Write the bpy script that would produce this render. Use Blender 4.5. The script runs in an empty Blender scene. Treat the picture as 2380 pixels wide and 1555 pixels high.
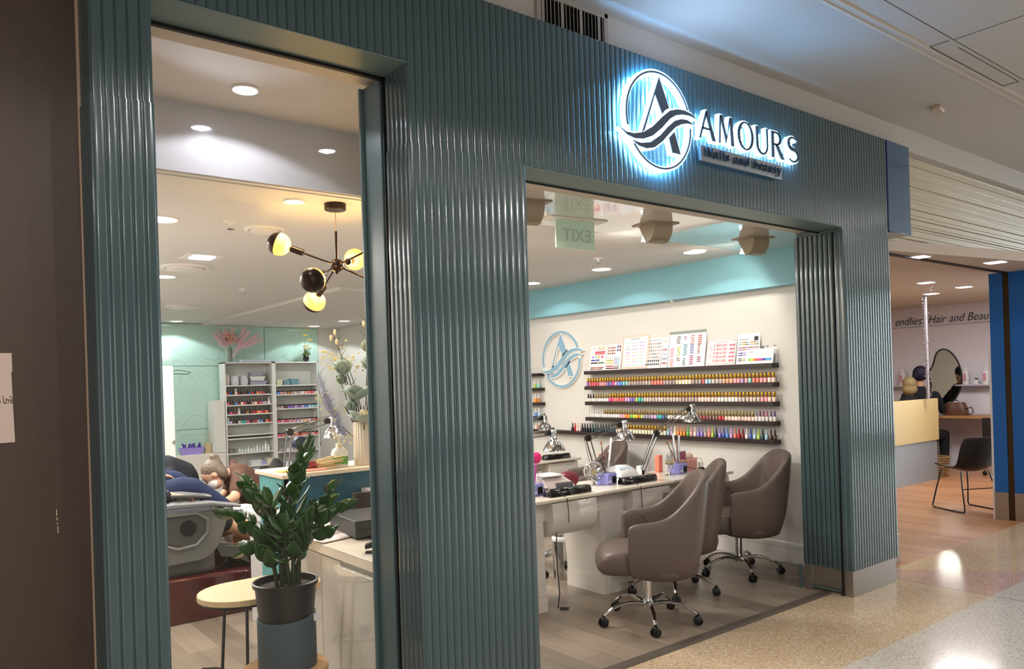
import bpy, bmesh, math, random
from mathutils import Vector, Matrix, Quaternion
random.seed(7)
SC = bpy.context.scene
COL = SC.collection
PI = math.pi
# ---------------------------------------------------------------- camera
YAW = math.radians(52.0); ROLL = 0.031; EYE = Vector((0, 0, 1.55))
def make_camera():
    fw = Vector((math.cos(YAW), math.sin(YAW), 0)); r0 = Vector((math.sin(YAW), -math.cos(YAW), 0)); u0 = Vector((0, 0, 1))
    c, s = math.cos(ROLL), math.sin(ROLL)
    r = r0 * c - u0 * s; u = r0 * s + u0 * c
    cd = bpy.data.cameras.new('camera'); co = bpy.data.objects.new('camera', cd); COL.objects.link(co)
    m = Matrix((r, u, -fw)).transposed().to_4x4(); m.translation = EYE
    co.matrix_world = m
    cd.sensor_fit = 'HORIZONTAL'; cd.sensor_width = 36.0; cd.lens = 1790 / 2380 * 36
    cd.shift_x = 0.0; cd.shift_y = 110.5 / 2380
    cd.clip_start = 0.05; cd.clip_end = 100
    SC.camera = co
make_camera()
# ---------------------------------------------------------------- view + world
SC.view_settings.view_transform = 'Standard'; SC.view_settings.look = 'None'
SC.view_settings.exposure = 0.0; SC.view_settings.gamma = 1.0
SC.view_settings.use_curve_mapping = False
wd = bpy.data.worlds.new('world'); SC.world = wd; wd.use_nodes = True
wd.node_tree.nodes['Background'].inputs[0].default_value = (0.80, 0.78, 0.76, 1)
wd.node_tree.nodes['Background'].inputs[1].default_value = 0.12
# ---------------------------------------------------------------- lights
def area(name, loc, size, power, color=(1, 1, 1), rot=(0, 0, 0), sizey=None, spread=180):
    l = bpy.data.lights.new(name, 'AREA'); l.energy = power; l.color = color; l.size = size
    if sizey: l.shape = 'RECTANGLE'; l.size_y = sizey
    l.spread = math.radians(spread)
    o = bpy.data.objects.new(name, l); COL.objects.link(o); o.location = loc; o.rotation_euler = rot
    return o
def spot(name, loc, power, color, angle, blend=0.15, size=0.04, rot=(0, 0, 0)):
    l = bpy.data.lights.new(name, 'SPOT'); l.energy = power; l.color = color; l.spot_size = math.radians(angle); l.spot_blend = blend
    l.shadow_soft_size = size
    o = bpy.data.objects.new(name, l); COL.objects.link(o); o.location = loc; o.rotation_euler = rot
    return o
ROOMC = (1.0, 0.965, 0.90); COOL = (0.93, 0.96, 1.0)
# shop interior general light: unseen area fills added out of sight behind the posts
for i, (x, y, p) in enumerate([(3.25, 4.9, 46), (3.9, 6.3, 16), (2.95, 4.3, 16), (0.85, 5.3, 50), (1.15, 7.3, 70), (1.6, 9.2, 80)]):
    area('shop_fill', (x, y, 2.55), 0.5, p, ROOMC)
# added unseen corridor fill, under the ceiling and on the opposite side
for (x, y, s, p) in [(0.6, -0.9, 0.3, 38), (5.2, -1.2, 0.25, 50), (8.5, -0.8, 0.25, 60), (-3.0, -1.5, 0.4, 30), (-0.6, -4.0, 0.6, 80), (7.5, -4.0, 0.4, 80)]:
    area('corridor_fill', (x, y, 3.43), s, p, (1.0, 0.93, 0.86))
area('opposite_side_fill', (-2.5, -8.8, 1.7), 5.0, 120, (1.0, 0.95, 0.9), rot=(PI / 2, 0, 0), sizey=2.6)  # large unseen fill added to light the facade from the front
area('opposite_side_fill', (13.0, -8.8, 1.7), 5.0, 140, (1.0, 0.95, 0.9), rot=(PI / 2, 0, 0), sizey=2.6)
area('corridor_end_light', (16.8, 0.2, 1.7), 2.8, 500, (0.80, 0.93, 1.0), rot=(PI / 2, 0, PI / 2), sizey=2.9)  # unseen area light for the brightness at the corridor's right end
area('corridor_end_light', (-6.8, -2.5, 1.6), 3.0, 60, (0.95, 0.97, 1.0), rot=(PI / 2, 0, -PI / 2), sizey=2.6)  # weak unseen side fill added at the left end
# neighbouring shop
area('salon_area_light', (10.6, 4.2, 2.55), 0.8, 60, (1, 0.96, 0.97)); area('salon_area_light', (12.0, 5.6, 2.6), 0.8, 55, (1, 0.96, 0.97))
area('salon_area_light', (9.0, 7.2, 2.5), 0.8, 60, (1, 0.97, 0.95))  # unseen fill added to lighten what the salon mirror reflects
# ---------------------------------------------------------------- colour + materials
def lin(c):
    if isinstance(c, str):
        c = c.lstrip('#'); c = [int(c[i:i + 2], 16) / 255 for i in (0, 2, 4)]
    return tuple(x / 12.92 if x <= 0.04045 else ((x + 0.055) / 1.055) ** 2.4 for x in c)
MATS = {}
def mat(name, col='808080', rough=0.5, metal=0.0, bump=0.0, bscale=40, var=0.0, vscale=6, emit=None, estr=0, trans=0.0, ior=1.45, coat=0.0, alpha=1.0, spec=0.5, objcol=False, stretch=None, sss=0, sheen=0):
    if name in MATS: return MATS[name]
    m = bpy.data.materials.new(name); m.use_nodes = True; MATS[name] = m
    nt = m.node_tree; b = nt.nodes['Principled BSDF']; L = nt.links.new
    c = lin(col) + (1,)
    b.inputs['Base Color'].default_value = c; b.inputs['Roughness'].default_value = rough; b.inputs['Metallic'].default_value = metal
    b.inputs['IOR'].default_value = ior; b.inputs['Transmission Weight'].default_value = trans; b.inputs['Coat Weight'].default_value = coat
    b.inputs['Coat Roughness'].default_value = 0.05; b.inputs['Alpha'].default_value = alpha
    b.inputs['Specular IOR Level'].default_value = spec; b.inputs['Sheen Weight'].default_value = sheen
    if emit: b.inputs['Emission Color'].default_value = lin(emit) + (1,); b.inputs['Emission Strength'].default_value = estr
    src = None
    if objcol:
        oi = nt.nodes.new('ShaderNodeObjectInfo'); L(oi.outputs['Color'], b.inputs['Base Color']); src = oi.outputs['Color']
    if bump or var:
        tc = nt.nodes.new('ShaderNodeTexCoord'); mp = nt.nodes.new('ShaderNodeMapping'); L(tc.outputs['Object'], mp.inputs[0])
        if stretch: mp.inputs['Scale'].default_value = stretch
        if var:
            n = nt.nodes.new('ShaderNodeTexNoise'); n.inputs['Scale'].default_value = vscale; n.inputs['Detail'].default_value = 5; L(mp.outputs[0], n.inputs[0])
            mx = nt.nodes.new('ShaderNodeMix'); mx.data_type = 'RGBA'
            L(n.outputs[0], mx.inputs[0])
            mx.inputs[6].default_value = tuple(x * (1 - var) for x in c[:3]) + (1,); mx.inputs[7].default_value = tuple(min(1, x * (1 + var)) for x in c[:3]) + (1,)
            L(mx.outputs[2], b.inputs['Base Color'])
        if bump:
            n2 = nt.nodes.new('ShaderNodeTexNoise'); n2.inputs['Scale'].default_value = bscale; n2.inputs['Detail'].default_value = 4; L(mp.outputs[0], n2.inputs[0])
            bp = nt.nodes.new('ShaderNodeBump'); bp.inputs['Strength'].default_value = bump; bp.inputs['Distance'].default_value = 0.01
            L(n2.outputs[0], bp.inputs['Height']); L(bp.outputs[0], b.inputs['Normal'])
    return m
class NB:
    """small node-tree helper"""
    def __init__(s, name, rough=0.5, **kw):
        s.m = mat(name, rough=rough, **kw); s.nt = s.m.node_tree; s.b = s.nt.nodes['Principled BSDF']
        s.tc = s.nt.nodes.new('ShaderNodeTexCoord')
    def n(s, t, **kw):
        x = s.nt.nodes.new(t)
        for k, v in kw.items():
            if k.startswith('i_'): x.inputs[int(k[2:]) if k[2:].isdigit() else k[2:].replace('_', ' ')].default_value = v
            else: setattr(x, k, v)
        return x
    def l(s, a, b): s.nt.links.new(a, b)
    def math(s, op, a, b=None):
        x = s.n('ShaderNodeMath', operation=op)
        for i, v in enumerate((a, b)):
            if v is None: continue
            if isinstance(v, (int, float)): x.inputs[i].default_value = v
            else: s.l(v, x.inputs[i])
        return x.outputs[0]
    def mix(s, f, a, b, mode='MIX'):
        x = s.n('ShaderNodeMix', data_type='RGBA', blend_type=mode)
        for i, v in ((0, f), (6, a), (7, b)):
            if isinstance(v, (int, float)): x.inputs[i].default_value = v
            elif isinstance(v, (tuple, str)): x.inputs[i].default_value = (lin(v) if isinstance(v, str) else v[:3]) + (1,)
            else: s.l(v, x.inputs[i])
        return x.outputs[2]
    def xyz(s):
        sp = s.n('ShaderNodeSeparateXYZ'); s.l(s.tc.outputs['Object'], sp.inputs[0]); return sp.outputs
# ---------------------------------------------------------------- mesh builder
class MB:
    def __init__(s): s.v = []; s.f = []; s.mi = []; s.M = Matrix.Identity(4); s.cur = 0
    def T(s, loc=(0, 0, 0), rot=(0, 0, 0), sc=(1, 1, 1)):
        from mathutils import Euler
        s.M = Matrix.Translation(loc) @ Euler(rot).to_matrix().to_4x4() @ Matrix.Diagonal((sc[0], sc[1], sc[2], 1)); return s
    def add(s, vs, fs):
        o = len(s.v); s.v += [s.M @ Vector(p) for p in vs]
        s.f += [tuple(o + i for i in f) for f in fs]; s.mi += [s.cur] * len(fs); return s
    def box(s, x0, x1, y0, y1, z0, z1):
        if x0 > x1: x0, x1 = x1, x0
        if y0 > y1: y0, y1 = y1, y0
        if z0 > z1: z0, z1 = z1, z0
        return s.add([(x0, y0, z0), (x1, y0, z0), (x1, y1, z0), (x0, y1, z0), (x0, y0, z1), (x1, y0, z1), (x1, y1, z1), (x0, y1, z1)],
              [(0, 3, 2, 1), (4, 5, 6, 7), (0, 1, 5, 4), (1, 2, 6, 5), (2, 3, 7, 6), (3, 0, 4, 7)])
    def quad(s, a, b, c, d): return s.add([a, b, c, d], [(0, 1, 2, 3)])
    def loft(s, rings, caps=True, closed=True, loop=False):
        n = len(rings[0]); vs = [p for r in rings for p in r]; fs = []
        R = len(rings)
        for i in range(R if loop else R - 1):
            a = i * n; b = ((i + 1) % R) * n
            for j in range(n if closed else n - 1):
                k = (j + 1) % n; fs.append((a + j, a + k, b + k, b + j))
        if caps and closed and not loop: fs.append(tuple(reversed(range(n)))); fs.append(tuple((R - 1) * n + j for j in range(n)))
        return s.add(vs, fs)
    def tube(s, pts, r, n=8, caps=True, rs=None, loop=False, flat=1.0, upv=None):
        pts = [Vector(p) for p in pts]; rings = []; N = len(pts)
        prev = None
        for i, p in enumerate(pts):
            if loop: d = pts[(i + 1) % N] - pts[i - 1]
            else: d = (pts[min(i + 1, N - 1)] - pts[max(i - 1, 0)])
            if d.length < 1e-9: d = Vector((0, 0, 1))
            d.normalize()
            if prev is None:
                up = Vector(upv) if upv else (Vector((0, 0, 1)) if abs(d.z) < 0.95 else Vector((1, 0, 0)))
                x = d.cross(up).normalized()
            else:
                x = prev - d * prev.dot(d)
                x = x.normalized() if x.length > 1e-6 else d.orthogonal().normalized()
            prev = x; y = x.cross(d).normalized()
            rr = rs[i] if rs else r
            rings.append([p + x * (rr * math.cos(2 * PI * j / n)) + y * (rr * flat * math.sin(2 * PI * j / n)) for j in range(n)])
        return s.loft(rings, caps=caps, loop=loop)
    def cyl(s, p0, p1, r0, r1=None, n=16, caps=True):
        return s.tube([p0, p1], r0, n, caps, rs=[r0, r0 if r1 is None else r1])
    def lathe(s, prof, n=20, c=(0, 0, 0), sx=1, sy=1, a0=0, a1=2 * PI):
        full = abs(a1 - a0 - 2 * PI) < 1e-6
        m = n if full else n + 1
        rings = [[(c[0] + sx * r * math.cos(a0 + (a1 - a0) * j / n), c[1] + sy * r * math.sin(a0 + (a1 - a0) * j / n), c[2] + z) for j in range(m)] for r, z in prof]
        return s.loft(rings, caps=full, closed=full)
    def ball(s, c, r, n=12, sc=(1, 1, 1), rot=None):
        o = s.M
        s.M = o @ Matrix.Translation(c) @ (rot.to_4x4() if rot else Matrix.Identity(4)) @ Matrix.Diagonal((sc[0], sc[1], sc[2], 1))
        h = max(4, n // 2 + 1)
        s.lathe([(r * math.sin(PI * i / h) if 0 < i < h else r * 0.02, -r * math.cos(PI * i / h)) for i in range(h + 1)], n)
        s.M = o; return s
    def prism(s, poly, z0, z1):
        n = len(poly)
        return s.loft([[(x, y, z0) for x, y in poly], [(x, y, z1) for x, y in poly]])
    def strip(s, outer, inner, y0, y1):   # ring-like closed band between two closed XZ polylines, extruded y0..y1
        n = len(outer)
        vs = [(x, y0, z) for x, z in outer] + [(x, y0, z) for x, z in inner] + [(x, y1, z) for x, z in outer] + [(x, y1, z) for x, z in inner]
        fs = []
        for i in range(n):
            k = (i + 1) % n
            fs += [(i, k, n + k, n + i), (2 * n + i, 3 * n + i, 3 * n + k, 2 * n + k), (i, 2 * n + i, 2 * n + k, k), (n + i, n + k, 3 * n + k, 3 * n + i)]
        return s.add(vs, fs)
    def build(s, name, m, parent=None, smooth=35, bevel=0, seg=2, sub=0, normals=True):
        me = bpy.data.meshes.new(name); me.from_pydata([tuple(v) for v in s.v], [], s.f)
        for mm in (m if isinstance(m, (list, tuple)) else [m]): me.materials.append(mm)
        for p, i in zip(me.polygons, s.mi): p.material_index = i
        if normals:
            bm = bmesh.new(); bm.from_mesh(me); bmesh.ops.recalc_face_normals(bm, faces=bm.faces); bm.to_mesh(me); bm.free()
        if smooth:
            me.polygons.foreach_set('use_smooth', [True] * len(me.polygons)); me.set_sharp_from_angle(angle=math.radians(smooth))
        me.update()
        o = bpy.data.objects.new(name, me); COL.objects.link(o)
        if parent is not None: o.parent = parent
        if bevel:
            b = o.modifiers.new('bevel', 'BEVEL'); b.width = bevel; b.segments = seg; b.limit_method = 'ANGLE'; b.angle_limit = math.radians(40)
        if sub:
            b = o.modifiers.new('sub', 'SUBSURF'); b.levels = sub; b.render_levels = sub
        return o
def tag(o, label=None, cat=None, group=None, kind=None):
    if label: o['label'] = label
    if cat: o['category'] = cat
    if group: o['group'] = group
    if kind: o['kind'] = kind
    return o
def thing(name, label, cat, loc=(0, 0, 0), rz=0, group=None):
    o = bpy.data.objects.new(name, None); COL.objects.link(o); o.location = loc; o.rotation_euler = (0, 0, rz); o.empty_display_size = 0.05
    return tag(o, label, cat, group)
def struct(o): o['kind'] = 'structure'; return o
KIDS = {}
def copy_tree(o, parent=None):
    c = o.copy(); COL.objects.link(c)
    if parent is not None: c.parent = parent
    for ch in list(o.children): copy_tree(ch, c)
    return c
def text_obj(name, s, m, parent, size=0.1, loc=(0, 0, 0), rot=(PI / 2, 0, 0), depth=0.002, shear=0.0, sx=1.0, align='LEFT', space=1.0, offset=0.0):
    cu = bpy.data.curves.new(name, 'FONT'); cu.body = s; cu.size = size; cu.extrude = depth; cu.shear = shear; cu.align_x = align; cu.space_character = space; cu.offset = offset
    o = bpy.data.objects.new(name, cu); COL.objects.link(o)
    dg = bpy.context.evaluated_depsgraph_get(); me = bpy.data.meshes.new_from_object(o.evaluated_get(dg)); me.name = name
    bpy.data.objects.remove(o); me.materials.clear(); me.materials.append(m)
    o = bpy.data.objects.new(name, me); COL.objects.link(o); o.parent = parent; o.location = loc; o.rotation_euler = rot; o.scale = (sx, 1, 1)
    return o
ORD = ['zeroth', 'first', 'second', 'third', 'fourth', 'fifth', 'sixth', 'seventh', 'eighth', 'ninth', 'tenth', 'eleventh', 'twelfth', 'thirteenth', 'fourteenth', 'fifteenth', 'sixteenth', 'seventeenth', 'eighteenth', 'nineteenth']
TENS = ['', '', 'twenty', 'thirty', 'forty', 'fifty', 'sixty', 'seventy', 'eighty']
def ordw(n):
    if n < 20: return ORD[n]
    return TENS[n // 10][:-1] + 'ieth' if n % 10 == 0 else TENS[n // 10] + '-' + ORD[n % 10]
# ================================================================ SETTING
# ---- materials
TEAL = NB('teal_fluted_paint', rough=0.20, col='3d5053')
TEAL = TEAL.m; TEAL.node_tree.nodes['Principled BSDF'].inputs['Coat Weight'].default_value = 0.5
TEAL.node_tree.nodes['Principled BSDF'].inputs['Coat Roughness'].default_value = 0.10
TEALF = mat('teal_flat_paint', '4d6265', 0.38)
SOFF = mat('soffit_paint', '5f716d', 0.42)
BLACK = mat('black_gap', '060606', 0.6)
WHITE = mat('white_wall_paint', 'dcd8d2', 0.55, bump=0.03, bscale=120)
CEIL = mat('white_ceiling_paint', 'd6d2cd', 0.6)
GLOSSC = mat('glossy_stretch_ceiling', 'cfcac4', 0.03, spec=0.9, coat=1.0, bump=0.035, bscale=1.6)
TBAND = mat('sky_blue_bulkhead_paint', '84b9c6', 0.5)
STEEL = mat('brushed_steel', 'a8a29a', 0.32, 0.9, bump=0.02, bscale=60, stretch=(1, 1, 14), var=0.1)
CHROME = mat('chrome', 'd8d8da', 0.06, 1.0)
GLASS = mat('window_glass', 'ffffff', 0.0, trans=1.0, ior=1.45)
def glass_arch(name, tint=(1, 1, 1), refl=1.0):
    m = bpy.data.materials.new(name); m.use_nodes = True; nt = m.node_tree
    for n in list(nt.nodes): nt.nodes.remove(n)
    o = nt.nodes.new('ShaderNodeOutputMaterial'); t = nt.nodes.new('ShaderNodeBsdfTransparent'); t.inputs[0].default_value = tint + (1,)
    g = nt.nodes.new('ShaderNodeBsdfGlossy'); g.inputs['Roughness'].default_value = 0.0
    f = nt.nodes.new('ShaderNodeFresnel'); f.inputs[0].default_value = 1.5
    k = nt.nodes.new('ShaderNodeMath'); k.operation = 'MULTIPLY'; k.inputs[1].default_value = refl
    mx = nt.nodes.new('ShaderNodeMixShader')
    nt.links.new(f.outputs[0], k.inputs[0]); nt.links.new(k.outputs[0], mx.inputs[0]); nt.links.new(t.outputs[0], mx.inputs[1]); nt.links.new(g.outputs[0], mx.inputs[2]); nt.links.new(mx.outputs[0], o.inputs[0])
    return m
PANE = glass_arch('shopfront_glass', refl=0.45)
# ---- floors
def terrazzo():
    k = NB('terrazzo', rough=0.13, spec=.4); x, y, z = k.xyz()
    chips = k.n('ShaderNodeTexVoronoi', i_Scale=95.0); k.l(k.tc.outputs['Object'], chips.inputs[0])
    sepc = k.n('ShaderNodeSeparateColor'); k.l(chips.outputs['Color'], sepc.inputs[0])
    d = chips.outputs['Distance']
    dark = k.math('MULTIPLY', k.math('LESS_THAN', d, 0.40), k.math('GREATER_THAN', sepc.outputs[0], 0.80))
    lite = k.math('MULTIPLY', k.math('LESS_THAN', d, 0.5), k.math('LESS_THAN', sepc.outputs[0], 0.20))
    nz = k.n('ShaderNodeTexNoise', i_Scale=1.3, i_Detail=3.0); k.l(k.tc.outputs['Object'], nz.inputs[0])
    beige = k.mix(nz.outputs[0], 'c0a585', 'cdb79a')
    pink = k.mix(nz.outputs[0], 'bf9688', 'c8a99b')
    grey = k.mix(nz.outputs[0], 'bfb8ac', 'cbc6bd')
    ispink = k.math('MULTIPLY', k.math('GREATER_THAN', x, 5.747), k.math('LESS_THAN', k.math('ADD', x, k.math('MULTIPLY', y, 0.9)), 8.62))
    b2 = k.mix(ispink, beige, pink)
    isg = k.math('LESS_THAN', y, 2.14)
    base = k.mix(isg, b2, grey)
    c = k.mix(k.math('MULTIPLY', dark, 0.75), base, '6f5a45'); c = k.mix(k.math('MULTIPLY', lite, 0.5), c, 'efe8dc')
    j = k.math('LESS_THAN', k.math('ABSOLUTE', k.math('SUBTRACT', x, 5.747)), 0.004)
    j2 = k.math('LESS_THAN', k.math('ABSOLUTE', k.math('SUBTRACT', x, -0.25)), 0.004)
    c = k.mix(k.math('MAXIMUM', j, j2), c, '5a4c42')
    k.l(c, k.b.inputs['Base Color']); return k.m
def planks(name, c1, c2, cdark, w=0.18, ln=1.2, rough=0.35, streak=1.0):
    k = NB(name, rough=rough); x, y, z = k.xyz()
    cmb = k.n('ShaderNodeCombineXYZ'); k.l(y, cmb.inputs[0]); k.l(x, cmb.inputs[1])
    br = k.n('ShaderNodeTexBrick', i_Scale=1.0); br.inputs['Mortar Size'].default_value = 0.0012; br.inputs['Brick Width'].default_value = ln; br.inputs['Row Height'].default_value = w
    br.inputs['Color1'].default_value = (0, 0, 0, 1); br.inputs['Color2'].default_value = (1, 1, 1, 1); br.inputs['Mortar'].default_value = (0.5, 0.5, 0.5, 1); br.offset = 0.37
    k.l(cmb.outputs[0], br.inputs[0])
    mp = k.n('ShaderNodeMapping'); mp.inputs['Scale'].default_value = (14, 1.1, 1); k.l(k.tc.outputs['Object'], mp.inputs[0])
    nz = k.n('ShaderNodeTexNoise', i_Scale=1.6, i_Detail=6.0, i_Roughness=0.6); k.l(mp.outputs[0], nz.inputs[0])
    f = k.math('ADD', k.math('MULTIPLY', br.outputs['Color'], 0.45), k.math('MULTIPLY', nz.outputs[0], 0.62 * streak))
    ramp = k.n('ShaderNodeValToRGB'); ramp.color_ramp.elements[0].position = 0.2; ramp.color_ramp.elements[0].color = lin(c1) + (1,); ramp.color_ramp.elements[1].position = 0.8; ramp.color_ramp.elements[1].color = lin(c2) + (1,)
    k.l(f, ramp.inputs[0])
    c = k.mix(k.math('MULTIPLY', br.outputs['Fac'], 0.5), ramp.outputs[0], cdark)
    k.l(c, k.b.inputs['Base Color']); return k.m
TERR = terrazzo()
struct(MB().box(-7, 17, -9, 2.93, -0.1, 0).build('floor', TERR, smooth=0))
PL = planks('grey_brown_vinyl_planks', '6f6356', '9b8c7c', '41382f')
struct(MB().box(0.3, 5.66, 2.93, 12.05, -0.1, 0.0).build('floor', PL, smooth=0))
struct(MB().box(5.78, 14, 2.93, 9, -0.1, 0.0).build('floor', planks('orange_oak_planks', '9c6a45', 'bf8a60', '6b452c', w=0.09, ln=0.9), smooth=0))
m = MB(); m.loft([[(x, 2.895, 0.001), (x, 2.915, 0.009), (x, 2.965, 0.009), (x, 2.98, 0.001)] for x in (2.256, 5.05)])
struct(m.build('trim_1', mat('dark_threshold_strip', '5a5148', 0.45, var=0.15, vscale=20), smooth=0))
# ---- fluted facade
PITCH = 0.0362
def flute_pts(length, amp=0.0030):
    n = max(1, round(length / PITCH)); p = length / n; out = []
    prof = [(0, 0.0), (0.03, 0.15), (0.06, 0.55), (0.10, 0.82), (0.16, 0.95), (0.28, 1.0), (0.56, 1.0), (0.70, 0.97), (0.77, 0.90), (0.83, 0.78), (0.88, 0.58), (0.92, 0.34), (0.955, 0.10), (0.975, 0.0)]
    for i in range(n):
        for t, h in prof: out.append(((i + t) * p, (h * 2 - 1) * amp))
    out.append((length, -amp)); return out
def flute_front(m, x0, x1, y, z0, z1):      # faces -Y
    pts = flute_pts(x1 - x0)
    vs = []; fs = []
    for s, h in pts: vs += [(x0 + s, y - h, z0), (x0 + s, y - h, z1), (x0 + s, y + 0.03, z0), (x0 + s, y + 0.03, z1)]
    for i in range(len(pts) - 1):
        a = i * 4; b = a + 4; fs += [(a, b, b + 1, a + 1), (a + 2, a + 3, b + 3, b + 2), (a + 1, b + 1, b + 3, a + 3), (a, a + 2, b + 2, b)]
    fs += [(0, 1, 3, 2), (len(vs) - 4, len(vs) - 2, len(vs) - 1, len(vs) - 3)]
    m.add(vs, fs)
def flute_side(m, x, y0, y1, z0, z1, amp=0.0045):      # faces -X
    pts = flute_pts(y1 - y0, amp)
    vs = []; fs = []
    for s, h in pts: vs += [(x - h, y0 + s, z0), (x - h, y0 + s, z1), (x + 0.03, y0 + s, z0), (x + 0.03, y0 + s, z1)]
    for i in range(len(pts) - 1):
        a = i * 4; b = a + 4; fs += [(a, a + 1, b + 1, b), (a + 2, b + 2, b + 3, a + 3), (a + 1, a + 3, b + 3, b + 1), (a, b, b + 2, a + 2)]
    fs += [(0, 2, 3, 1), (len(vs) - 4, len(vs) - 3, len(vs) - 1, len(vs) - 2)]
    m.add(vs, fs)
D = 2.741; TOPZ = 3.247
m = MB()
flute_front(m, 0.478, 0.662, D, 2.515, TOPZ); flute_front(m, 0.662, 1.643, D, 2.885, TOPZ); flute_front(m, 1.643, 2.256, D, 2.55, TOPZ); flute_front(m, 2.256, 5.043, D, 2.545, TOPZ); flute_front(m, 5.043, 5.69, D, 2.52, TOPZ)
flute_side(m, 0.478, D + 0.002, 2.925, 2.515, TOPZ)
struct(m.build('wall_front', TEAL, smooth=50))
m = MB(); flute_front(m, 0.478, 0.664, D - 0.004, 0.0, 2.514); flute_side(m, 0.474, D - 0.002, 2.925, 0.0, 2.514); struct(m.build('wall_front', TEAL, smooth=50))
m = MB(); flute_front(m, 1.643, 2.256, D - 0.004, 0.0, 2.549); flute_side(m, 1.639, D - 0.002, 2.93, 0.0, 2.549); flute_side(m, 1.643, D, 2.93, 2.551, 2.879); struct(m.build('wall_front', TEAL, smooth=50))
m = MB(); flute_front(m, 5.053, 5.69, D - 0.004, 0.18, 2.519); flute_side(m, 5.048, D - 0.002, 2.812, 0.18, 2.519, 0.002); flute_side(m, 5.05, 2.818, 3.112, 0.18, 2.519, 0.006); struct(m.build('wall_front', TEAL, smooth=50))
# backing bodies of posts and headers
m = MB(); m.box(0.49, 0.655, D + 0.03, 3.11, 0, 3.24); m.box(1.672, 2.245, D + 0.03, 3.11, 0, 3.24); m.box(5.08, 5.66, D + 0.03, 3.11, 0.01, 3.24)
m.box(0.655, 1.672, D + 0.03, 2.935, 2.886, 3.24); m.box(2.245, 5.08, D + 0.03, 2.935, 2.546, 3.24)
struct(m.build('wall_front', SOFF, smooth=0))
m = MB(); m.box(0.664, 1.643, D - 0.001, 2.93, 2.8795, 2.884); m.box(2.256, 5.05, D - 0.001, 2.93, 2.5395, 2.544)
struct(m.build('trim_2', SOFF, smooth=0))
# header inner faces + black tracks
m = MB(); m.box(0.66, 1.66, 2.931, 2.952, 2.868, 2.90); m.box(2.25, 5.08, 2.931, 2.94, 2.532, 2.56); m.box(1.632, 1.645, 2.931, 2.94, 0, 2.88); m.box(1.645, 1.655, 2.94, 2.951, 0, 2.88); m.box(5.04, 5.06, 2.811, 2.819, 0.0, 2.51)
struct(m.build('trim_3', BLACK, smooth=0))
m = MB(); m.box(1.628, 1.672, 2.952, 3.11, 0, 2.88); m.box(1.610, 1.628, 3.102, 3.116, 0, 2.88)
m.box(0.655, 0.668, 2.94, 3.11, 0, 2.88)
struct(m.build('trim_4', TEALF, smooth=0, bevel=0.002))
m = MB(); m.box(2.25, 5.08, 2.941, 3.10, 2.56, 2.60); m.box(0.66, 1.66, 2.953, 3.10, 2.895, 2.93)
struct(m.build('trim_5', mat('header_inner_beige', 'b9ad9c', 0.5), smooth=0))
# stainless plinth of right post
m = MB(); m.box(5.056, 5.664, D + 0.004, D + 0.03, 0.0, 0.185); m.box(5.056, 5.075, D + 0.03, 2.812, 0.0, 0.185)
m.box(5.07, 5.09, 2.82, 3.05, 0.035, 0.185); m.box(5.058, 5.075, 3.05, 3.11, 0.0, 0.185); m.box(5.65, 5.664, D + 0.03, 3.11, 0, 0.185)
struct(m.build('trim_6', STEEL, smooth=0, bevel=0.0015))
struct(MB().box(5.03, 5.055, 3.125, 3.14, 0, 0.17).build('trim_7', TEALF, smooth=0, bevel=0.003))
# ---- window 1
w = thing('window_1', 'tall frameless shopfront glass pane between the two left fluted posts', 'window'); w['kind'] = 'structure'
MB().box(0.662, 1.64, 2.938, 2.946, 0.0, 2.875).build('pane', PANE, w, smooth=0)
# ---- brown wall at left with its light edge
struct(MB().box(-7, 0.472, 2.925, 3.05, 0, 4.2).build('wall_left', mat('dark_brown_laminate', '44342c', 0.42, bump=0.05, bscale=90, var=0.12, vscale=9), smooth=0))
struct(MB().box(0.466, 0.476, 2.915, 2.926, 0, 3.4).build('trim_8', mat('raw_board_edge', 'b79c86', 0.6), smooth=0))
# ---- shop shell
struct(MB().box(5.65, 5.78, 2.95, 12.1, 0, 3.3).build('wall_right', WHITE, smooth=0))
struct(MB().box(0.30, 0.45, 2.95, 12.1, 0, 3.3).build('wall_left', WHITE, smooth=0))
struct(MB().box(0.30, 5.78, 11.96, 12.1, 0, 2.7).build('wall_back', WHITE, smooth=0))
m = MB(); m.box(0.45, 5.65, 3.76, 11.96, 2.57, 2.70); struct(m.build('ceiling', CEIL, smooth=0))
m = MB(); m.box(2.1, 5.65, 3.0, 3.80, 2.565, 2.70); struct(m.build('ceiling', GLOSSC, smooth=0))
m = MB(); m.box(0.45, 2.15, 3.0, 3.755, 2.90, 3.0); struct(m.build('ceiling', mat('glossy_front_ceiling', 'cfc9c2', 0.12, coat=0.5), smooth=0))
m = MB(); m.box(0.45, 2.1, 3.745, 3.80, 2.575, 2.905); m.box(2.1, 2.16, 3.0, 3.80, 2.566, 2.905); struct(m.build('wall_front', mat('white_gloss_bulkhead', 'd2d0d4', 0.22, coat=0.4), smooth=0))
m = MB(); m.box(0.45, 2.1, 3.80, 3.83, 2.564, 2.572); struct(m.build('trim_9', CEIL, smooth=0))
m = MB(); m.box(3.45, 5.65, 7.2, 11.96, 2.535, 2.57); struct(m.build('ceiling', CEIL, smooth=0))
m = MB(); m.box(5.545, 5.65, 3.11, 7.2, 2.262, 2.57); struct(m.build('wall_right', TBAND, smooth=0))
struct(MB().box(5.56, 5.6, 4.675, 4.70, 2.247, 2.262).build('trim_10', WHITE, smooth=0))
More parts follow.
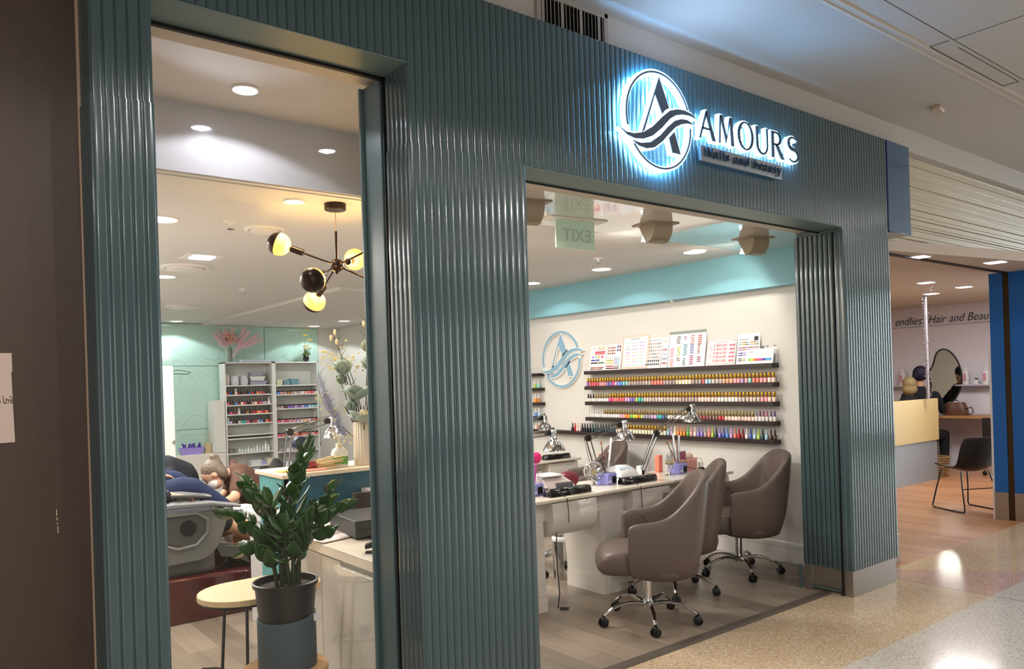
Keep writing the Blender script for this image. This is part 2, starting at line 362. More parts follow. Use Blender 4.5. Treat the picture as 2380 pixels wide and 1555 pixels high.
# baseboard with grooved cap
m = MB(); prof = [(0, 0), (-0.014, 0), (-0.014, 0.128), (-0.020, 0.131), (-0.020, 0.139), (-0.014, 0.141), (-0.014, 0.146), (-0.018, 0.148), (-0.018, 0.156), (-0.011, 0.159), (-0.011, 0.163), (-0.006, 0.168), (0, 0.17)]
m.loft([[(5.652 + x, y, z) for x, z in prof] for y in (3.11, 11.6)])
struct(m.build('baseboard_right', mat('white_gloss_trim', 'e0ddd8', 0.25), smooth=0))
# back glass cladding (mint) in panels
def mint():
    k = NB('mint_back_painted_glass', rough=0.08, coat=0.6); x, y, z = k.xyz()
    # faint scroll pattern, frosted under the glass
    n = k.n('ShaderNodeTexNoise', i_Scale=1.7, i_Detail=0.0); k.l(k.tc.outputs['Object'], n.inputs[0])
    ring = k.math('ABSOLUTE', k.math('SINE', k.math('MULTIPLY', n.outputs[0], 34.0)))
    band = k.math('LESS_THAN', ring, 0.30)
    row = k.math('GREATER_THAN', k.math('SINE', k.math('MULTIPLY', z, 7.4)), 0.0)
    f = k.math('MULTIPLY', k.math('MULTIPLY', band, row), 0.55)
    k.l(k.mix(f, 'b4d6cc', 'a3c2b9'), k.b.inputs['Base Color']); return k.m
MINT = mint()
for i, (x0, x1, z0, z1) in enumerate([(2.2, 4.405, 1.937, 2.565), (4.413, 5.30, 0.65, 2.53), (2.2, 3.72, 0.995, 1.93), (2.2, 3.72, 0.64, 0.988)]):
    struct(MB().box(x0, x1, 11.94, 11.962, z0, z1).build('wall_back', MINT, smooth=0, bevel=0.002))
struct(MB().box(2.2, 5.31, 11.955, 11.961, 0.6, 2.57).build('trim_11', mat('joint_grey', '6f8a84', 0.5), smooth=0))
# ledge low wall at back
struct(MB().box(2.6, 3.66, 11.6, 11.95, 0, 0.64).build('wall_back', WHITE, smooth=0, bevel=0.004))
# ---- mall shell
MALLC = mat('corridor_ceiling_paint', 'b3aca4', 0.6)
m = MB(); m.box(-7, 17, -9, 2.09, 3.455, 3.6); m.box(-7, 17, 2.09, 2.88, 3.46, 3.6)
struct(m.build('ceiling', MALLC, smooth=0))
m = MB(); m.box(-7, 17, 2.085, 2.10, 3.448, 3.47); m.box(-7, 17, 2.035, 2.045, 3.445, 3.47); struct(m.build('trim_12', mat('ceiling_trim', 'c4b9ab', 0.5), smooth=0))
DK = mat('joint_dark', '3d3630', 0.7)
m = MB()
for x in (-1, 2.4, 4.815, 5.9, 7.6, 10): m.box(x, x + 0.004, -4, 1.905, 3.4535, 3.46)
m.box(-7, 17, 1.903, 1.907, 3.4535, 3.46); m.box(4.797, 4.803, 1.925, 2.03, 3.453, 3.46); m.box(4.81, 5.9, 2.026, 2.032, 3.453, 3.46); m.box(4.95, 5.9, 1.933, 1.937, 3.453, 3.46); m.box(5.885, 5.892, 1.935, 2.03, 3.453, 3.46)
struct(m.build('trim_13', DK, smooth=0))
struct(MB().box(-7, 17, 2.85, 3.0, 3.285, 3.6).build('wall_back', MALLC, smooth=0))
struct(MB().box(-7, 0.48, 2.93, 3.0, 3.2, 3.6).build('wall_back', MALLC, smooth=0))
struct(MB().box(-7, 5.7, 2.85, 3.0, 3.2, 3.29).build('wall_back', MALLC, smooth=0))
# opposite side of the corridor (behind the viewer) and its ends, so the place is closed
struct(MB().box(-7, 17, -9.1, -9, 0, 3.6).build('wall_front', mat('far_corridor_wall', '9a9188', 0.6), smooth=0))
struct(MB().box(-7.1, -7, -9, 3, 0, 3.6).build('wall_left', MATS['far_corridor_wall'], smooth=0))
struct(MB().box(17, 17.1, -9, 3, 0, 3.6).build('wall_right', MATS['far_corridor_wall'], smooth=0))
# ---- neighbouring shop
struct(MB().box(5.79, 6.24, 3.0, 3.1, 0.235, 2.5).build('wall_front', mat('mid_blue_panel', '3d6f9e', 0.3, coat=0.3), smooth=0, bevel=0.003))
struct(MB().box(5.79, 6.24, 2.985, 3.1, 0.0, 0.235).build('trim_14', mat('pale_steel_kick', 'c9c6c2', 0.3, 0.6), smooth=0, bevel=0.003))
struct(MB().box(5.78, 5.95, 3.1, 9, 0, 2.7).build('wall_left', WHITE, smooth=0))
def slats():
    k = NB('glossy_cream_linear_slats', rough=0.25, coat=0.2, col='bfb197'); return k.m
m = MB(); z = 2.58
random.seed(3)
while z < 3.285:
    h = random.choice([0.022, 0.03, 0.045, 0.05]); y = 2.93 + random.choice([0, 0.0, 0.006])
    m.loft([[(x, y + 0.03, z), (x, y + 0.004, z), (x, y, z + 0.004), (x, y, z + h - 0.004), (x, y + 0.004, z + h), (x, y + 0.03, z + h)] for x in (5.7, 17)]); z += h + 0.001
struct(m.build('wall_back', slats(), smooth=30))
SAL = mat('salon_ceiling', 'c3b6aa', 0.6)
m = MB(); m.prism([(5.75, 3.02), (6.14, 2.951), (7.97, 2.62), (9.5, 2.35), (17, 1.3), (17, 3.0), (17, 3.05), (5.75, 3.05)], 2.5, 2.585)
struct(m.build('ceiling', SAL, smooth=0))
struct(MB().box(5.78, 14, 3.05, 9, 2.56, 2.68).build('ceiling', SAL, smooth=0))
struct(MB().box(6.25, 8.72, 3.01, 3.045, 2.485, 2.50).build('trim_15', mat('door_track', '3a2e26', 0.5, 0.5), smooth=0))
struct(MB().box(13.0, 13.1, 3.0, 9, 0, 2.7).build('wall_right', mat('salon_white_wall', 'd3cdd2', 0.55), smooth=0))
struct(MB().box(12.985, 13.0, 3.2, 9, 2.243, 2.249).build('trim_16', mat('joint_pale', '8f8a90', 0.6), smooth=0))
struct(MB().box(5.78, 13.1, 9, 9.1, 1.45, 2.7).build('wall_back', mat('salon_sage_paint', 'c3cab2', .6), smooth=0)); struct(MB().box(5.78, 13.1, 8.98, 9.1, 0, 1.45).build('wall_back', mat('salon_tan_dado', 'b39a6c', .5), smooth=0))
BLUE = mat('royal_blue_panel', '0a5da8', 0.35, coat=0.2)
m = MB(); m.box(8.69, 9.3, 3.06, 3.18, 0.28, 2.5); m.box(8.70, 9.3, 2.0, 3.005, 0.28, 2.5); struct(m.build('wall_right', BLUE, smooth=0, bevel=0.002))
m = MB(); m.box(8.688, 9.3, 3.06, 3.185, 0, 0.28); m.box(8.698, 9.3, 2.0, 3.005, 0, 0.28); struct(m.build('trim_17', STEEL, smooth=0, bevel=0.002))
struct(MB().box(8.705, 9.3, 3.005, 3.06, 0, 2.5).build('trim_18', mat('bronze_channel', '4b3c2a', 0.3, 0.8), smooth=0))
struct(MB().box(8.69, 9.3, 3.18, 3.2, 0.0, 1.78).build('trim_19', mat('white_edge', 'd8d4d0', 0.4), smooth=0))
# ================================================================ FIXTURES
LEDW = mat('lamp_white_emission', 'ffffff', 0.5, emit='fff8ee', estr=9)
LEDC = mat('lamp_cool_emission', 'ffffff', 0.5, emit='e6ecff', estr=12)
LEDY = mat('lamp_warm_emission', 'ffffff', 0.5, emit='ffdf9a', estr=7)
RIM = mat('fixture_white', 'e6e2dc', 0.4)
def downlight(x, y, z, label, r=0.085, power=14, col=(1, .96, .9), angle=142, e=None, group=None, grp_cat='ceiling light', sp=True):
    t = thing('downlight', label, grp_cat, (x, y, z), 0, group)
    m = MB(); m.lathe([(r * 1.18, 0.0), (r * 1.18, -0.004), (r * 1.05, -0.009), (r, -0.004), (r * 0.97, 0.0)], 28, c=(0, 0, 0.0)); m.build('rim', RIM, t)
    m = MB(); m.lathe([(0.001, 0.0), (r, -0.0022), (r * 0.999, 0.0), (0.001, 0.0005)], 28, c=(0, 0, -0.001)); m.build('lens', e or LEDW, t)
    if sp: spot('downlight_beam', (x, y, z - 0.012), power, col, angle, 0.12, 0.012 if z > 3 else 0.05)
    return t
g = 'round downlights along the sky blue bulkhead'
downlight(5.069, 4.018, 2.57, 'round white downlight nearest the shop entrance, beside the sky blue bulkhead', power=12, group=None)
downlight(5.060, 5.081, 2.57, 'round white downlight in the middle of the three beside the sky blue bulkhead', power=12)
downlight(5.096, 6.139, 2.57, 'white downlight at the left edge of the entrance, half hidden by the wide post', power=12)
downlight(1.215, 3.43, 2.90, 'large bright downlight in the raised ceiling just behind the shop window', r=0.052, power=16, e=LEDC, col=(.9, .93, 1))
downlight(1.668, 4.005, 2.57, 'warm yellow downlight beside the black pendant ceiling cup', r=.052, power=12, col=(1, .8, .5), e=LEDY)
downlight(1.182, 4.796, 2.57, 'downlight cut off by the left fluted post, first one behind the raised ceiling', power=34)
downlight(1.779, 7.163, 2.57, 'downlight at the left post, behind the large round air vent', power=46)
downlight(3.016, 11.592, 2.57, 'downlight over the left part of the mint glass wall', power=30, col=(.9, 1, 1), angle=132)
downlight(5.05, 11.5, 2.534, 'small downlight over the mint glass above the white shelf unit', power=26, col=(.9, 1, 1), angle=132)
downlight(5.08, 10.5, 2.534, 'small downlight above the dried flower arrangement, nearest the side wall', power=34, col=(.95, 1, 1))
# square spotlight
t = thing('square_downlight', 'bright square downlight beside the large round air vent', 'ceiling light', (1.765, 6.019, 2.57))
m = MB(); m.box(-.13, .13, -.13, .13, -.006, 0.0); m.build('rim', RIM, t, bevel=.003)
m = MB(); m.box(-.075, .075, -.075, .075, -.012, -.0065); m.build('lens', LEDC, t)
spot('downlight_beam', (1.765, 6.019, 2.54), 50, (1, .98, .95), 140, .2, .06)
# corridor downlights (seen reflected in the shop window)
for i, (x, y, lb) in enumerate([(1.697, 0.163, 'round downlight in the corridor ceiling opposite the shop window'), (2.684, 0.129, 'round downlight in the corridor ceiling opposite the wide fluted post'), (-0.6, 0.3, 'round downlight in the corridor ceiling left of the viewer')]):
    downlight(x, y, 3.455, lb, r=0.066, power=45, e=mat('lamp_strong_emission', 'ffffff', 0.5, emit='f2f0ff', estr=40), col=(1, .95, .9), angle=150)
# salon downlights
for i, (x, y, z, lb) in enumerate([(6.72, 2.99, 2.5, 'square downlight in the salon entrance canopy, nearest the fluted post'), (7.76, 2.78, 2.5, 'square downlight in the salon entrance canopy, nearest the blue panels'), (9.35, 4.08, 2.56, 'square salon downlight behind the door track, nearest the fluted post'), (10.36, 4.07, 2.56, 'square salon downlight beside the small ceiling sprinkler'), (10.8, 4.65, 2.56, 'small far square salon downlight above the tinsel strand')]):
    t = thing('square_downlight', lb, 'ceiling light', (x, y, z))
    m = MB(); m.box(-.085, .085, -.085, .085, -.005, 0); m.build('rim', RIM, t)
    m = MB(); m.box(-.07, .07, -.07, .07, -.008, -.0055); m.build('lens', LEDC, t)
    spot('downlight_beam', (x, y, z - .02), 12, (.95, .95, 1), 140, .3, .05)
# air vents
VG = mat('vent_shadow', '8d8a86', 0.6)
for (x, y, r, lb) in [(1.796, 4.798, .125, 'small round ceiling air vent above the globe pendant'), (1.791, 6.579, .20, 'large round ceiling air vent beside the square downlight'), (2.57, 9.597, .19, 'round ceiling air vent furthest back, above the coat hook')]:
    t = thing('air_vent', lb, 'air vent', (x, y, 2.57))
    m = MB(); m.lathe([(r, 0), (r, -.008), (r * .9, -.016), (r * .80, -.012), (r * .78, -.002)], 32); m.build('frame', RIM, t)
    m = MB(); m.lathe([(r * .70, -.006), (r * .70, -.024), (r * .5, -.028), (.001, -.028)], 32); m.build('disc', RIM, t)
    m = MB(); m.lathe([(r * .79, -.001), (.001, -.0015)], 32); m.build('throat', VG, t, normals=False)
for (x, y, lb) in [(1.547, 4.686, 'fire sprinkler in the ceiling left of the small round vent'), (4.594, 4.651, 'fire sprinkler in the ceiling beside the sky blue bulkhead'), (2.666, 7.765, 'flat ceiling detector in front of the lowered ceiling edge'), (9.9, 4.28, 'fire sprinkler in the salon ceiling')]:
    z = 2.57 if x < 5.5 else 2.56
    t = thing('sprinkler', lb, 'sprinkler', (x, y, z))
    m = MB(); m.lathe([(.042, 0), (.04, -.006), (.012, -.008), (.008, -.03), (.0005, -.031)], 18); m.build('collar', RIM, t)
    m = MB(); m.cyl((.008, 0, -.03), (.014, 0, -.045), .002, n=6).cyl((-.008, 0, -.03), (-.014, 0, -.045), .002, n=6); m.lathe([(.024, -.047), (.024, -.044), (.0005, -.043)], 12); m.build('deflector', CHROME, t)
t = thing('smoke_detector', 'small beige sensor box on the corridor ceiling above the blue sign', 'detector', (5.97, 2.483, 3.46), .2)
MB().box(-.07, .07, -.03, .03, -.028, 0).build('body', mat('sensor_beige', 'b9a48e', 0.5), t, bevel=.006); MB().box(.07, .11, -.012, .012, -.012, 0).build('bracket', RIM, t, bevel=.002)
# louvre grille above the facade
t = thing('louvre_grille', 'dusty white vertical louvre vent above the fluted fascia', 'vent', (2.44, 2.85, 3.2))
m = MB(); m.box(0, .028, -.014, 0, 0, .262); m.box(.462, .49, -.014, 0, 0, .262); m.box(0, .49, -.014, 0, .235, .262); m.build('frame', mat('grille_white', '9c948c', 0.5), t, bevel=.003)
m = MB(); m.box(.028, .462, -.001, 0, 0, .236); m.build('backing', BLACK, t)
for i in range(17):
    MB().T((.045 + i * .0255, -.008, .0), (0, 0, .75 if i % 5 else .1)).box(-.010, .010, -.0012, .0012, 0, .236).build('slat', MATS['grille_white'], t, smooth=0)
# ---------------------------------------------------------------- exit sign + mirror-ceiling spots
t = thing('exit_sign', 'pale green acrylic exit sign hanging from the glossy ceiling, seen from behind', 'sign', (3.34, 3.58, 2.565), -.12)
MB().box(-.22, .22, -.06, .06, -.008, 0).build('ceiling_plate', RIM, t, bevel=.002)
ex = MB().box(-.15, .15, -.006, .006, -.185, -.008).build('panel', mat('green_acrylic', 'b5cdb8', 0.25, emit='b5cdb8', estr=0.10), t, bevel=.001)
text_obj('lettering', 'EXIT', mat('exit_green_ink', 'abc3ad', 0.4), t, size=.115, loc=(.125, -.0075, -.14), rot=(PI / 2, 0, 0), depth=.0005, sx=-.95)
LB = mat('lamp_housing_beige', '9c8f7a', 0.4)
for (x, y, lb) in [(3.92, 3.42, 'beige ceiling spotlight between the exit sign and the end spotlight, in the glossy ceiling'), (4.98, 3.40, 'beige ceiling spotlight nearest the sky blue bulkhead, in the glossy ceiling'), (2.78, 3.38, 'beige ceiling spotlight half hidden by the wide fluted post, left of the exit sign')]:
    t = thing('ceiling_spotlight', lb, 'spotlight', (x, y, 2.565), -1.77)
    MB().box(-.10, .10, -.12, .12, -.007, 0).build('ceiling_plate', LB, t, bevel=.002)
    prof = [(-.085, 0), (-.01, -.125)] + [(-.01 + .095 * math.sin(a), -.03 - .095 * math.cos(a)) for a in [i * PI / 2 / 8 for i in range(9)]] + [(.085, 0)]
    m = MB(); m.loft([[(px, yy, pz) for px, pz in prof] for yy in (-.075, .075)]); m.build('housing', LB, t, smooth=40)
    m = MB(); m.T((-.052, 0, -.062), (0, math.radians(31), 0)).box(-.0035, -.001, -.062, .062, -.05, .05).build('lens', LEDW, t)
    for i in range(12): pass
    m = MB()
    for i in range(14): m.box(.0, .0865, -.066 + i * .0098, -.063 + i * .0098, -.126, -.125)
    m.build('rib', LB, t)
    spot('spotlight_beam', (x + .02, y + .10, 2.50), 16, (1, .93, .8), 130, .4, .03, rot=(math.radians(55), 0, -.2))
# ================================================================ FACADE SIGN
LOGO_A1 = [(.015, .864), (.293, .303), (.172, .235), (.082, .146), (-.116, .501), (-.455, -.275), (-.535, -.345)]
LOGO_A2 = [(.265, -.295), (.433, -.148), (.607, -.58), (.354, -.581)]
LOGO_S1 = [(-1.133, -.322), (-.964, -.385), (-.75, -.38), (-.502, -.318), (-.216, -.158), (.08, .088), (.32, .259), (.56, .331), (.772, .346), (.984, .317), (1.151, .238), (.92, .265), (.708, .250), (.496, .195), (.314, .092), (.071, -.127), (-.223, -.341), (-.479, -.442), (-.726, -.475), (-.939, -.437)]
LOGO_S2 = [(-.81, -.515), (-.567, -.536), (-.287, -.474), (.005, -.291), (.246, -.075), (.459, .081), (.672, .155), (.854, .164), (1.067, .103), (.851, .093), (.668, .046), (.484, -.042), (.27, -.217), (.058, -.408), (-.177, -.562), (-.404, -.618), (-.623, -.598)]
def offset_poly(p, d):
    n = len(p); c = sum(p[i][0] * p[(i + 1) % n][1] - p[(i + 1) % n][0] * p[i][1] for i in range(n)); sgn = 1 if c > 0 else -1
    out = []
    for i in range(n):
        a, b, e = Vector(p[i - 1]), Vector(p[i]), Vector(p[(i + 1) % n])
        u = (b - a).normalized(); v = (e - b).normalized(); n1 = Vector((u.y, -u.x)) * sgn; n2 = Vector((v.y, -v.x)) * sgn
        k = n1 + n2; q = 1 + n1.dot(n2); k = k / max(q, .35); out.append((b.x + k.x * d, b.y + k.y * d))
    return out
def xzprism(m, poly, y0, y1, tri=True):
    n = len(poly); cuts = [(0, 1, 2)]
    from mathutils.geometry import tessellate_polygon
    tr = tessellate_polygon([[Vector((a, b, 0)) for a, b in poly]])
    vs = [(a, y0, b) for a, b in poly] + [(a, y1, b) for a, b in poly]
    fs = [tuple(t) for t in tr] + [tuple(n + i for i in reversed(t)) for t in tr] + [(i, (i + 1) % n, n + (i + 1) % n, n + i) for i in range(n)]
    m.add(vs, fs)
def arcring(m, r0, r1, y0, y1, gaps, n=96):
    # ring sections, angles measured from +x, gaps = [(a0,a1)] in degrees left out
    segs = []; cur = []
    for i in range(n + 1):
        a = 360 * i / n
        if any(g0 <= a % 360 <= g1 for g0, g1 in gaps):
            if len(cur) > 1: segs.append(cur)
            cur = []
        else: cur.append(math.radians(a))
    if len(cur) > 1: segs.append(cur)
    for sg in segs:
        m.loft([[(r0 * math.cos(a), y0, r0 * math.sin(a)), (r1 * math.cos(a), y0, r1 * math.sin(a)), (r1 * math.cos(a), y1, r1 * math.sin(a)), (r0 * math.cos(a), y1, r0 * math.sin(a))] for a in sg])
def logo(parent, R, y_back, y_mid, y_face, mbody, mface, dface=.035, r0=.90, f0=.925, f1=.962):
    m = MB(); arcring(m, r0 * R, 1.0 * R, y_mid, y_back, []); m.build('ring', mbody, parent, smooth=60)
    m = MB(); arcring(m, f0 * R, f1 * R, y_face, y_mid, [(196, 214), (2, 20)]); m.build('ring_face', mface, parent, smooth=60)
    for nm, P in (('letter_stroke', LOGO_A1), ('letter_foot', LOGO_A2), ('wave', LOGO_S1), ('wave', LOGO_S2)):
        m = MB(); xzprism(m, [(a * R, b * R) for a, b in offset_poly(P, dface)], y_mid - .0004, y_back); b = m.build(nm, mbody, parent, smooth=30)
        m = MB(); xzprism(m, [(a * R, b2 * R) for a, b2 in P], y_face, y_mid); m.build('face', mface, b, smooth=30)
SGLOW = mat('sign_led_acrylic', 'eaf6ff', 0.3, emit='a8dcff', estr=5.0)
SFACE = mat('sign_dark_face', '55657a', 0.25, 0.2)
sg = thing('illuminated_sign', 'backlit white shop sign with ringed letter emblem on the fluted fascia', 'sign', (3.13, 2.741, 2.897))
em = bpy.data.objects.new('emblem', None); COL.objects.link(em); em.parent = sg
logo(em, .2655, -.030, -.058, -.063, SGLOW, SFACE, .03)
# letters: polygons in a 0..1 em box (width, strokes)
def letter_polys(ch):
    if ch == 'A': return [[(.0, 0), (.06, 0), (.42, .92), (.40, 1.0), (.385, 1.0)], [(.385, 1.0), (.44, 1.0), (.86, 0), (.70, 0), (.37, .86)], [(.16, .34), (.60, .34), (.58, .39), (.18, .39)]]
    if ch == 'M': return [[(.04, 0), (.10, 0), (.19, 1), (.13, 1)], [(.13, 1), (.28, 1), (.58, .22), (.51, .04)], [(.51, .04), (.58, .22), (.86, 1), (.80, 1)], [(.80, 1), (.95, 1), (1.05, 0), (.88, 0)]]
    if ch == 'O':
        n = 24; o = [(.46 + .46 * math.cos(2 * PI * i / n), .5 + .52 * math.sin(2 * PI * i / n)) for i in range(n + 1)]; q = [(.46 + .33 * math.cos(2 * PI * i / n), .5 + .48 * math.sin(2 * PI * i / n)) for i in range(n + 1)]
        return [[o[i], o[i + 1], q[i + 1], q[i]] for i in range(n)]
    if ch == 'U':
        n = 12; c = [(PI + PI * i / n) for i in range(n + 1)]
        o = [(.42 + .37 * math.cos(a), .36 + .38 * math.sin(a)) for a in c]; q = [(.44 + .265 * math.cos(a), .36 + .32 * math.sin(a)) for a in c]
        return [[(.05, 1), (.175, 1), (.175, .36), (.05, .36)], [(.70, 1), (.79, 1), (.79, .36), (.705, .36)]] + [[o[i], o[i + 1], q[i + 1], q[i]] for i in range(n)]
    if ch == 'R':
        n = 10; c = [(PI / 2 - PI * i / n) for i in range(n + 1)]
        o = [(.34 + .30 * math.cos(a), .74 + .26 * math.sin(a)) for a in c]; q = [(.34 + .18 * math.cos(a), .74 + .20 * math.sin(a)) for a in c]
        return [[(.06, 0), (.20, 0), (.20, 1), (.06, 1)], [(.20, .94), (.34, .94), (.34, 1), (.20, 1)], [(.20, .48), (.34, .48), (.34, .54), (.20, .54)], [(.28, .48), (.44, .50), (.80, 0), (.62, 0)]] + [[o[i], o[i + 1], q[i + 1], q[i]] for i in range(n)]
    if ch == 'S':
        pts = []
        for i in range(22):
            t = i / 21
            if t < .5: a = math.radians(40 + 230 * (t / .5)); cx, cy, rx, ry = .34, .74, .25, .235
            else: a = math.radians(90 - 230 * ((t - .5) / .5)); cx, cy, rx, ry = .34, .265, .27, .245
            pts.append((cx + rx * math.cos(a), cy + ry * math.sin(a), .035 + .075 * math.sin(PI * t) ** 2))
        out = []
        for i in range(21):
            p, q = Vector(pts[i][:2]), Vector(pts[i + 1][:2]); d = (q - p).normalized(); nn = Vector((-d.y, d.x))
            out.append([tuple(p + nn * pts[i][2] / 1.6), tuple(p - nn * pts[i][2] / 1.6), tuple(q - nn * pts[i + 1][2] / 1.6), tuple(q + nn * pts[i + 1][2] / 1.6)])
        return out
def add_letter(ch, x, z, h, w, parent, body, face, yb=-.026, ym=-.054, yf=-.059):
    P = letter_polys(ch)
    mb, mf = MB(), MB()
    g = .05
    for p in P:
        pl = [(x + a * w, z + b * h) for a, b in p]
        xzprism(mf, offset_poly(pl, .0022), yf, ym)
        xzprism(mb, offset_poly(pl, .007), ym, yb)
    b = mb.build('letter', body, parent, smooth=0); mf.build('letter_face', face, b, smooth=0)
wp = bpy.data.objects.new('lettering', None); COL.objects.link(wp); wp.parent = sg
for ch, x0, x1 in [('A', 3.462, 3.602), ('M', 3.632, 3.772), ('O', 3.812, 3.965), ('U', 3.985, 4.120), ('R', 4.140, 4.285), ('S', 4.315, 4.445)]:
    wid = {'A': .86, 'M': 1.05, 'O': .92, 'U': .84, 'R': .82, 'S': .66}[ch]
    add_letter(ch, x0 - 3.13, 2.868 - 2.897, .158, (x1 - x0) / wid, wp, SGLOW, SFACE)
pl = thing('name_plate', 'brushed silver plate reading Nails and beauty under the lit letters', 'sign', (3.485, 2.741, 2.748))
MB().box(0, .785, -.045, -.028, 0, .086).build('plate', mat('satin_silver', '9aa3ad', 0.3, 0.7), pl, bevel=.001)
MB().box(.05, .09, -.028, -.004, .03, .05).box(.70, .74, -.028, -.004, .03, .05).build('bracket', STEEL, pl)
text_obj('lettering', 'Nails and beauty', mat('blue_grey_letters', '3f556b', 0.2, 0.6), pl, size=.074, loc=(.03, -.056, .026), depth=.005, sx=1.06, space=1.34, offset=.0008)
# the sign's own LED light: strips behind emblem and letters washing the flutes
def led(name, x, z, sx, sz, p):
    o = area(name, (x, 2.741 - .052, z), sx, p, (.36, .72, 1.0), rot=(PI / 2, 0, 0), sizey=sz); return o
LEDP = mat('led_strip_emission', 'ffffff', .5, emit='58b4ff', estr=95)
m = MB(); arcring(m, .236, .262, -.029, -.026, [])
xzprism(m, [(p * .2655, q * .2655) for p, q in LOGO_S1], -.029, -.026)
xzprism(m, [(p * .2655, q * .2655) for p, q in LOGO_A1], -.029, -.026)
m.build('led_backlight', LEDP, em, smooth=0)
m = MB(); 
for k in range(6): m.box(.37 + k * .172, .43 + k * .172, -.025, -.022, .0, .10)
m.build('led_backlight', LEDP, wp, smooth=0)
spot('sign_spill_spot', (3.3, 2.58, 3.05), 13, (.38, .60, 1.0), 165, .9, .25, rot=(PI, 0, 0))  # unseen spot added for the sign's blue glow on the ceiling
# blue projecting sign beyond the right post
t = thing('projecting_sign', 'dark blue box sign mounted beyond the fluted fascia', 'sign', (5.716, 2.741, 2.575))
MB().box(0, .345, 0, .17, 0, .675).build('box', mat('deep_blue_gloss', '1f4a6c', 0.22, coat=.5), t, bevel=.003)
MB().box(-.012, .055, .004, .02, .0, .675).build('side_strip', mat('navy_strip', '06105a', 0.3), t)
# notice on the brown wall
t = thing('paper_notice', 'creased white paper notice with handwriting taped to the brown wall', 'notice', (0.0, 2.922, 1.52))
PAPER = mat('white_paper', 'c9b3a8', 0.7)
m = MB(); xzprism(m, [(.02, -.116), (.26, -.113), (.2575, .0), (.2555, .112), (.2585, .113), (.258, .172), (.02, .172)], -.0018, -.0002); m.build('sheet', PAPER, t, smooth=0)
INK = mat('black_ink', '14110f', 0.6)
m = MB()
for st in [[(.215, .028), (.2155, .012), (.219, .010), (.222, .014), (.2225, .03)], [(.2225, .012), (.2235, .018), (.2225, .024)], [(.229, .034), (.2305, .036), (.2315, .032), (.233, .012), (.2345, .011), (.239, .018), (.240, .028)], [(.2355, .014), (.238, .011), (.241, .013)],
           [(.241, .022), (.2435, .026), (.246, .022), (.245, .012), (.2435, .012)], [(.247, .02), (.249, .024), (.2515, .022), (.2525, .012), (.250, .012)], [(.2475, .032), (.252, .034), (.2545, .028), (.2555, .01)], [(.2, .03), (.204, .012), (.208, .01), (.211, .028)]]:
    m.tube([(a, -.0022, b) for a, b in st], .0009, n=5)
m.build('handwriting', INK, t, smooth=0)
t = thing('wall_scratch', 'short pale scratch marks in the brown wall below the notice', 'mark', (.3715, 2.9245, 1.10))
m = MB()
for z0, z1 in ((.057, .078), (.042, .052), (.028, .034), (.0, .022)): m.box(-.0012 - z0 * .04, .0012 - z0 * .04, -.0006, 0, z0, z1)
m.build('mark', mat('scratch_cream', 'd8c8a0', .7), t, smooth=0)
# ================================================================ WALL OF POLISH (X = 5.65)
ESP = mat('espresso_shelf', '2a1d1a', 0.35)
shelves = [(1.64, 3.65, 5.88, 'uppermost dark wall shelf, carrying the colour charts'), (1.482, 3.65, 5.88, 'dark wall shelf just below the chart shelf'), (1.322, 3.65, 5.88, 'middle dark wall shelf of polish bottles'), (1.160, 3.65, 5.88, 'second dark wall shelf from the bottom'), (1.008, 3.65, 8.9, 'lowest and longest dark wall shelf, running on behind the post')]
for z, y0, y1, lb in shelves:
    tag(MB().box(5.55, 5.65, y0, y1, z - .038, z).build('wall_shelf', ESP, smooth=0, bevel=.0015), lb, 'shelf')
for k, z in enumerate((1.64, 1.475, 1.31, 1.15)):
    tag(MB().box(5.55, 5.65, 6.63, 8.9, z - .035, z).build('wall_shelf', ESP, smooth=0, bevel=.0015), ['topmost', 'second', 'third', 'fourth'][k] + ' dark shelf of the left bank, cut off by the wide fluted post', 'shelf')
# wall emblem
el = thing('wall_emblem', 'pale blue ringed letter emblem with white edges on the white side wall', 'emblem', (5.65, 6.318, 1.783), -PI / 2)
logo(el, .318, 0, -.022, -.027, mat('emblem_white', 'e6e4e0', .4), mat('emblem_blue', '86aec6', .45), .05, .875, .90, .975)
# --- bottles
BODY = mat('polish_glass', '888888', .12, objcol=True, coat=.6)
GOLD = mat('gold_cap', 'b98a2e', .22, .85); DGOLD = mat('antique_gold_cap', '9a8350', .25, .8)
CAPC = mat('coloured_cap', '888888', .3, objcol=True); CAPK = mat('black_cap', '15120f', .2); CAPW = mat('white_cap', 'ddd9d4', .3)
def rr(w, d, n=3, c=.25):
    out = []
    for qx, qy, a0 in ((1, 1, 0), (-1, 1, 90), (-1, -1, 180), (1, -1, 270)):
        for i in range(n):
            a = math.radians(a0 + 90 * i / (n - 1)); out.append((qx * (w / 2 - c * w) + c * w * math.cos(a), qy * (d / 2 - c * d) + c * d * math.sin(a)))
    return out
def bottle_proto(name, w, d, h, capr, caph, capm, tall=0, taper=.85, bodym=None):
    t = bpy.data.objects.new(name, None)
    prof = [(.92, 0), (1, .04), (1, .80), (.86, .93), (.5, 1.0)]
    m = MB(); m.loft([[(x * s, y * s, z * h) for x, y in rr(w, d)] for s, z in prof]); b = m.build('glass', bodym or BODY, None)
    m = MB(); m.lathe([(capr * .9, h - .001), (capr, h + .003), (capr * taper, h + caph - .003), (capr * taper * .85, h + caph), (.0003, h + caph)], 10); c = m.build('cap', capm, None)
    return b, c
protos = {
    'gold': bottle_proto('b', .031, .028, .042, .0125, .043, GOLD, taper=.95), 'dgold': bottle_proto('b', .029, .028, .036, .0100, .046, DGOLD, taper=.92),
    'colcap': bottle_proto('b', .033, .026, .040, .0085, .046, CAPC, taper=.7), 'white': bottle_proto('b', .030, .028, .036, .008, .044, CAPW, taper=.8),
    'black': bottle_proto('b', .030, .028, .034, .0095, .044, CAPK, taper=.8)}
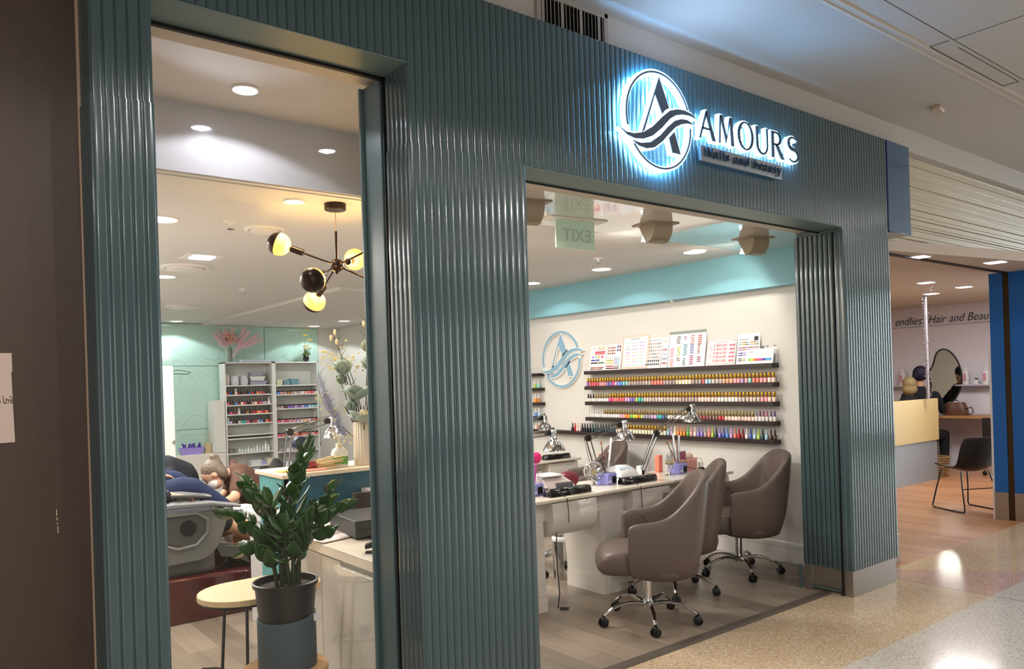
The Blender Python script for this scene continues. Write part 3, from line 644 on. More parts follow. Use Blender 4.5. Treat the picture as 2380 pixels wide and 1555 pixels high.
for b, c in protos.values():
    COL.objects.unlink(b); COL.objects.unlink(c)
def place_bottle(kind, loc, col, label, group, capcol=None, rz=0, sc=1):
    b, c = protos[kind]
    o = b.copy(); o.name = 'polish_bottle'; COL.objects.link(o); o.location = loc; o.rotation_euler = (0, 0, rz); o.scale = (sc, sc, sc)
    o.color = lin(col) + (1,); tag(o, label, 'nail polish bottle', group)
    k = c.copy(); COL.objects.link(k); k.parent = o; k.color = lin(capcol or col) + (1,)
    return o
NAMES = [('e8a0a8', 'pale pink'), ('d9606c', 'rose red'), ('f0d0c4', 'blush'), ('8e78c8', 'violet'), ('5f8fd8', 'blue'), ('8fd0c8', 'mint'), ('b09a94', 'taupe'), ('e87f72', 'coral'), ('f0b894', 'peach'), ('c8b8b0', 'greige'), ('f2e2c0', 'cream'), ('a7c8d8', 'ice blue'),
         ('e04f88', 'hot pink'), ('c02028', 'deep red'), ('f09040', 'orange'), ('e8d830', 'yellow'), ('5fb84a', 'green'), ('3a5aa8', 'navy blue'), ('28b0a8', 'turquoise'), ('6a4438', 'brown'), ('3a1820', 'dark wine'), ('e6e0dc', 'white'), ('9a9aa8', 'grey'), ('24404a', 'dark teal'), ('d0a8d8', 'lilac'), ('1c1a20', 'black'), ('7a2838', 'burgundy'), ('b8d060', 'lime'), ('c07830', 'amber')]
CN = {n: c for c, n in NAMES}
def jit(h, a=.08):
    r = [int(h[i:i + 2], 16) / 255 for i in (0, 2, 4)]; k = 1 + random.uniform(-a, a)
    return ''.join('%02x' % max(0, min(255, int(v * k * 255))) for v in r)
def run(seq):
    out = []
    for n, k in seq: out += [n] * k
    return out
ROWS = [
  (1.482, 'top bottle shelf', 5.865, 3.665, run([('violet', 1), ('rose red', 4), ('pale pink', 3), ('violet', 2), ('hot pink', 1), ('lilac', 1), ('blue', 2), ('mint', 2), ('taupe', 6), ('greige', 2), ('coral', 4), ('taupe', 4), ('cream', 5), ('taupe', 3), ('rose red', 1), ('ice blue', 2), ('greige', 3), ('peach', 3), ('pale pink', 2), ('lilac', 1), ('pale pink', 1), ('mint', 1), ('coral', 2), ('pale pink', 2), ('blush', 2)]), 'gold'),
  (1.322, 'middle bottle shelf', 5.865, 3.665, run([('white', 3), ('white', 6), ('hot pink', 2), ('coral', 2), ('rose red', 2), ('lilac', 2), ('violet', 2), ('lime', 1), ('turquoise', 1), ('mint', 1), ('greige', 12), ('taupe', 6), ('blush', 6), ('white', 6), ('greige', 6), ('pale pink', 2), ('blush', 2)]), 'gold'),
  (1.160, 'third bottle shelf', 5.865, 3.665, run([('white', 14), ('pale pink', 2), ('orange', 2), ('green', 1), ('yellow', 2), ('amber', 1), ('lime', 1), ('grey', 3), ('lilac', 2), ('turquoise', 2), ('navy blue', 1), ('dark teal', 1), ('white', 7), ('burgundy', 2), ('orange', 1), ('deep red', 2), ('burgundy', 2), ('brown', 3), ('deep red', 2), ('blush', 9), ('white', 6)]), 'dgold'),
  (1.008, 'lowest bottle shelf', 6.125, 3.665, run([('black', 1), ('deep red', 1), ('blush', 2), ('black', 4), ('dark teal', 9), ('greige', 1), ('amber', 16), ('ice blue', 1), ('lilac', 1), ('cream', 1), ('orange', 2), ('amber', 1), ('green', 1), ('pale pink', 1), ('blush', 1), ('violet', 2), ('taupe', 1), ('coral', 1), ('lime', 1), ('dark teal', 1), ('violet', 1), ('navy blue', 1), ('blue', 1), ('lilac', 1), ('coral', 1), ('deep red', 1), ('burgundy', 1), ('white', 1), ('navy blue', 1), ('ice blue', 1), ('lime', 1), ('dark teal', 1), ('ice blue', 1), ('brown', 1), ('dark wine', 1)]), 'colcap')]
random.seed(11)
for z, sname, ya, yb, seq, kind in ROWS:
    n = len(seq)
    for i, cn in enumerate(seq):
        y = ya + (yb - ya) * i / (n - 1); k = kind; cap = None; capn = 'gold cap'
        if z == 1.322 and i < 3: k = 'black'; capn = 'black cap'
        elif z == 1.322 and i < 9: k = 'dgold'
        if z == 1.160:
            if i < 7: k = 'white'; capn = 'white cap'
            if i >= n - 6: k = 'colcap'; cap = ['8c8c90', '7a3550', '9a4a78', 'c06080', '7a5a98', '604080'][i - n + 6]; capn = 'coloured cap'
        if z == 1.008:
            capn = 'matching cap'
            if i < 17: capn = 'pointed matching cap'
            if 17 <= i < 34: k = 'gold'; capn = 'gold cap'
        col = jit(CN[cn])
        if z == 1.008 and 18 <= i < 34: col = 'ece4cc'; cn = 'cream'
        place_bottle(k, (5.592 + random.uniform(-.003, .003), y, z), col, '%s bottle with %s, %s from left on the %s' % (cn, capn, ordw(i + 1), sname), 'polish bottles on the ' + sname, cap, rz=random.uniform(-.1, .1), sc=.98)
for r, (z, cs) in enumerate([(1.475, ['lime', 'mint']), (1.31, ['orange', 'amber']), (1.15, ['blue', 'ice blue']), (1.008, ['blush', 'coral'])]):
    for j, cn in enumerate(cs):
        place_bottle('white', (5.60, 6.74 - j * .055, z), CN[cn], '%s bottle with white cap at the %s of the left bank, %s row' % (cn, ['left', 'right end'][j], ['top', 'second', 'third', 'lowest'][r]), 'bottles on the left bank of shelves', sc=1.25)
# --- colour charts: leaning cards, local x runs to the right (towards -Y), z up
CARDW = mat('chart_white', 'e9e7ea', .35)
def chart(label, yL, yR, zt, dots, frame=None, lean=.05, base=0.0, edge=None, z0=1.6401, xo=5.60):
    W = yL - yR; H = zt - 1.64
    t = thing('colour_chart', label, 'colour chart', (xo, yL, z0), -PI / 2)
    board = bpy.data.objects.new('board', None)
    m = MB()
    ln = math.atan2(lean, H)
    m.T((0, 0, 0), (-ln, 0, 0)); m.box(0, W, 0, .006, 0.0005, H)
    b = m.build('board', frame or CARDW, t, smooth=0, bevel=.001)
    m = MB(); m.T((0, 0, 0), (-ln, 0, 0)); q = .0 if frame is None else .022
    if frame: m.box(q, W - q, -.001, .0001, q + .0, H - q); m.build('sheet', CARDW, b, smooth=0)
    mats = []; m = MB(); m.T((0, 0, 0), (-ln, 0, 0)); pal = {}
    for (x, z, w, h, c) in dots:
        if c not in pal: pal[c] = len(mats); mats.append(mat('print_' + c, c, .4))
        m.cur = pal[c]; m.box(x * W, (x + w) * W, -.0022, -.0012 if frame else -.0001, z * H, (z + h) * H)
    if dots: m.build('swatches', mats, b, smooth=0)
    return t
def grid(x0, z0, nx, nz, dx, dz, w, h, cols):
    return [(x0 + i * dx, z0 + j * dz, w, h, cols[(i + j * nx) % len(cols)] if not callable(cols) else cols(i, j)) for j in range(nz) for i in range(nx)]
GRY = '9a98a0'
chart('open white booklet of red, blue and orange bars, left end of chart shelf', 5.86, 5.62, 1.905, [(.1, .04, .42, .03, '281010'), (.25, .04, .35, .03, 'e8902c'), (.55, .04, .3, .03, '3a2018'), (.1, .10, .8, .035, 'a02818'), (.4, .10, .2, .035, 'f0b040'), (.1, .28, .4, .05, '38383c'), (.55, .28, .35, .05, '4a7a30'), (.1, .39, .5, .05, '2038a0'), (.3, .39, .2, .05, '90b0e8'), (.15, .5, .1, .08, 'b090e0'), (.33, .5, .1, .08, '70c8c0'), (.5, .5, .1, .08, 'f0b030'), (.7, .5, .12, .08, 'f05890'), (.3, .64, .6, .05, 'e05868'), (.3, .71, .6, .05, 'c83858'), (.45, .83, .45, .04, 'e0c8a8'), (.45, .9, .45, .03, 'd8b890'), (.15, .82, .14, .1, 'd8d4e4')])
chart('open white booklet with rows of nail swatches, second card on the chart shelf', 5.615, 5.405, 1.905, [(.05, .05, .45, .04, '300c0c'), (.25, .05, .3, .04, 'd82830'), (.55, .05, .35, .04, '403040'), (.05, .13, .45, .04, 'b02028'), (.55, .13, .35, .04, 'a08890'), (.05, .25, .45, .05, 'd0c878'), (.05, .35, .45, .05, 'c0b860')] + grid(.55, .23, 3, 3, .13, .08, .08, .05, ['a898d0', '90a8d8', '78c8c8']) + grid(.08, .45, 6, 1, .14, .1, .08, .05, ['c0c0c8', 'b8d0d0', 'e0c8c8']) + grid(.08, .62, 4, 3, .13, .11, .08, .06, ['a05850', 'c87870', '803830', 'b8605a']) + grid(.68, .72, 2, 2, .15, .13, .08, .09, ['4058a8', '903848']))
def pastel(i, j): return ['c9c6d4', 'b9b4dc', 'd9c0d8', 'b4dcd4', 'c8a8e0', 'd8d4c0', 'c4ccd8', 'dcc4c4'][(i * 3 + j * 5) % 8]
chart('beige framed chart of tiny pastel swatches, tallest of the left charts', 5.395, 5.04, 1.978, [(.3, .88, .35, .02, GRY)] + grid(.13, .10, 3, 8, .26, .094, .19, .03, pastel), frame=mat('chart_beige_frame', 'd9c9b8', .5))
chart('white chart of taupe and black nail dots beside the beige framed chart', 5.09, 4.885, 1.93, grid(.10, .10, 7, 7, .125, .115, .065, .065, lambda i, j: ['1c1818', '241c1c', '2a2020', '38302c', '584840', '8a7468', 'b09888'][min(6, max(0, j + (6 - i) // 3))] if j < 2 else ['8a7a70', 'a08a80', 'b8a49a', 'c8a8a0', 'b8b0a0', 'a88880'][(i + j) % 6]) + [(.08, .93, .84, .015, '8a8a90')])
chart('narrow white card with five striped swatches, wedged before the largest chart', 4.88, 4.80, 1.93, [(.15, .12, .7, .06, 'c07068'), (.15, .27, .7, .06, 'a0a0b0'), (.15, .42, .7, .06, 'b8bcc4'), (.15, .57, .7, .06, 'c88a84'), (.4, .82, .2, .07, 'c8c4a0')])
def bigc(i, j):
    r = j
    return ['e08078', 'e07c80', 'd8b830', '38a090', '303030', '9a3068', '803060', '30204a', 'b02838'][i] if r % 2 else ['f0a090', 'e8909c', 'e8d878', '50b8c8', '205868', 'b84078', '4050a0', '8a5040', 'c84048'][i]
chart('largest colour chart with a grey heading bar, centre of the chart shelf', 4.79, 4.365, 1.976, [(0, .925, 1, .075, '8c9690')] + [(x0 + i * .033, z0 + j * .055, .020, .035, c if (i + j) % 3 else c2) for (x0, z0, nx, nz, c, c2) in [(.06, .03, 3, 4, 'e06a68', 'f09c8c'), (.06, .29, 3, 5, 'ec8ca4', 'd86c8c'), (.24, .17, 3, 2, '4c2c20', 'e0a860'), (.24, .32, 3, 5, 'd8dc70', '8ca83c'), (.42, .04, 2, 4, '141c20', '50a0a0'), (.42, .32, 3, 6, '3ca8b8', '1c6484'), (.60, .06, 3, 5, '902458', 'c05080'), (.60, .36, 3, 5, '3c4c98', '7080c8'), (.80, .12, 3, 3, '6c1c28', 'b02c34'), (.80, .34, 2, 5, '7c4838', 'c07c5c'), (.22, .66, 3, 4, '4c5058', '8c8c98'), (.42, .76, 2, 2, 'b8588c', '9c7c90'), (.60, .62, 3, 5, 'c89c9c', 'a86470'), (.80, .60, 3, 5, 'b02028', 'd85058')] for j in range(nz) for i in range(nx)], lean=.055, xo=5.595)
chart('white chart of pink nail swatches in a clear holder right of the largest chart', 4.36, 4.045, 1.878, [(.3, .86, .4, .02, 'd8a8ac')] + grid(.25, .13, 8, 5, .058, .145, .04, .09, ['e89098', 'f0b8bc', 'd86c78', 'e8a4a8']) + grid(.78, .13, 4, 5, .045, .145, .036, .07, ['e06c78', 'c84c5c', 'e08890']) + [(.08, .25, .12, .2, 'd0ccd0'), (.08, .55, .12, .2, 'd0ccd0'), (.05, .06, .02, .02, '40404a'), (.93, .06, .02, .02, '40404a'), (.05, .9, .02, .02, '40404a'), (.93, .9, .02, .02, '40404a')], frame=mat('chart_clear_frame', 'dad6d6', .2))
chart('tall white chart with a round black stamp and gold to violet swatch rows', 4.035, 3.81, 1.905, [(.08, .80, .4, .02, GRY), (.74, .76, .17, .14, '2c2430')] + [(.06 + i * .075, z, .06, .035, cs[i % len(cs)]) for z, cs in [(.10, ['b0acb8', '302c38', '8c7c8c', 'b8b858']), (.16, ['c0bcc8', '24202c', '9c8c9c', 'c8c868']), (.28, ['8c74d0', '6858b8', '30305c', '8ca0d8']), (.35, ['9c84d8', '6058b8', '28284c', 'a0b0dc']), (.46, ['b07470', 'a878c0', '8c64a8', 'd87050', 'c09050']), (.53, ['b86c68', '9c74c4', 'c86c48', '486838']), (.63, ['a8c4d8', '9cb8cc', 'e0b860', 'c89040', '98803c', '6c6430']), (.70, ['9cc0dc', 'b4c8d4', 'd8a848', 'b8843c', '8c7834'])] for i in range(12)])
chart('white card with black doodles half hidden at the right end of the chart shelf', 3.83, 3.66, 1.82, [(.15, .72, .14, .1, '6c6c70'), (.4, .76, .12, .08, '84848c'), (.8, .8, .15, .03, '3c3c3c')], lean=.02, xo=5.635)
c = chart('low white card with a rainbow strip at the right end of the chart shelf', 3.925, 3.66, 1.768, [(.1, .2, .11, .15, '70d848'), (.2, .2, .08, .15, 'e0e840'), (.28, .2, .08, .15, 'f08830'), (.36, .2, .16, .15, 'f04870'), (.52, .2, .12, .15, 'b04c98'), (.64, .2, .1, .15, '3c38b0'), (.74, .2, .2, .15, '48a8d8'), (.1, .78, .14, .04, GRY)], lean=.03, xo=5.578)
# ================================================================ NAIL TABLES
TW = mat('gloss_white_table', 'd9d3ca', .12, coat=.6); TTOP = mat('cream_table_top', 'd8cfc0', .22, coat=.3); TDG = mat('table_recess', 'a9a299', .35)
def nail_table(label, x0, w, y, rz=0, n_ped=1, split=True, depth=.40, ped=True):
    t = thing('nail_table', label, 'nail table', (x0, y, 0), rz)
    m = MB(); yy = -.105
    m.loft([[(x, yv, z) for yv, z in [(yy, .737), (yy - .004, .742), (yy - .004, .757), (yy, .762), (depth, .762), (depth, .737)]] for x in (0.001, w - .001)])
    m.build('table_top', TTOP, t, smooth=0, bevel=.002)
    MB().box(.0, w, -.0, depth - .02, .60, .737).build('apron', TW, t, smooth=0, bevel=.002)
    if ped:
        m = MB()
        def ring(xa, xb, ya, z): r = .03; return [(xa, depth - .02, z), (xa, ya + r, z), (xa + r * .3, ya + r * .3, z), (xa + r, ya, z), (xb - .005, ya, z), (xb, ya + .005, z), (xb, depth - .02, z)]
        m.loft([ring(.085, .315, -.02, .135), ring(.085, .315, -.02, .18), ring(.05, .305, -.02, .60), ring(.035, .30, -.02, .605)])
        m.build('pedestal', TW, t, smooth=25)
        m = MB(); m.loft([ring(.080, .32, -.026, .0), ring(.080, .32, -.026, .10)]); m.loft([ring(.084, .316, -.022, .104), ring(.084, .316, -.022, .128)]); m.loft([ring(.087, .313, -.018, .05), ring(.087, .313, -.018, .14)]); m.build('plinth', TW, t, smooth=25)
        MB().box(.006, .016, -.004, 0, .605, .735).build('gap', BLACK, t, smooth=0)
        m = MB(); P = [(-.0, .735), (-.085, .728), (-.088, .70), (-.095, .64), (-.090, .58), (-.070, .53), (-.035, .500), (.02, .492), (.05, .50), (.05, .735)]
        m.loft([[(x, a, z) for a, z in P] for x in (.33, w - .035)])
        d = m.build('drawer', TW, t, smooth=50, bevel=.003)
        mm = MB(); mm.loft([[(x, -.090, z), (x, -.084, z)] for x, z in [(.45, .732), (.47, .705), (.49, .70), (.62, .70), (.64, .705), (.66, .732)]], closed=False, caps=False); mm.build('finger_pull', TDG, d, smooth=0)
    return t
nail_table('white nail table at the left edge of the entrance, beside the fluted post', 3.03, .775, 3.99)
nail_table('middle white nail table, behind the front brown chair', 3.815, .775, 4.00)
nail_table('white nail table at the far right end of the row, against the side wall', 4.60, .74, 4.01)
nail_table('white nail table of the second row, near the pale blue wall emblem', 4.63, .75, 5.88)
# small side return shelf behind the end table
# ================================================================ BROWN CHAIRS
LEA = mat('taupe_leatherette', '5e514a', .42, bump=.06, bscale=260, spec=.45)
SEAM = mat('seam_thread', '4d4039', .6)
CB = mat('caster_black', '0e0d0d', .35)
def interp(a, b, t): return a + (b - a) * t
def tub_chair(label, loc, rz):
    t = thing('salon_chair', label, 'chair', loc, rz, None)
    # shell
    path = [(.185, -.286, .635), (.175, -.290, .655), (.13, -.296, .672), (.04, -.298, .676), (-.05, -.297, .695), (-.12, -.293, .745), (-.19, -.285, .815), (-.26, -.268, .885), (-.325, -.215, .935), (-.352, -.11, .955), (-.356, 0, .958)]
    full = path + [(x, -y, f) for x, y, f in reversed(path[:-1])]
    rings = []
    N = len(full)
    for i, (x, y, zr) in enumerate(full):
        a = Vector(full[max(i - 1, 0)][:2]); b = Vector(full[min(i + 1, N - 1)][:2]); d = (b - a).normalized(); nrm = Vector((-d.y, d.x))
        if nrm.dot(Vector((-.02 - x, -y))) < 0: nrm = -nrm
        g = max(0, min(1, (zr - .68) / .27)); back = .075 * g * min(1, max(0, (-x - .1) / .2))
        P = Vector((x + back, y)); lean = Vector((-back, 0)); out = []; thick = .050 + .014 * g
        ps = [(.050, .335, .0), (.026, .325, .0), (.008, .37, .05), (.0, .46, .2), (-.003, .56 + .1 * g, .5), (0, zr - .03, 1), (.006, zr - .007, 1), (thick * .5, zr + .002, 1), (thick - .006, zr - .008, 1), (thick, zr - .04, .95), (thick + .008, .56, .5), (thick + .015, .42, .2)]
        for off, z, lf in ps:
            q = P + nrm * off + lean * lf
            k = 1 - .15 * max(0, (.48 - z) / .16) ** 1.6; q = Vector(((q.x + .03) * k - .03, q.y * (1 - .10 * max(0, (.48 - z) / .16) ** 1.6)))
            out.append((q.x - .045 - (.03 * max(0, (.55 - z) / .25) if q.x > .1 else 0) * -.6, q.y, z))
        rings.append(out)
    m = MB(); m.loft(rings); m.build('shell', LEA, t, smooth=60, sub=2)
    # pan under the seat
    m = MB(); sec = []
    for s, z in ((.55, .300), (.82, .303), (.98, .32), (1.04, .36), (1.02, .43)):
        sec.append([((-.085 + (.235 * math.cos(a)) * s), .262 * math.sin(a) * s, z) for a in [2 * PI * i / 20 for i in range(20)]])
    m.loft(sec); m.build('seat_pan', LEA, t, smooth=60)
    # cushion
    def cr(xa, xb, hw, z, r=.07): return [(xa, -hw * .9, z), (xa + .06, -hw, z), (xb - r, -hw, z), (xb - r * .3, -hw + r * .3, z), (xb, -hw + r, z), (xb + .012, 0, z), (xb, hw - r, z), (xb - r * .3, hw - r * .3, z), (xb - r, hw, z), (xa + .06, hw, z), (xa, hw * .9, z)]
    m = MB(); m.loft([cr(-.25, .25, .20, .335), cr(-.25, .305, .225, .343), cr(-.25, .325, .240, .38), cr(-.25, .318, .240, .44), cr(-.25, .285, .234, .480), cr(-.25, .22, .20, .496), cr(-.24, .10, .12, .50)]); m.build('seat', LEA, t, smooth=60, sub=1)
    # quilting on the inner back
    m = MB()
    def ib(u, z):   # inner back surface
        y = u * .19; g = 1 if z > .6 else .9; return (-.305 - .07 * max(0, (z - .5) / .45) + .18 * (abs(y) / .24) ** 2.6, y, z)
    for k in (-1, -.5, 0, .5, 1):
        for sg in (1, -1):
            pp = [ib(k + sg * (z - .5) * 1.6, z) for z in [.50 + .04 * i for i in range(9)] if abs(k + sg * (z - .5) * 1.6) < 1.0]
            if len(pp) > 1: m.tube(pp, .0022, n=5)
    m.build('quilting', SEAM, t)
    for sgn in (-1, 1):
        m = MB()
        for xs in ((.09, .52, .0, .635), (.0, .635, -.08, .50), (-.08, .50, -.15, .66)): m.tube([(xs[0], sgn * .242, xs[1]), (xs[2], sgn * .242, xs[3])], .0022, n=5)
        m.build('quilting', SEAM, t)
    base_parts(t, .295)
    return t
def base_parts(t, ztop, R=.315, nl=5, colz=.12):
    m = MB(); m.lathe([(.028, colz), (.028, ztop - .02), (.016, ztop - .02), (.016, ztop + .02)], 20); m.build('gas_column', CHROME, t)
    m = MB(); m.lathe([(.02, .085), (.036, .092), (.04, .125), (.03, .14), (.028, .15)], 20); m.build('hub', CHROME, t)
    for k in range(nl):
        a = 2 * PI * k / nl + .35; ca, sa = math.cos(a), math.sin(a)
        pts = [(r, z) for r, z in [(.025, .112), (.08, .128), (.14, .132), (.20, .124), (.25, .105), (R - .028, .082), (R - .01, .068)]]
        m = MB(); m.tube([(r * ca, r * sa, z) for r, z in pts], .016, n=10, rs=[.020, .017, .0145, .0135, .013, .0135, .012], flat=.8); m.build('leg', CHROME, t)
        c = MB(); b = a + .9 * (1 if k % 2 else -1) + 1.2; cb, sb = math.cos(b), math.sin(b); cx, cy = (R - .006) * ca, (R - .006) * sa
        for s in (-1, 1):
            p = Vector((cx, cy, .028)); ax = Vector((-sb, cb, 0))
            c.tube([p + ax * s * .004, p + ax * s * .006, p + ax * s * .019, p + ax * s * .021], .028, n=16, rs=[.022, .028, .028, .022])
        c.tube([(cx, cy, .028), (cx, cy, .072)], .008, n=8); c.ball((cx, cy, .045), .02, 10)
        c.build('caster', CB, t)
CH = math.radians
tub_chair('front taupe leatherette swivel chair on a chrome star base, nearest the walkway', (3.67, 3.36, 0), CH(138))
tub_chair('taupe swivel chair in the middle, mostly hidden behind the front one', (4.31, 3.70, 0), CH(132))
tub_chair('taupe swivel chair furthest right, near the side wall and its white skirting', (5.10, 3.70, 0), CH(142))
tub_chair('taupe swivel chair of the second row, showing only its backrest behind the tables', (5.10, 5.42, 0), CH(150))
# technician stools behind the tables
def stool(label, loc, h=.42):
    t = thing('rolling_stool', label, 'stool', loc)
    m = MB(); m.lathe([(.001, h + .0), (.12, h), (.165, h + .02), (.172, h + .055), (.15, h + .085), (.001, h + .095)], 28); m.build('seat', mat('black_vinyl', '15110f', .3), t, smooth=60)
    base_parts(t, h, R=.26); return t
stool('black padded rolling stool in the gap between the left two tables', (4.04, 4.86, 0), .40)
stool('black padded rolling stool glimpsed under the middle table', (4.86, 4.74, 0), .40)
# bin
t = thing('pedal_bin', 'slim chrome waste bin with a plastic liner under the left tables', 'bin', (4.01, 4.55, 0))
m = MB(); m.lathe([(.078, 0), (.08, .01), (.08, .30), (.078, .305)], 28); m.build('body', mat('polished_steel', 'b9b6b2', .15, .95), t)
m = MB(); m.lathe([(.082, .296), (.085, .305), (.083, .33), (.079, .335)], 28); m.build('liner', mat('thin_white_plastic', 'dfe2e4', .3), t)
m = MB(); m.lathe([(.080, .336), (.080, .365), (.06, .385), (.001, .392)], 28); m.build('lid', CHROME, t)
# ================================================================ DESK LAMPS AND TABLE ITEMS
SHC = mat('spun_chrome', 'cfcfd2', .09, 1.0)
ROD = mat('dark_chrome_rod', '8f8f92', .18, 1.0)
BLK = mat('black_plastic', '171516', .35)
def desk_lamp(label, base, elbow, top, rim_r=.08, side=(0, 1, 0), z0=.7625, h=.15):
    b, e, t0 = Vector(base), Vector(elbow), Vector(top)
    t = thing('desk_lamp', label, 'lamp', base)
    L = lambda v: Vector(v) - b
    s = Vector(side).normalized() * .016
    m = MB(); m.cyl((0, 0, 0), (0, 0, .012), .03, n=16).cyl((0, 0, .012), (0, 0, .05), .012, n=12); m.box(-.02, .02, -.03, .03, .0, .014); m.build('base', BLK, t, smooth=40)
    n = (e - b).normalized(); p0 = Vector((0, 0, .045)); p1 = L(e)
    d1 = (p1 - p0).cross(Vector(side)).normalized() * .018
    m = MB(); m.cyl(p0 + d1, p1 + d1, .0055, n=8).cyl(p0 - d1, p1 - d1, .0055, n=8); m.build('lower_arm', ROD, t)
    m = MB(); q = p0.lerp(p1, .15); r = p0.lerp(p1, .62)
    m.tube([q + d1 * .2 + Vector((.004 * math.cos(i * 1.57), .004 * math.sin(i * 1.57), 0)) + (r - q) * i / 60 for i in range(61)], .0013, n=4); m.build('spring', CHROME, t)
    hd = L(t0) + Vector((0, 0, -.02)); p2 = hd + (p1 - hd).normalized() * .045
    d2 = (p2 - p1).cross(Vector(side)).normalized() * .018
    m = MB(); m.cyl(p1 + d2, p2 + d2, .0055, n=8).cyl(p1 - d2, p2 - d2, .0055, n=8); m.build('upper_arm', CHROME, t)
    m = MB(); m.cyl(p1 - Vector(side) * .012, p1 + Vector(side) * .012, .026, n=14).cyl(p2 - Vector(side) * .01, p2 + Vector(side) * .01, .022, n=14); m.build('joint', BLK, t, smooth=40)
    m = MB(); m.tube([p0 + d1 * 2, p0.lerp(p1, .5) + d1 * 2.2, p1 + d1 * 1.8, p1.lerp(p2, .5) + d2 * 2, p2 + d2 * 1.6, L(t0) + Vector((0, 0, .01))], .002, n=6); m.build('cord', BLK, t)
    T = L(t0)
    m = MB(); m.lathe([(.0005, 0), (.014, -.001), (.023, -.008), (.025, -.02), (.025, -h * .46), (.03, -h * .50), (.048, -h * .60), (.066, -h * .78), (rim_r - .002, -h * .95), (rim_r, -h), (rim_r - .003, -h), (.062, -h * .80), (.042, -h * .62), (.022, -h * .5), (.0005, -h * .49)], 32, c=T); m.build('shade', SHC, t, smooth=50)
    m = MB(); m.ball(T + Vector((0, 0, -h * .70)), .024, 12); m.build('bulb', mat('frosted_bulb', 'e9e4d8', .3), t)
    m = MB(); m.cyl(T + Vector((0, 0, -.002)), T + Vector((0, 0, .014)), .006, n=8); m.build('cable_gland', BLK, t)
    return t
desk_lamp('chrome arm lamp standing highest, before the right half of the polish shelves', (4.60, 4.22, .762), (4.745, 4.2, 1.10), (5.085, 4.1, 1.326), .082)
desk_lamp('chrome arm lamp with its bell shade over the middle of the tables', (4.18, 4.30, .762), (4.06, 4.28, 1.106), (4.30, 4.12, 1.232), .082, side=(.3, 1, 0))
desk_lamp('chrome arm lamp over the left table, its arms leaving behind the fluted post', (3.05, 4.28, .762), (3.22, 4.25, 1.16), (3.56, 4.1, 1.208), .08)
desk_lamp('smaller looking chrome arm lamp over the second row table, above the black hand rest', (4.66, 6.05, .762), (4.80, 5.98, 1.13), (5.056, 5.95, 1.207), .08)
# hand rests
def hand_rest(label, x0, x1, y, z=.762, d=.085, h=.052):
    t = thing('hand_rest', label, 'hand rest', ((x0 + x1) / 2, y, z)); w = (x1 - x0) / 2
    m = MB(); sec = [(-d / 2, .0), (-d / 2, h * .6), (-d * .36, h * .95), (0, h), (d * .36, h * .95), (d / 2, h * .6), (d / 2, .0)]
    m.loft([[(x, a * s, b * s2) for a, b in sec] for x, s, s2 in ((-w, .8, .8), (-w + .012, 1, 1), (w - .012, 1, 1), (w, .8, .8))]); m.build('cushion', mat('glossy_black_wrap', '120f0f', .12, coat=.5, bump=.25, bscale=30), t, smooth=50); return t
hand_rest('long black hand rest on the left table, before the white and grey lamp unit', 3.37, 3.76, 3.975)
hand_rest('long black hand rest on the middle table, before the chrome arm lamp', 4.14, 4.50, 4.02)
hand_rest('black hand rest on the second row table, under a chrome lamp shade', 4.95, 5.28, 5.86)
# UV nail lamps
UW = mat('uv_lamp_white', 'dcdadb', .25, coat=.3); UG = mat('uv_lamp_grey', '6d6a6e', .4)
t = thing('nail_dryer', 'pinkish white nail dryer with a dark grey opening on the left table', 'nail dryer', (3.58, 4.14, .762), -.15)
m = MB(); sec = [(-.10, .0), (-.10, .05), (-.075, .085), (-.03, .118), (.05, .122), (.10, .10), (.115, .04), (.115, 0)]
m.loft([[(x, a, b * s) for a, b in sec] for x, s in ((-.13, .8), (-.12, 1), (.02, 1.0), (.055, .96), (.125, .62), (.13, .5))]); m.build('body', mat('uv_lamp_pinkish', 'dccdc9', .3, coat=.3), t, smooth=40)
MB().box(-.045, .10, -.108, -.09, .012, .078).build('opening', UG, t, bevel=.01, seg=3)
MB().box(-.135, .045, -.085, .10, .118, .128).build('lid', UW, t, bevel=.004)
t = thing('nail_dryer', 'white domed nail dryer with a dark hand opening on the middle table', 'nail dryer', (4.38, 4.27, .762), .1)
m = MB(); sec = [(-.10 + .0, 0)] + [(-.115 * math.cos(a), .112 * math.sin(a)) for a in [PI * i / 12 for i in range(1, 12)]] + [(.1, 0)]
m.loft([[(x, a, b * s) for a, b in sec] for x, s in ((-.11, .62), (-.09, .9), (.0, 1.0), (.08, .95), (.11, .8))]); m.build('body', UW, t, smooth=60)
m = MB(); m.loft([[(.112, a * .5, b * .55) for a, b in sec], [(.09, a * .5, b * .55) for a, b in sec]]); m.build('opening', BLK, t, smooth=60)
MB().T((-.01, -.066, .088), (math.radians(38), 0, 0)).box(-.07, .06, -.012, .016, -.003, .003).build('display', mat('pale_blue_panel', 'b9cbd8', .2), t, bevel=.002)
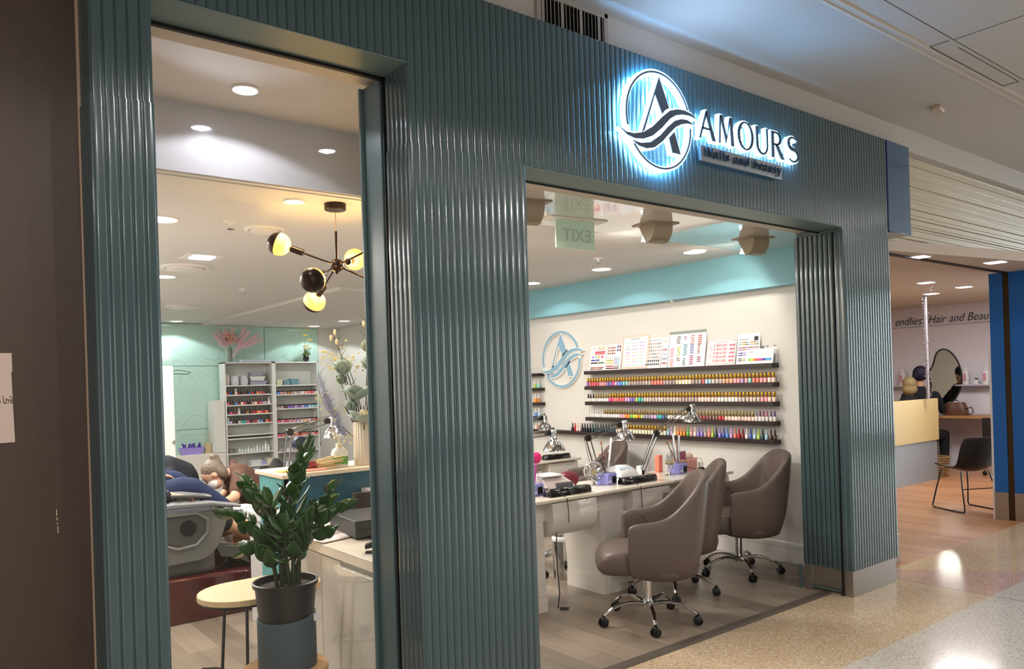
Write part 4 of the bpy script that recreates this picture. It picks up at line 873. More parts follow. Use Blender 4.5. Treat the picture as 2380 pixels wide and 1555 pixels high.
# small fans
def fan(label, loc, rz, r=.072):
    t = thing('desk_fan', label, 'fan', loc, rz)
    m = MB(); m.lathe([(.045, 0), (.045, .006), (.012, .012), (.008, .03)], 20); m.build('foot', CHROME, t, smooth=40)
    c = Vector((0, 0, r + .032)); m = MB()
    for y in (-.022, .022): m.tube([(r * math.cos(a), y * .6, c.z + r * math.sin(a)) for a in [2 * PI * i / 32 for i in range(32)]], .0022, n=5, loop=True)
    for k in range(28):
        a = 2 * PI * k / 28
        for sg in (-1, 1): m.tube([(math.cos(a) * q * r, sg * (.03 - .017 * q * q), c.z + math.sin(a) * q * r) for q in (.22, .5, .8, 1)], .0009, n=4)
    for sg in (-1, 1):
        for q in (.5, .75): m.tube([(q * r * math.cos(a), sg * (.03 - .017 * q * q), c.z + q * r * math.sin(a)) for a in [2 * PI * i / 24 for i in range(24)]], .0009, n=4, loop=True)
    m.build('cage', CHROME, t)
    m = MB()
    for k in range(4):
        a = PI / 2 * k + .3
        pts = [(.01, -.3), (.03, -.5), (.058, -.35), (.06, .2), (.03, .35)]
        vs = [(q * math.cos(a + b), .004 * (b * 2), c.z + q * math.sin(a + b)) for q, b in pts]; n = len(vs)
        m.add(vs + [(x, y + .0015, z) for x, y, z in vs], [tuple(range(n)), tuple(reversed(range(n, 2 * n)))] + [(i, (i + 1) % n, n + (i + 1) % n, n + i) for i in range(n)])
    m.build('blades', mat('clear_grey_blade', 'a9a6a2', .15, .6), t, smooth=0)
    m = MB(); m.cyl((0, -.034, c.z), (0, .034, c.z), .017, n=18); m.build('motor', mat('fan_brass', 'b5a57c', .25, .7), t, smooth=40)
    return t
fan('small chrome desk fan facing out beside the upright chrome lamp', (4.78, 4.10, .762), .65)
fan('small chrome desk fan turned sideways between the left and middle tables', (3.985, 4.15, .762), -.55)
# nail drills (purple box with clear brush holder on top)
PURP = mat('periwinkle_plastic', '8f8fd0', .3); CLR = glass_arch('clear_acrylic', (.985, .985, .99), .35)
def drill(label, loc, rz=0):
    t = thing('nail_drill', label, 'nail drill', loc, rz)
    b = MB().box(-.055, .055, -.055, .055, .0, .085).build('body', PURP, t, bevel=.008, seg=3)
    MB().box(-.005, .042, -.0575, -.054, .012, .062).build('screen', BLK, t, bevel=.002)
    MB().box(-.046, -.014, -.057, -.054, .02, .03).build('label_strip', UW, t)
    m = MB(); m.tube([(.02, -.058, .05), (.04, -.10, .05), (.06, -.16, .025), (.07, -.22, .012), (.075, -.252, -.01), (.078, -.258, -.08), (.075, -.262, -.17)], .0028, n=7); m.build('cord', BLK, t)
    return t
drill('periwinkle nail drill box in the middle, holding a cup of brushes', (4.10, 4.13, .762), .12)
drill('periwinkle nail drill box behind the right desk fan', (4.93, 4.14, .762), .1)
drill('periwinkle nail drill box at the left edge, cut off by the fluted post', (3.37, 4.12, .762), .1)
random.seed(5)
def brush_cup(label, loc, n, tall=.10):
    t = thing('brush_cup', label, 'cup', loc)
    m = MB(); w = .048
    for (x0, x1, y0, y1) in ((-w, w, -w, -w + .002), (-w, w, w - .002, w), (-w, -w + .002, -w, w), (w - .002, w, -w, w)): m.box(x0, x1, y0, y1, 0, tall)
    m.box(-w, w, -w, w, 0, .002); m.build('cup', CLR, t, smooth=0); return t
def brush(label, p, tilt, az, L, hc, kind):
    d = Vector((math.sin(tilt) * math.cos(az), math.sin(tilt) * math.sin(az), math.cos(tilt)))
    t = thing('brush' if kind == 'brush' else 'nail_file', label, 'brush' if kind == 'brush' else 'nail file', p)
    if kind == 'brush':
        m = MB(); m.tube([d * 0, d * L * .5, d * L * .8], .004, n=8, rs=[.003, .0045, .0035]); m.build('handle', mat('brush_handle_' + hc, hc, .25, coat=.4), t)
        m = MB(); m.tube([d * L * .8, d * L * .88], .0042, n=8); m.build('ferrule', CHROME, t)
        m = MB(); m.tube([d * L * .88, d * L * .94, d * L], .006, n=8, rs=[.004, .007, .002]); m.build('bristles', mat('brown_bristles', '9a5a2a', .7), t)
    else:
        m = MB(); m.tube([d * 0, d * L * .97, d * L], .010, n=10, rs=[.010, .010, .006], flat=.22); m.build('file', mat('file_' + hc, hc, .6), t)
    return t
brush_cup('clear cup of makeup brushes on the middle drill box', (4.10, 4.13, .848), 6)
for i, (tl, az, L, hc, k) in enumerate([(.10, 2.2, .235, '4a2430', 'brush'), (.28, .4, .17, 'a8a0b0', 'brush'), (.18, 3.4, .16, '6c2430', 'brush'), (.12, -.6, .26, 'dcdad8', 'file'), (.35, 3.0, .15, '1c1a1c', 'brush'), (.15, .2, .19, '5a2c38', 'brush')]):
    brush(['tall dark red makeup brush with flared bristles in the middle brush cup', 'slanting grey handled brush in the middle brush cup', 'short wine red brush in the middle brush cup', 'tall white nail file in the middle brush cup', 'black handled brush leaning left in the middle brush cup', 'brown handled brush at the back of the middle brush cup'][i], (4.10 + .012 * math.cos(az), 4.13 + .012 * math.sin(az), .852), tl, az, L, hc, k)
brush_cup('clear cup of brushes and files on the right drill box', (4.93, 4.14, .848), 5)
for i, (tl, az, L, hc, k) in enumerate([(.10, 2.6, .24, 'd8d8da', 'file'), (.05, .0, .22, 'c2c8cc', 'file'), (.5, 2.9, .20, '6c2430', 'brush'), (.22, 2.4, .19, '8c8a90', 'brush'), (.18, .8, .17, '7a3030', 'brush')]):
    brush(['tallest white nail file in the right brush cup', 'pale grey nail file in the right brush cup', 'brush leaning far left out of the right brush cup', 'grey handled brush in the right brush cup', 'red brown brush in the right brush cup'][i], (4.93 + .012 * math.cos(az), 4.14 + .012 * math.sin(az), .852), tl, az, L, hc, k)
brush_cup('clear cup on the left drill box beside the fluted post', (3.37, 4.12, .848), 3)
t = thing('powder_brush', 'hot pink fan shaped powder brush at the edge of the fluted post', 'brush', (3.40, 4.13, .852))
m = MB(); m.tube([(0, 0, 0), (.015, 0, .12)], .006, n=8); m.build('handle', mat('magenta_handle', 'c8409c', .3), t)
m = MB(); m.ball((.02, 0, .165), .045, 14, sc=(1, .5, .9)); m.build('bristles', mat('hot_pink_bristles', 'e8307c', .8, bump=.6, bscale=200), t)
# pink basket with things
PKB = mat('salmon_plastic', 'e6a39a', .4)
t = thing('plastic_basket', 'salmon pink perforated basket right of the brush cup', 'basket', (5.115, 4.22, .762), .1)
m = MB(); w, d, h = .095, .06, .10
for i in range(9):
    for j in range(4):
        x = -w + .0115 + i * .021; z = .016 + j * .022
        for yy in (-d, d): m.tube([(x + .0095 * math.cos(a), yy, z + .0095 * math.sin(a)) for a in [PI / 3 * q for q in range(6)]], .0016, n=4, loop=True)
for i in range(6):
    for j in range(4):
        y = -d + .010 + i * .020; z = .016 + j * .022
        for xx in (-w, w): m.tube([(xx, y + .0095 * math.cos(a), z + .0095 * math.sin(a)) for a in [PI / 3 * q for q in range(6)]], .0016, n=4, loop=True)
m.box(-w, w, -d, d, 0, .003)
m.tube([(-w - .004, -d - .004, h), (w + .004, -d - .004, h), (w + .004, d + .004, h), (-w - .004, d + .004, h)], .004, n=6, loop=True)
m.box(-w, w, -d - .001, -d, .0, .006)
m.build('basket', PKB, t, smooth=0)
MB().box(-w + .003, w - .003, -d + .004, d - .004, .004, .09).build('lining', mat('salmon_lining', 'd9b0a6', .7), t)
def small(name, cat, label, m, mt, loc, rz=0, **k):
    o = m.build(name, mt, None, **k); o.location = loc; o.rotation_euler = (0, 0, rz); tag(o, label, cat); return o
small('nail_clip_card', 'card', 'pink and dark striped card standing in the salmon basket', MB().box(-.05, .05, -.003, .003, 0, .07), mat('magenta_card', 'c45a8c', .5), (5.08, 4.22, .853), .1)
small('tissue_bundle', 'tissue', 'crumpled cream tissue bundle in the salmon basket', MB().ball((0, 0, .02), .04, 10, sc=(1.3, .8, .8)), mat('cream_tissue', 'e0cdb8', .8, bump=.8, bscale=60), (5.17, 4.23, .855), 0)
small('orange_box', 'box', 'coral coloured box behind the brush cup on the right table', MB().box(-.03, .03, -.02, .02, 0, .14), mat('coral_box', 'e8826c', .5), (4.90, 4.32, .762), .2, bevel=.002)
small('white_box', 'box', 'small white box between the middle dryer and the upright lamp', MB().box(-.045, .045, -.03, .03, 0, .07), UW, (4.72, 4.34, .762), .2, bevel=.003)
small('lotion_bottle', 'bottle', 'small white lotion bottle right of the salmon basket', MB().lathe([(.02, 0), (.022, .01), (.022, .06), (.009, .075), (.009, .095), (.0005, .1)], 14), CAPW, (5.27, 4.18, .762), 0, smooth=40)
small('lotion_bottle', 'bottle', 'taller white bottle standing last at the right of the tables', MB().lathe([(.02, 0), (.022, .01), (.022, .05), (.009, .065), (.009, .085), (.0005, .09)], 14), CAPW, (5.31, 4.30, .762), 0, smooth=40)
small('dark_jar', 'jar', 'small black jar before the salmon basket', MB().lathe([(.028, 0), (.03, .01), (.03, .03), (.02, .042), (.0005, .044)], 16), BLK, (5.10, 4.04, .762), 0, smooth=40)
small('red_towel', 'towel', 'crumpled black and red cloth behind the left nail dryer', MB().ball((0, 0, .05), .07, 14, sc=(1.5, .8, .9)), mat('red_black_cloth', '6c1c2c', .8, bump=.8, bscale=25, var=.8, vscale=12), (3.83, 4.27, .762), 0)
small('white_tray', 'tray', 'white tray on the second row table beside the hand rest', MB().box(-.08, .08, -.04, .04, 0, .018), UW, (5.20, 6.08, .762), 0, bevel=.004)
small('power_cable', 'cable', 'tangled black power cable on the floor behind the front chair', MB().tube([(0, 0, .006), (.05, -.05, .006), (.1, -.02, .006), (.16, -.07, .006), (.22, -.03, .006), (.30, -.06, .006)], .004, n=6), BLK, (4.14, 4.12, 0), 0)
small('power_cable', 'cable', 'black power cable bundle hanging to the floor beside the left pedestal', MB().tube([(0, 0, .70), (.005, .0, .5), (-.005, -.01, .3), (.01, -.01, .12), (.0, .0, .02), (.04, .02, .006), (.08, -.02, .006), (.05, -.04, .006), (.02, .0, .006)], .004, n=6), BLK, (3.405, 3.93, 0), 0)
# ================================================================ LEFT BAY: back shelf unit
UWH = mat('shelf_unit_white', 'd9dad6', .45)
t = thing('shelf_unit', 'white two-bay shelf unit full of bottles and jars against the mint glass wall', 'shelf unit', (3.67, 11.6, 0))
m = MB(); m.box(0, .02, 0, .26, 0, 1.975).box(.715, .775, 0, .26, 0, 1.975).box(1.445, 1.465, 0, .26, 0, 1.975).box(0, 1.465, 0, .26, 1.955, 1.975); m.build('carcass', UWH, t, smooth=0, bevel=.002)
MB().box(.01, 1.455, .25, .262, 0, 1.96).build('back_panel', mat('shelf_back', 'cfd0cb', .5), t, smooth=0)
LZ = [1.63, 1.489, 1.336, 1.197, 1.057, .886, .835, .616, .409, .14]; RZ = [1.614, 1.47, 1.251, 1.032, .813, .584, .365, .14]
for z in LZ: MB().box(.02, .715, .002, .25, z - .018, z).build('shelf', UWH, t, smooth=0)
for z in RZ: MB().box(.775, 1.445, .002, .25, z - .018, z).build('shelf', UWH, t, smooth=0)
random.seed(21)
names5 = ['top', 'second', 'third', 'fourth']
cset = [['deep red', 'navy blue', 'black', 'blush', 'burgundy', 'black', 'burgundy', 'dark wine', 'navy blue', 'deep red', 'black', 'orange', 'rose red', 'deep red', 'dark wine', 'black'],
        ['rose red', 'burgundy', 'black', 'blue', 'burgundy', 'blush', 'hot pink', 'dark wine', 'black', 'pale pink', 'cream', 'deep red', 'hot pink', 'lilac', 'greige', 'white'],
        ['dark teal', 'hot pink', 'burgundy', 'burgundy', 'white', 'black', 'dark wine', 'amber', 'black', 'deep red', 'deep red', 'orange', 'rose red', 'deep red', 'orange', 'burgundy'],
        ['ice blue', 'lilac', 'black', 'black', 'blush', 'turquoise', 'turquoise', 'hot pink', 'black', 'burgundy', 'deep red', 'ice blue', 'blue', 'black', 'orange', 'deep red']]
for r, z in enumerate([1.489, 1.336, 1.197, 1.057]):
    for i in range(16):
        cn = cset[r][i]; k = 'white' if (r, i) in ((0, 3), (1, 15), (2, 4), (3, 0)) else 'black'
        o = place_bottle(k, (3.715 + i * .0415 + random.uniform(-.004, .004), 11.64, z), jit(CN[cn]), '%s bottle, %s cap, %s from left, %s bottle row of white unit' % (cn, k, ordw(i + 1), names5[r]), 'bottles in the white shelf unit', sc=1.18)
        o.name = 'gel_bottle'; o['category'] = 'gel polish bottle'
JARB = mat('jar_body', '888888', .2, objcol=True)
m = MB(); m.lathe([(.024, 0), (.027, .004), (.027, .034), (.023, .040), (.0005, .041)], 14); jb = m.build('glass', JARB, None, smooth=40); COL.objects.unlink(jb)
m = MB(); m.lathe([(.025, .040), (.0255, .043), (.0255, .056), (.023, .058), (.0005, .058)], 14); jl = m.build('lid', CAPK, None, smooth=40); COL.objects.unlink(jl)
jrows = [(1.47, ['blue', 'pale pink', 'taupe', 'amber', 'taupe', 'greige', 'greige', 'white', 'pale pink', 'coral', 'rose red', 'white']), (1.251, ['taupe', 'taupe', 'brown', 'violet', 'violet', 'lilac', 'violet', 'lilac', 'blue', 'ice blue', 'mint', 'ice blue']), (1.032, ['rose red', 'pale pink', 'hot pink', 'pale pink', 'pale pink', 'lilac', 'blush', 'peach', 'blush', 'pale pink', 'rose red']), (.813, ['hot pink', 'coral', 'pale pink', 'hot pink', 'coral', 'deep red', 'coral', 'rose red', 'pale pink', 'rose red'])]
for r, (z, cs) in enumerate(jrows):
    for i, cn in enumerate(cs):
        o = jb.copy(); o.name = 'powder_jar'; COL.objects.link(o); o.location = (4.485 + i * (.62 / (len(cs) - 1)), 11.64, z); o.color = lin(jit(CN[cn])) + (1,)
        tag(o, '%s jar, black lid, %s from left, %s jar row of white unit' % (cn, ordw(i + 1), names5[r]), 'powder jar', 'lidded powder jars in the white shelf unit')
        k = jl.copy(); COL.objects.link(k); k.parent = o
random.seed(4)
for i in range(11):
    h = random.choice([.06, .08, .10, .075]); c = random.choice([('e6e6e4', 'white'), ('c8dcd4', 'mint'), ('d8d4e0', 'pale lilac')])
    if i == 9: h = .15
    o = small('nail_product_bottle', 'bottle', '%s small bottle, %s from left in the lower row of the left bay' % (c[1], ordw(i + 1)), MB().lathe([(.016, 0), (.018, .004), (.018, h * .6), (.007, h * .7), (.007, h), (.0005, h + .001)], 10), mat('prod_' + c[0], c[0], .3), (3.88 + i * .044, 11.66, .616), 0, smooth=40); o['group'] = 'white and mint bottles in the left bay'
small('wire_basket', 'basket', 'round grey mesh basket with brushes at the left of the lower bottle row', MB().lathe([(.055, 0), (.062, .004), (.065, .06), (.06, .06), (.055, .01), (.001, .008)], 18), mat('grey_mesh', '86847f', .5, .4), (3.76, 11.70, .616), 0, smooth=40)
def tub(label, x, z, w, h, col, y=11.63, d=.14, nm='storage_box', cat='box'):
    m = MB(); m.loft([[(a * w / 2 * s, b * d / 2 * s, q) for a, b in ((-1, -1), (1, -1), (1, 1), (-1, 1))] for s, q in ((.86, 0), (1, h), (1.05, h), (1.05, h + .006), (.95, h + .006), (.95, h * .6))]); return small(nm, cat, label, m, mat('tub_' + col, col, .4), (x, y + d / 2, z), 0, smooth=0)
tub('white slotted basket on the left bay shelf below the bottles', 4.12, .409, .17, .07, 'd6d8d8'); tub('pale violet small box beside the white slotted basket', 4.235, .409, .09, .055, 'a8a8d4'); tub('cream box with a round mark at the right of the left bay', 4.33, .409, .10, .085, 'd8d4bc')
small('lidded_jar', 'jar', 'clear jar with a wide red lid on the lower left bay shelf', MB().lathe([(.04, 0), (.045, .01), (.045, .08), (.08, .10), (.08, .108), (.0005, .11)], 18), mat('red_lid_jar', 'd8a8a0', .3), (3.76, 11.70, .409), 0, smooth=40)
for i, x in enumerate((3.85, 3.99)):
    t = thing('cotton_jar', ['left', 'right'][i] + ' clear jar of cotton in the upper left compartment', 'jar', (x, 11.70, 1.63)); MB().lathe([(.05, 0), (.062, .02), (.062, .10), (.045, .125), (.0005, .126)], 20).build('glass', mat('cloudy_jar', 'cbc9d4', .15, coat=.5), t, smooth=40); MB().lathe([(.05, .125), (.052, .14), (.0005, .142)], 20).build('lid', UW, t, smooth=40)
tub('stack of violet grey trays under the white slotted basket in the upper compartment', 4.19, 1.63, .26, .05, '9c9cb4'); tub('white slotted basket in the upper left compartment', 4.18, 1.692, .22, .06, 'dcdcdc'); tub('violet grey folded cloth bundle on top of the upper slotted basket', 4.17, 1.765, .20, .05, '9a98ac')
small('hand_model', 'figurine', 'pale pink plastic practice hand in the upper left compartment', MB().lathe([(.02, 0), (.028, .03), (.03, .10), (.02, .14), (.005, .17), (.0005, .171)], 12, sy=.5), mat('pale_pink_plastic', 'e0ccc8', .4), (3.745, 11.70, 1.63), 0, smooth=40)
tub('cream box with a round label in the upper right compartment', 4.52, 1.614, .10, .085, 'd0cfb4'); tub('blue grey box left of its twin in the upper right compartment', 4.635, 1.614, .11, .07, '6f97a4'); tub('blue grey box filled with small tubes in the upper right compartment', 4.765, 1.614, .13, .085, '6c93a2')
for i, (x, w, c, lb) in enumerate([(4.52, .09, 'a8a49c', 'grey'), (4.64, .12, 'd4ccd8', 'pale lilac'), (4.78, .12, 'b8b0d0', 'lilac'), (4.90, .10, 'c8d0dc', 'pale blue')]): small('carton', 'box', lb + ' flat carton on the lower jar shelf of the right bay, %s from left' % ordw(i + 1), MB().box(-w / 2, w / 2, -.03, .03, 0, .045), mat('carton_' + c, c, .5), (x, 11.67, .584), 0)
for i, (x, w, c, lb) in enumerate([(4.52, .09, '6c8cc8', 'blue and white'), (4.63, .10, 'd4d8dc', 'white'), (4.75, .10, '8c9098', 'grey'), (4.87, .10, 'a4a0a8', 'grey violet')]): small('carton', 'box', lb + ' carton on the shelf above the counter lamp, %s from left' % ordw(i + 1), MB().box(-w / 2, w / 2, -.03, .03, 0, .06), mat('carton_' + c, c, .5), (x, 11.67, .365), 0)
t = thing('drawer_tower', 'clear plastic drawer tower on the bottom shelf of the left bay', 'drawers', (3.98, 11.62, .14))
m = MB(); m.box(-.18, .18, 0, .2, 0, .235); m.build('case', mat('clear_grey_plastic', 'a9a8ae', .15, coat=.4), t, bevel=.004)
for k in range(3): MB().box(-.17, .17, -.006, 0, .01 + k * .075, .075 + k * .075).build('drawer', mat('clear_drawer', 'c0bcc4', .15, coat=.4), t, bevel=.003)
for i in range(4): small('blue_bottle', 'bottle', 'dark blue bottle in the bottom of the left bay, %s from left' % ordw(i + 1), MB().lathe([(.018, 0), (.018, .10), (.009, .12), (.009, .14), (.0005, .141)], 10), mat('cobalt_bottle', '1c4c9c', .2), (4.215 + i * .042, 11.66, .14), 0, smooth=40)['group'] = 'cobalt bottles in the bottom of the left bay'
small('folded_gingham', 'cloth', 'flat pile of pale gingham cloth on top of the white shelf unit', MB().box(-.33, .33, -.08, .08, 0, .035), mat('gingham', 'bccbd8', .8, var=.25, vscale=60), (4.26, 11.72, 1.9755), 0, bevel=.008)
# side board + back ledge things
tag(MB().box(3.50, 3.66, 11.60, 11.90, 0.645, 1.41).build('white_board', UWH, smooth=0, bevel=.003), 'plain white panel standing left of the shelf unit', 'panel')
t = thing('towel_basket', 'purple basket of purple tools on the white ledge at the back', 'basket', (3.21, 11.75, .64)); tb = MB(); tb.loft([[(a * .17 * s, b * .07 * s, q) for a, b in ((-1, -1), (1, -1), (1, 1), (-1, 1))] for s, q in ((.8, 0), (1, .10), (.95, .10), (.76, .01))]); tb.build('basket', mat('lavender_basket', '9c8cd4', .4), t, smooth=0)
m = MB(); random.seed(2)
for i in range(7): m.tube([(-.12 + i * .04, 0, .07), (-.12 + i * .04 + random.uniform(-.05, .05), random.uniform(-.03, .03), .14 + random.uniform(0, .03))], .014, n=8)
m.build('tools', mat('deep_purple', '4c2c98', .4), t)
t = thing('hanging_bag', 'small tan paper bag with long handles on the back ledge', 'bag', (3.44, 11.75, .64)); MB().box(-.045, .045, -.02, .02, 0, .15).build('bag', mat('tan_paper', 'c4b088', .7), t, bevel=.003); MB().tube([(-.03, 0, .14), (-.03, 0, .33), (.03, 0, .33), (.03, 0, .14)], .004, n=6).build('handle', mat('tan_rope', 'c8a86c', .7), t)
# white partition door far left with hook
t = thing('partition_door', 'white panel door standing open at the far left of the room', 'door', (1.95, 9.5, 0)); MB().box(0, .47, 0, .04, .0, 1.86).build('leaf', UWH, t, bevel=.003); MB().ball((.44, -.025, .98), .022, 12).build('knob', CHROME, t)
m = MB(); m.tube([(.47, -.01, 1.80), (.50, -.02, 1.81), (.58, -.04, 1.80), (.66, -.03, 1.78), (.62, -.02, 1.76), (.50, -.02, 1.765), (.47, -.01, 1.77)], .004, n=6); hk = m.build('wall_hook', BLK, None); hk.location = (1.95, 9.5, 0); tag(hk, 'thin black wire hanger hooked over the white panel door', 'hanger')
# ================================================================ RECEPTION
LW = mat('pale_wood_top', 'dac9b2', .4, var=.12, vscale=7, stretch=(2, 14, 14))
t = thing('reception_counter', 'raised reception counter with dark teal front and pale wood top', 'counter', (1.69, 4.34, 0))
MB().box(0, 1.25, 0, .02, 0, 1.03).build('front_panel', mat('dark_teal_front', '24586a', .3, coat=.2), t, bevel=.002)
MB().box(-.012, .03, .0, .36, 0, 1.03).build('side_panel', mat('mid_teal_side', '5f9a9c', .4), t, bevel=.002)
MB().box(-.02, 1.25, -.03, .42, 1.03, 1.055).build('top', LW, t, bevel=.004)
t = thing('reception_desk', 'glossy white reception desk behind the shop window, right of the plant', 'desk', (1.66, 3.12, 0))
GW = mat('gloss_white_panel', 'cfcabf', .08, coat=.7)
MB().box(-.02, .9, .0, 1.19, .70, .752).build('top', mat('cream_desk_top', 'ddd2c2', .3, coat=.3), t, bevel=.003)
MB().box(.0, .9, .0, 1.19, .0, .695).build('carcass', mat('desk_carcass', 'a8a398', .4), t, smooth=0)
for (a, b, xo, zt) in [(.655, 1.185, -.006, .688), (.42, .65, -.006, .688), (.0, .415, -.026, .672)]: MB().box(xo, 0, a, b, .06, zt).build('door', GW, t, bevel=.002)
t = thing('cash_drawer', 'charcoal cash drawer cut off by the teal post, on the white desk', 'cash drawer', (1.80, 3.66, .752), -.1); MB().box(0, .42, -.0, .40, .012, .10).build('case', mat('charcoal_metal', '2c2c2e', .45), t, bevel=.004); MB().box(.02, .40, -.002, 0, .05, .054).build('slot', BLACK, t); MB().box(.02, .06, .02, .06, 0, .012).box(.34, .38, .02, .06, 0, .012).build('foot', BLACK, t)
t = thing('monitor', 'brown black back of a tilted screen behind the cash drawer', 'monitor', (2.12, 4.10, .752), -.25); MB().T((0, 0, .03), (math.radians(-14), 0, 0)).box(-.1, .25, -.01, .015, .0, .15).build('screen', mat('brown_black', '2c2320', .4), t, bevel=.006); MB().box(-.06, .06, -.05, .06, 0, .03).build('stand', BLK, t)
t = thing('stapler', 'black stapler at the front edge of the white desk', 'stapler', (1.70, 3.36, .752), -.55); m = MB(); m.loft([[(x, y, z) for y, z in ((-.02, 0), (.02, 0), (.02, h), (-.02, h))] for x, h in ((0, .008), (.28, .012))]); m.build('base', BLK, t, bevel=.003)
m = MB(); m.loft([[(x, y, z + dz) for y, dz in ((-.018, 0), (.018, 0), (.018, h), (-.018, h))] for x, z, h in ((.0, .02, .022), (.05, .028, .03), (.27, .065, .035))]); m.build('arm', BLK, t, bevel=.004); MB().box(.05, .25, -.012, .012, .03, .036).build('rail', CHROME, t)
t = thing('printed_sheets', 'loose white printed sheets curling over the edge of the desk', 'paper', (1.70, 3.72, .754), .25)
m = MB(); n = 8; vs = [(-.06 + .30 * i / n, .36 * j / n, .004 + .03 * (i / n) ** 2 * (j / n) + .004 * math.sin(j)) for i in range(n + 1) for j in range(n + 1)]; m.add(vs, [(i * (n + 1) + j, (i + 1) * (n + 1) + j, (i + 1) * (n + 1) + j + 1, i * (n + 1) + j + 1) for i in range(n) for j in range(n)]); s_ = m.build('sheet', mat('printed_paper', 'e0d5d2', .6), t, smooth=60); sm = s_.modifiers.new('t', 'SOLIDIFY'); sm.thickness = .001
t2 = mat('print_grey', '9a9298', .6)
m = MB()
for k in range(7): m.box(.02 + k * .024, .03 + k * .024, .10, .10 + .05 + (k * 37 % 5) * .02, .0095 + .0014 * k, .0099 + .0014 * k)
m.build('print', t2, t, smooth=0)
small('desk_folder', 'folder', 'thin dark folder under the printed sheets on the desk', MB().box(0, .2, 0, .26, 0, .0015), mat('violet_grey_folder', '5c5262', .5), (1.88, 3.56, .7522), .15)
t = thing('side_ledge', 'white bracket ledge on the front of the teal counter, holding two cartons', 'ledge', (2.18, 4.04, .90)); MB().box(0, .5, 0, .298, 0, .025).build('board', UW, t, bevel=.002)
for i, x in enumerate((2.225, 2.335)):
    t = thing('product_carton', ['light grey carton with dark lettering, the left one on the white ledge', 'light grey carton with a black square, the right one on the white ledge'][i], 'carton', (x, 4.10, .9255)); MB().box(0, .10, 0, .09, 0, .115).build('carton', mat('carton_pale', 'b5b4ac', .5), t, bevel=.001)
    if i == 0: text_obj('lettering', 'OPI', mat('carton_ink', '5a5a58', .5), t, size=.024, loc=(.028, -.001, .022), depth=.0004, space=1.3)
    else: MB().box(.02, .034, -.0015, 0, .06, .075).build('mark', BLACK, t)
    MB().box(.02, .075, -.001, 0, .075, .079).build('print', t2, t)
small('cable_coil', 'cable', 'loose coils of yellowish cable on the desk under the white ledge', MB().tube([((.05 + .012 * math.sin(i * 1.7)) * math.cos(i * .55), .03 * math.sin(i * .9), .055 + (.045 + .008 * math.cos(i)) * math.sin(i * .55)) for i in range(60)], .0035, n=6), mat('pale_cable', 'b8b88a', .5), (2.30, 4.22, .752), 0)
small('striped_pouch', 'pouch', 'small pouch of red and violet items on top of the cash drawer', MB().box(-.05, .06, -.03, .03, 0, .10), mat('red_violet_pouch', '9c5070', .5, var=.7, vscale=22), (2.06, 3.84, .853), .2, bevel=.01)
# counter-top things
t = thing('ribbed_vase', 'cream ribbed cylinder vase holding the dried flower arrangement', 'vase', (2.262, 4.44, 1.055))
m = MB(); N = 96
m.loft([[((r + .0022 * math.cos(24 * 2 * PI * i / N)) * math.cos(2 * PI * i / N), (r + .0022 * math.cos(24 * 2 * PI * i / N)) * math.sin(2 * PI * i / N), z) for i in range(N)] for r, z in ((.062, 0), (.064, .004), (.064, .27), (.062, .274), (.056, .274), (.055, .05))]); m.build('vase', mat('cream_ceramic', 'd8ccb8', .55), t, smooth=50)
def stem(m, a, b, bend, r, n=6, r2=None):
    a, b = Vector(a), Vector(b); m.tube([a.lerp(b, i / n) + Vector(bend) * math.sin(PI * i / n) for i in range(n + 1)], r, n=6, rs=[r + ((r2 or r * .5) - r) * i / n for i in range(n + 1)])
def petal(m, c, az, el, L, w, cup=.35):
    # spoon shaped petal from c outwards
    d = Vector((math.cos(az) * math.cos(el), math.sin(az) * math.cos(el), math.sin(el))); s = Vector((-math.sin(az), math.cos(az), 0)); u = d.cross(s) * -1
    if u.z < 0: u = -u
    vs = []; K = 6; J = 4
    for i in range(K + 1):
        t_ = i / K; ww = w * math.sin(PI * min(1, t_ * .93 + .06)) ** .7
        for j in range(J + 1):
            q = j / J * 2 - 1
            p = Vector(c) + d * (L * t_) + s * (ww * q) + u * (cup * L * (t_ ** 2) + cup * .8 * ww * q * q)
            vs.append(p)
    m.add(vs, [(i * (J + 1) + j, (i + 1) * (J + 1) + j, (i + 1) * (J + 1) + j + 1, i * (J + 1) + j + 1) for i in range(K) for j in range(J)])
def solid(o, th=.002):
    s = o.modifiers.new('solid', 'SOLIDIFY'); s.thickness = th; s.offset = 0; return o
SAGE = mat('sage_petal', '8c9c90', .55, var=.18, vscale=12); CRM = mat('cream_petal', 'dccfae', .55, var=.12, vscale=14); TWIG = mat('brown_twig', '3f2c22', .7)
fl = thing('dried_flower_arrangement', 'tall arrangement of sage magnolias, twigs, yellow berries and lilac plumes in the ribbed vase', 'flowers', (2.262, 4.44, 1.07))
RV = Vector((.788, -.616, 0)); UV = Vector((0, 0, 1)); FV = Vector((.616, .788, 0))
def fp(dx, dz, df=0): return RV * dx + UV * dz + FV * df      # dx right of vase axis, dz above vase base, df away
random.seed(9)
heads = [(-.11, .56, -.04, .085, 1.1, 0), (-.02, .40, -.07, .10, .5, 0), (-.06, .33, -.05, .065, 1.3, 0), (.02, .255, -.08, .10, .35, 0), (-.14, .50, .04, .06, 1.2, 0), (.04, .70, .0, .065, 1.25, 1), (.07, .62, .03, .07, 1.0, 0), (.06, .58, -.04, .075, 1.0, 0), (.12, .54, -.02, .08, .5, 0), (.13, .66, .02, .06, .6, 0), (-.13, .62, .06, .045, 1.3, 0), (.13, .36, .02, .07, .5, 0)]
m = MB()
for dx, dz, df, R_, el, c in heads: stem(m, fp(dx * .12, .12, df * .2), fp(dx, dz, df), (0, 0, 0), .0045)
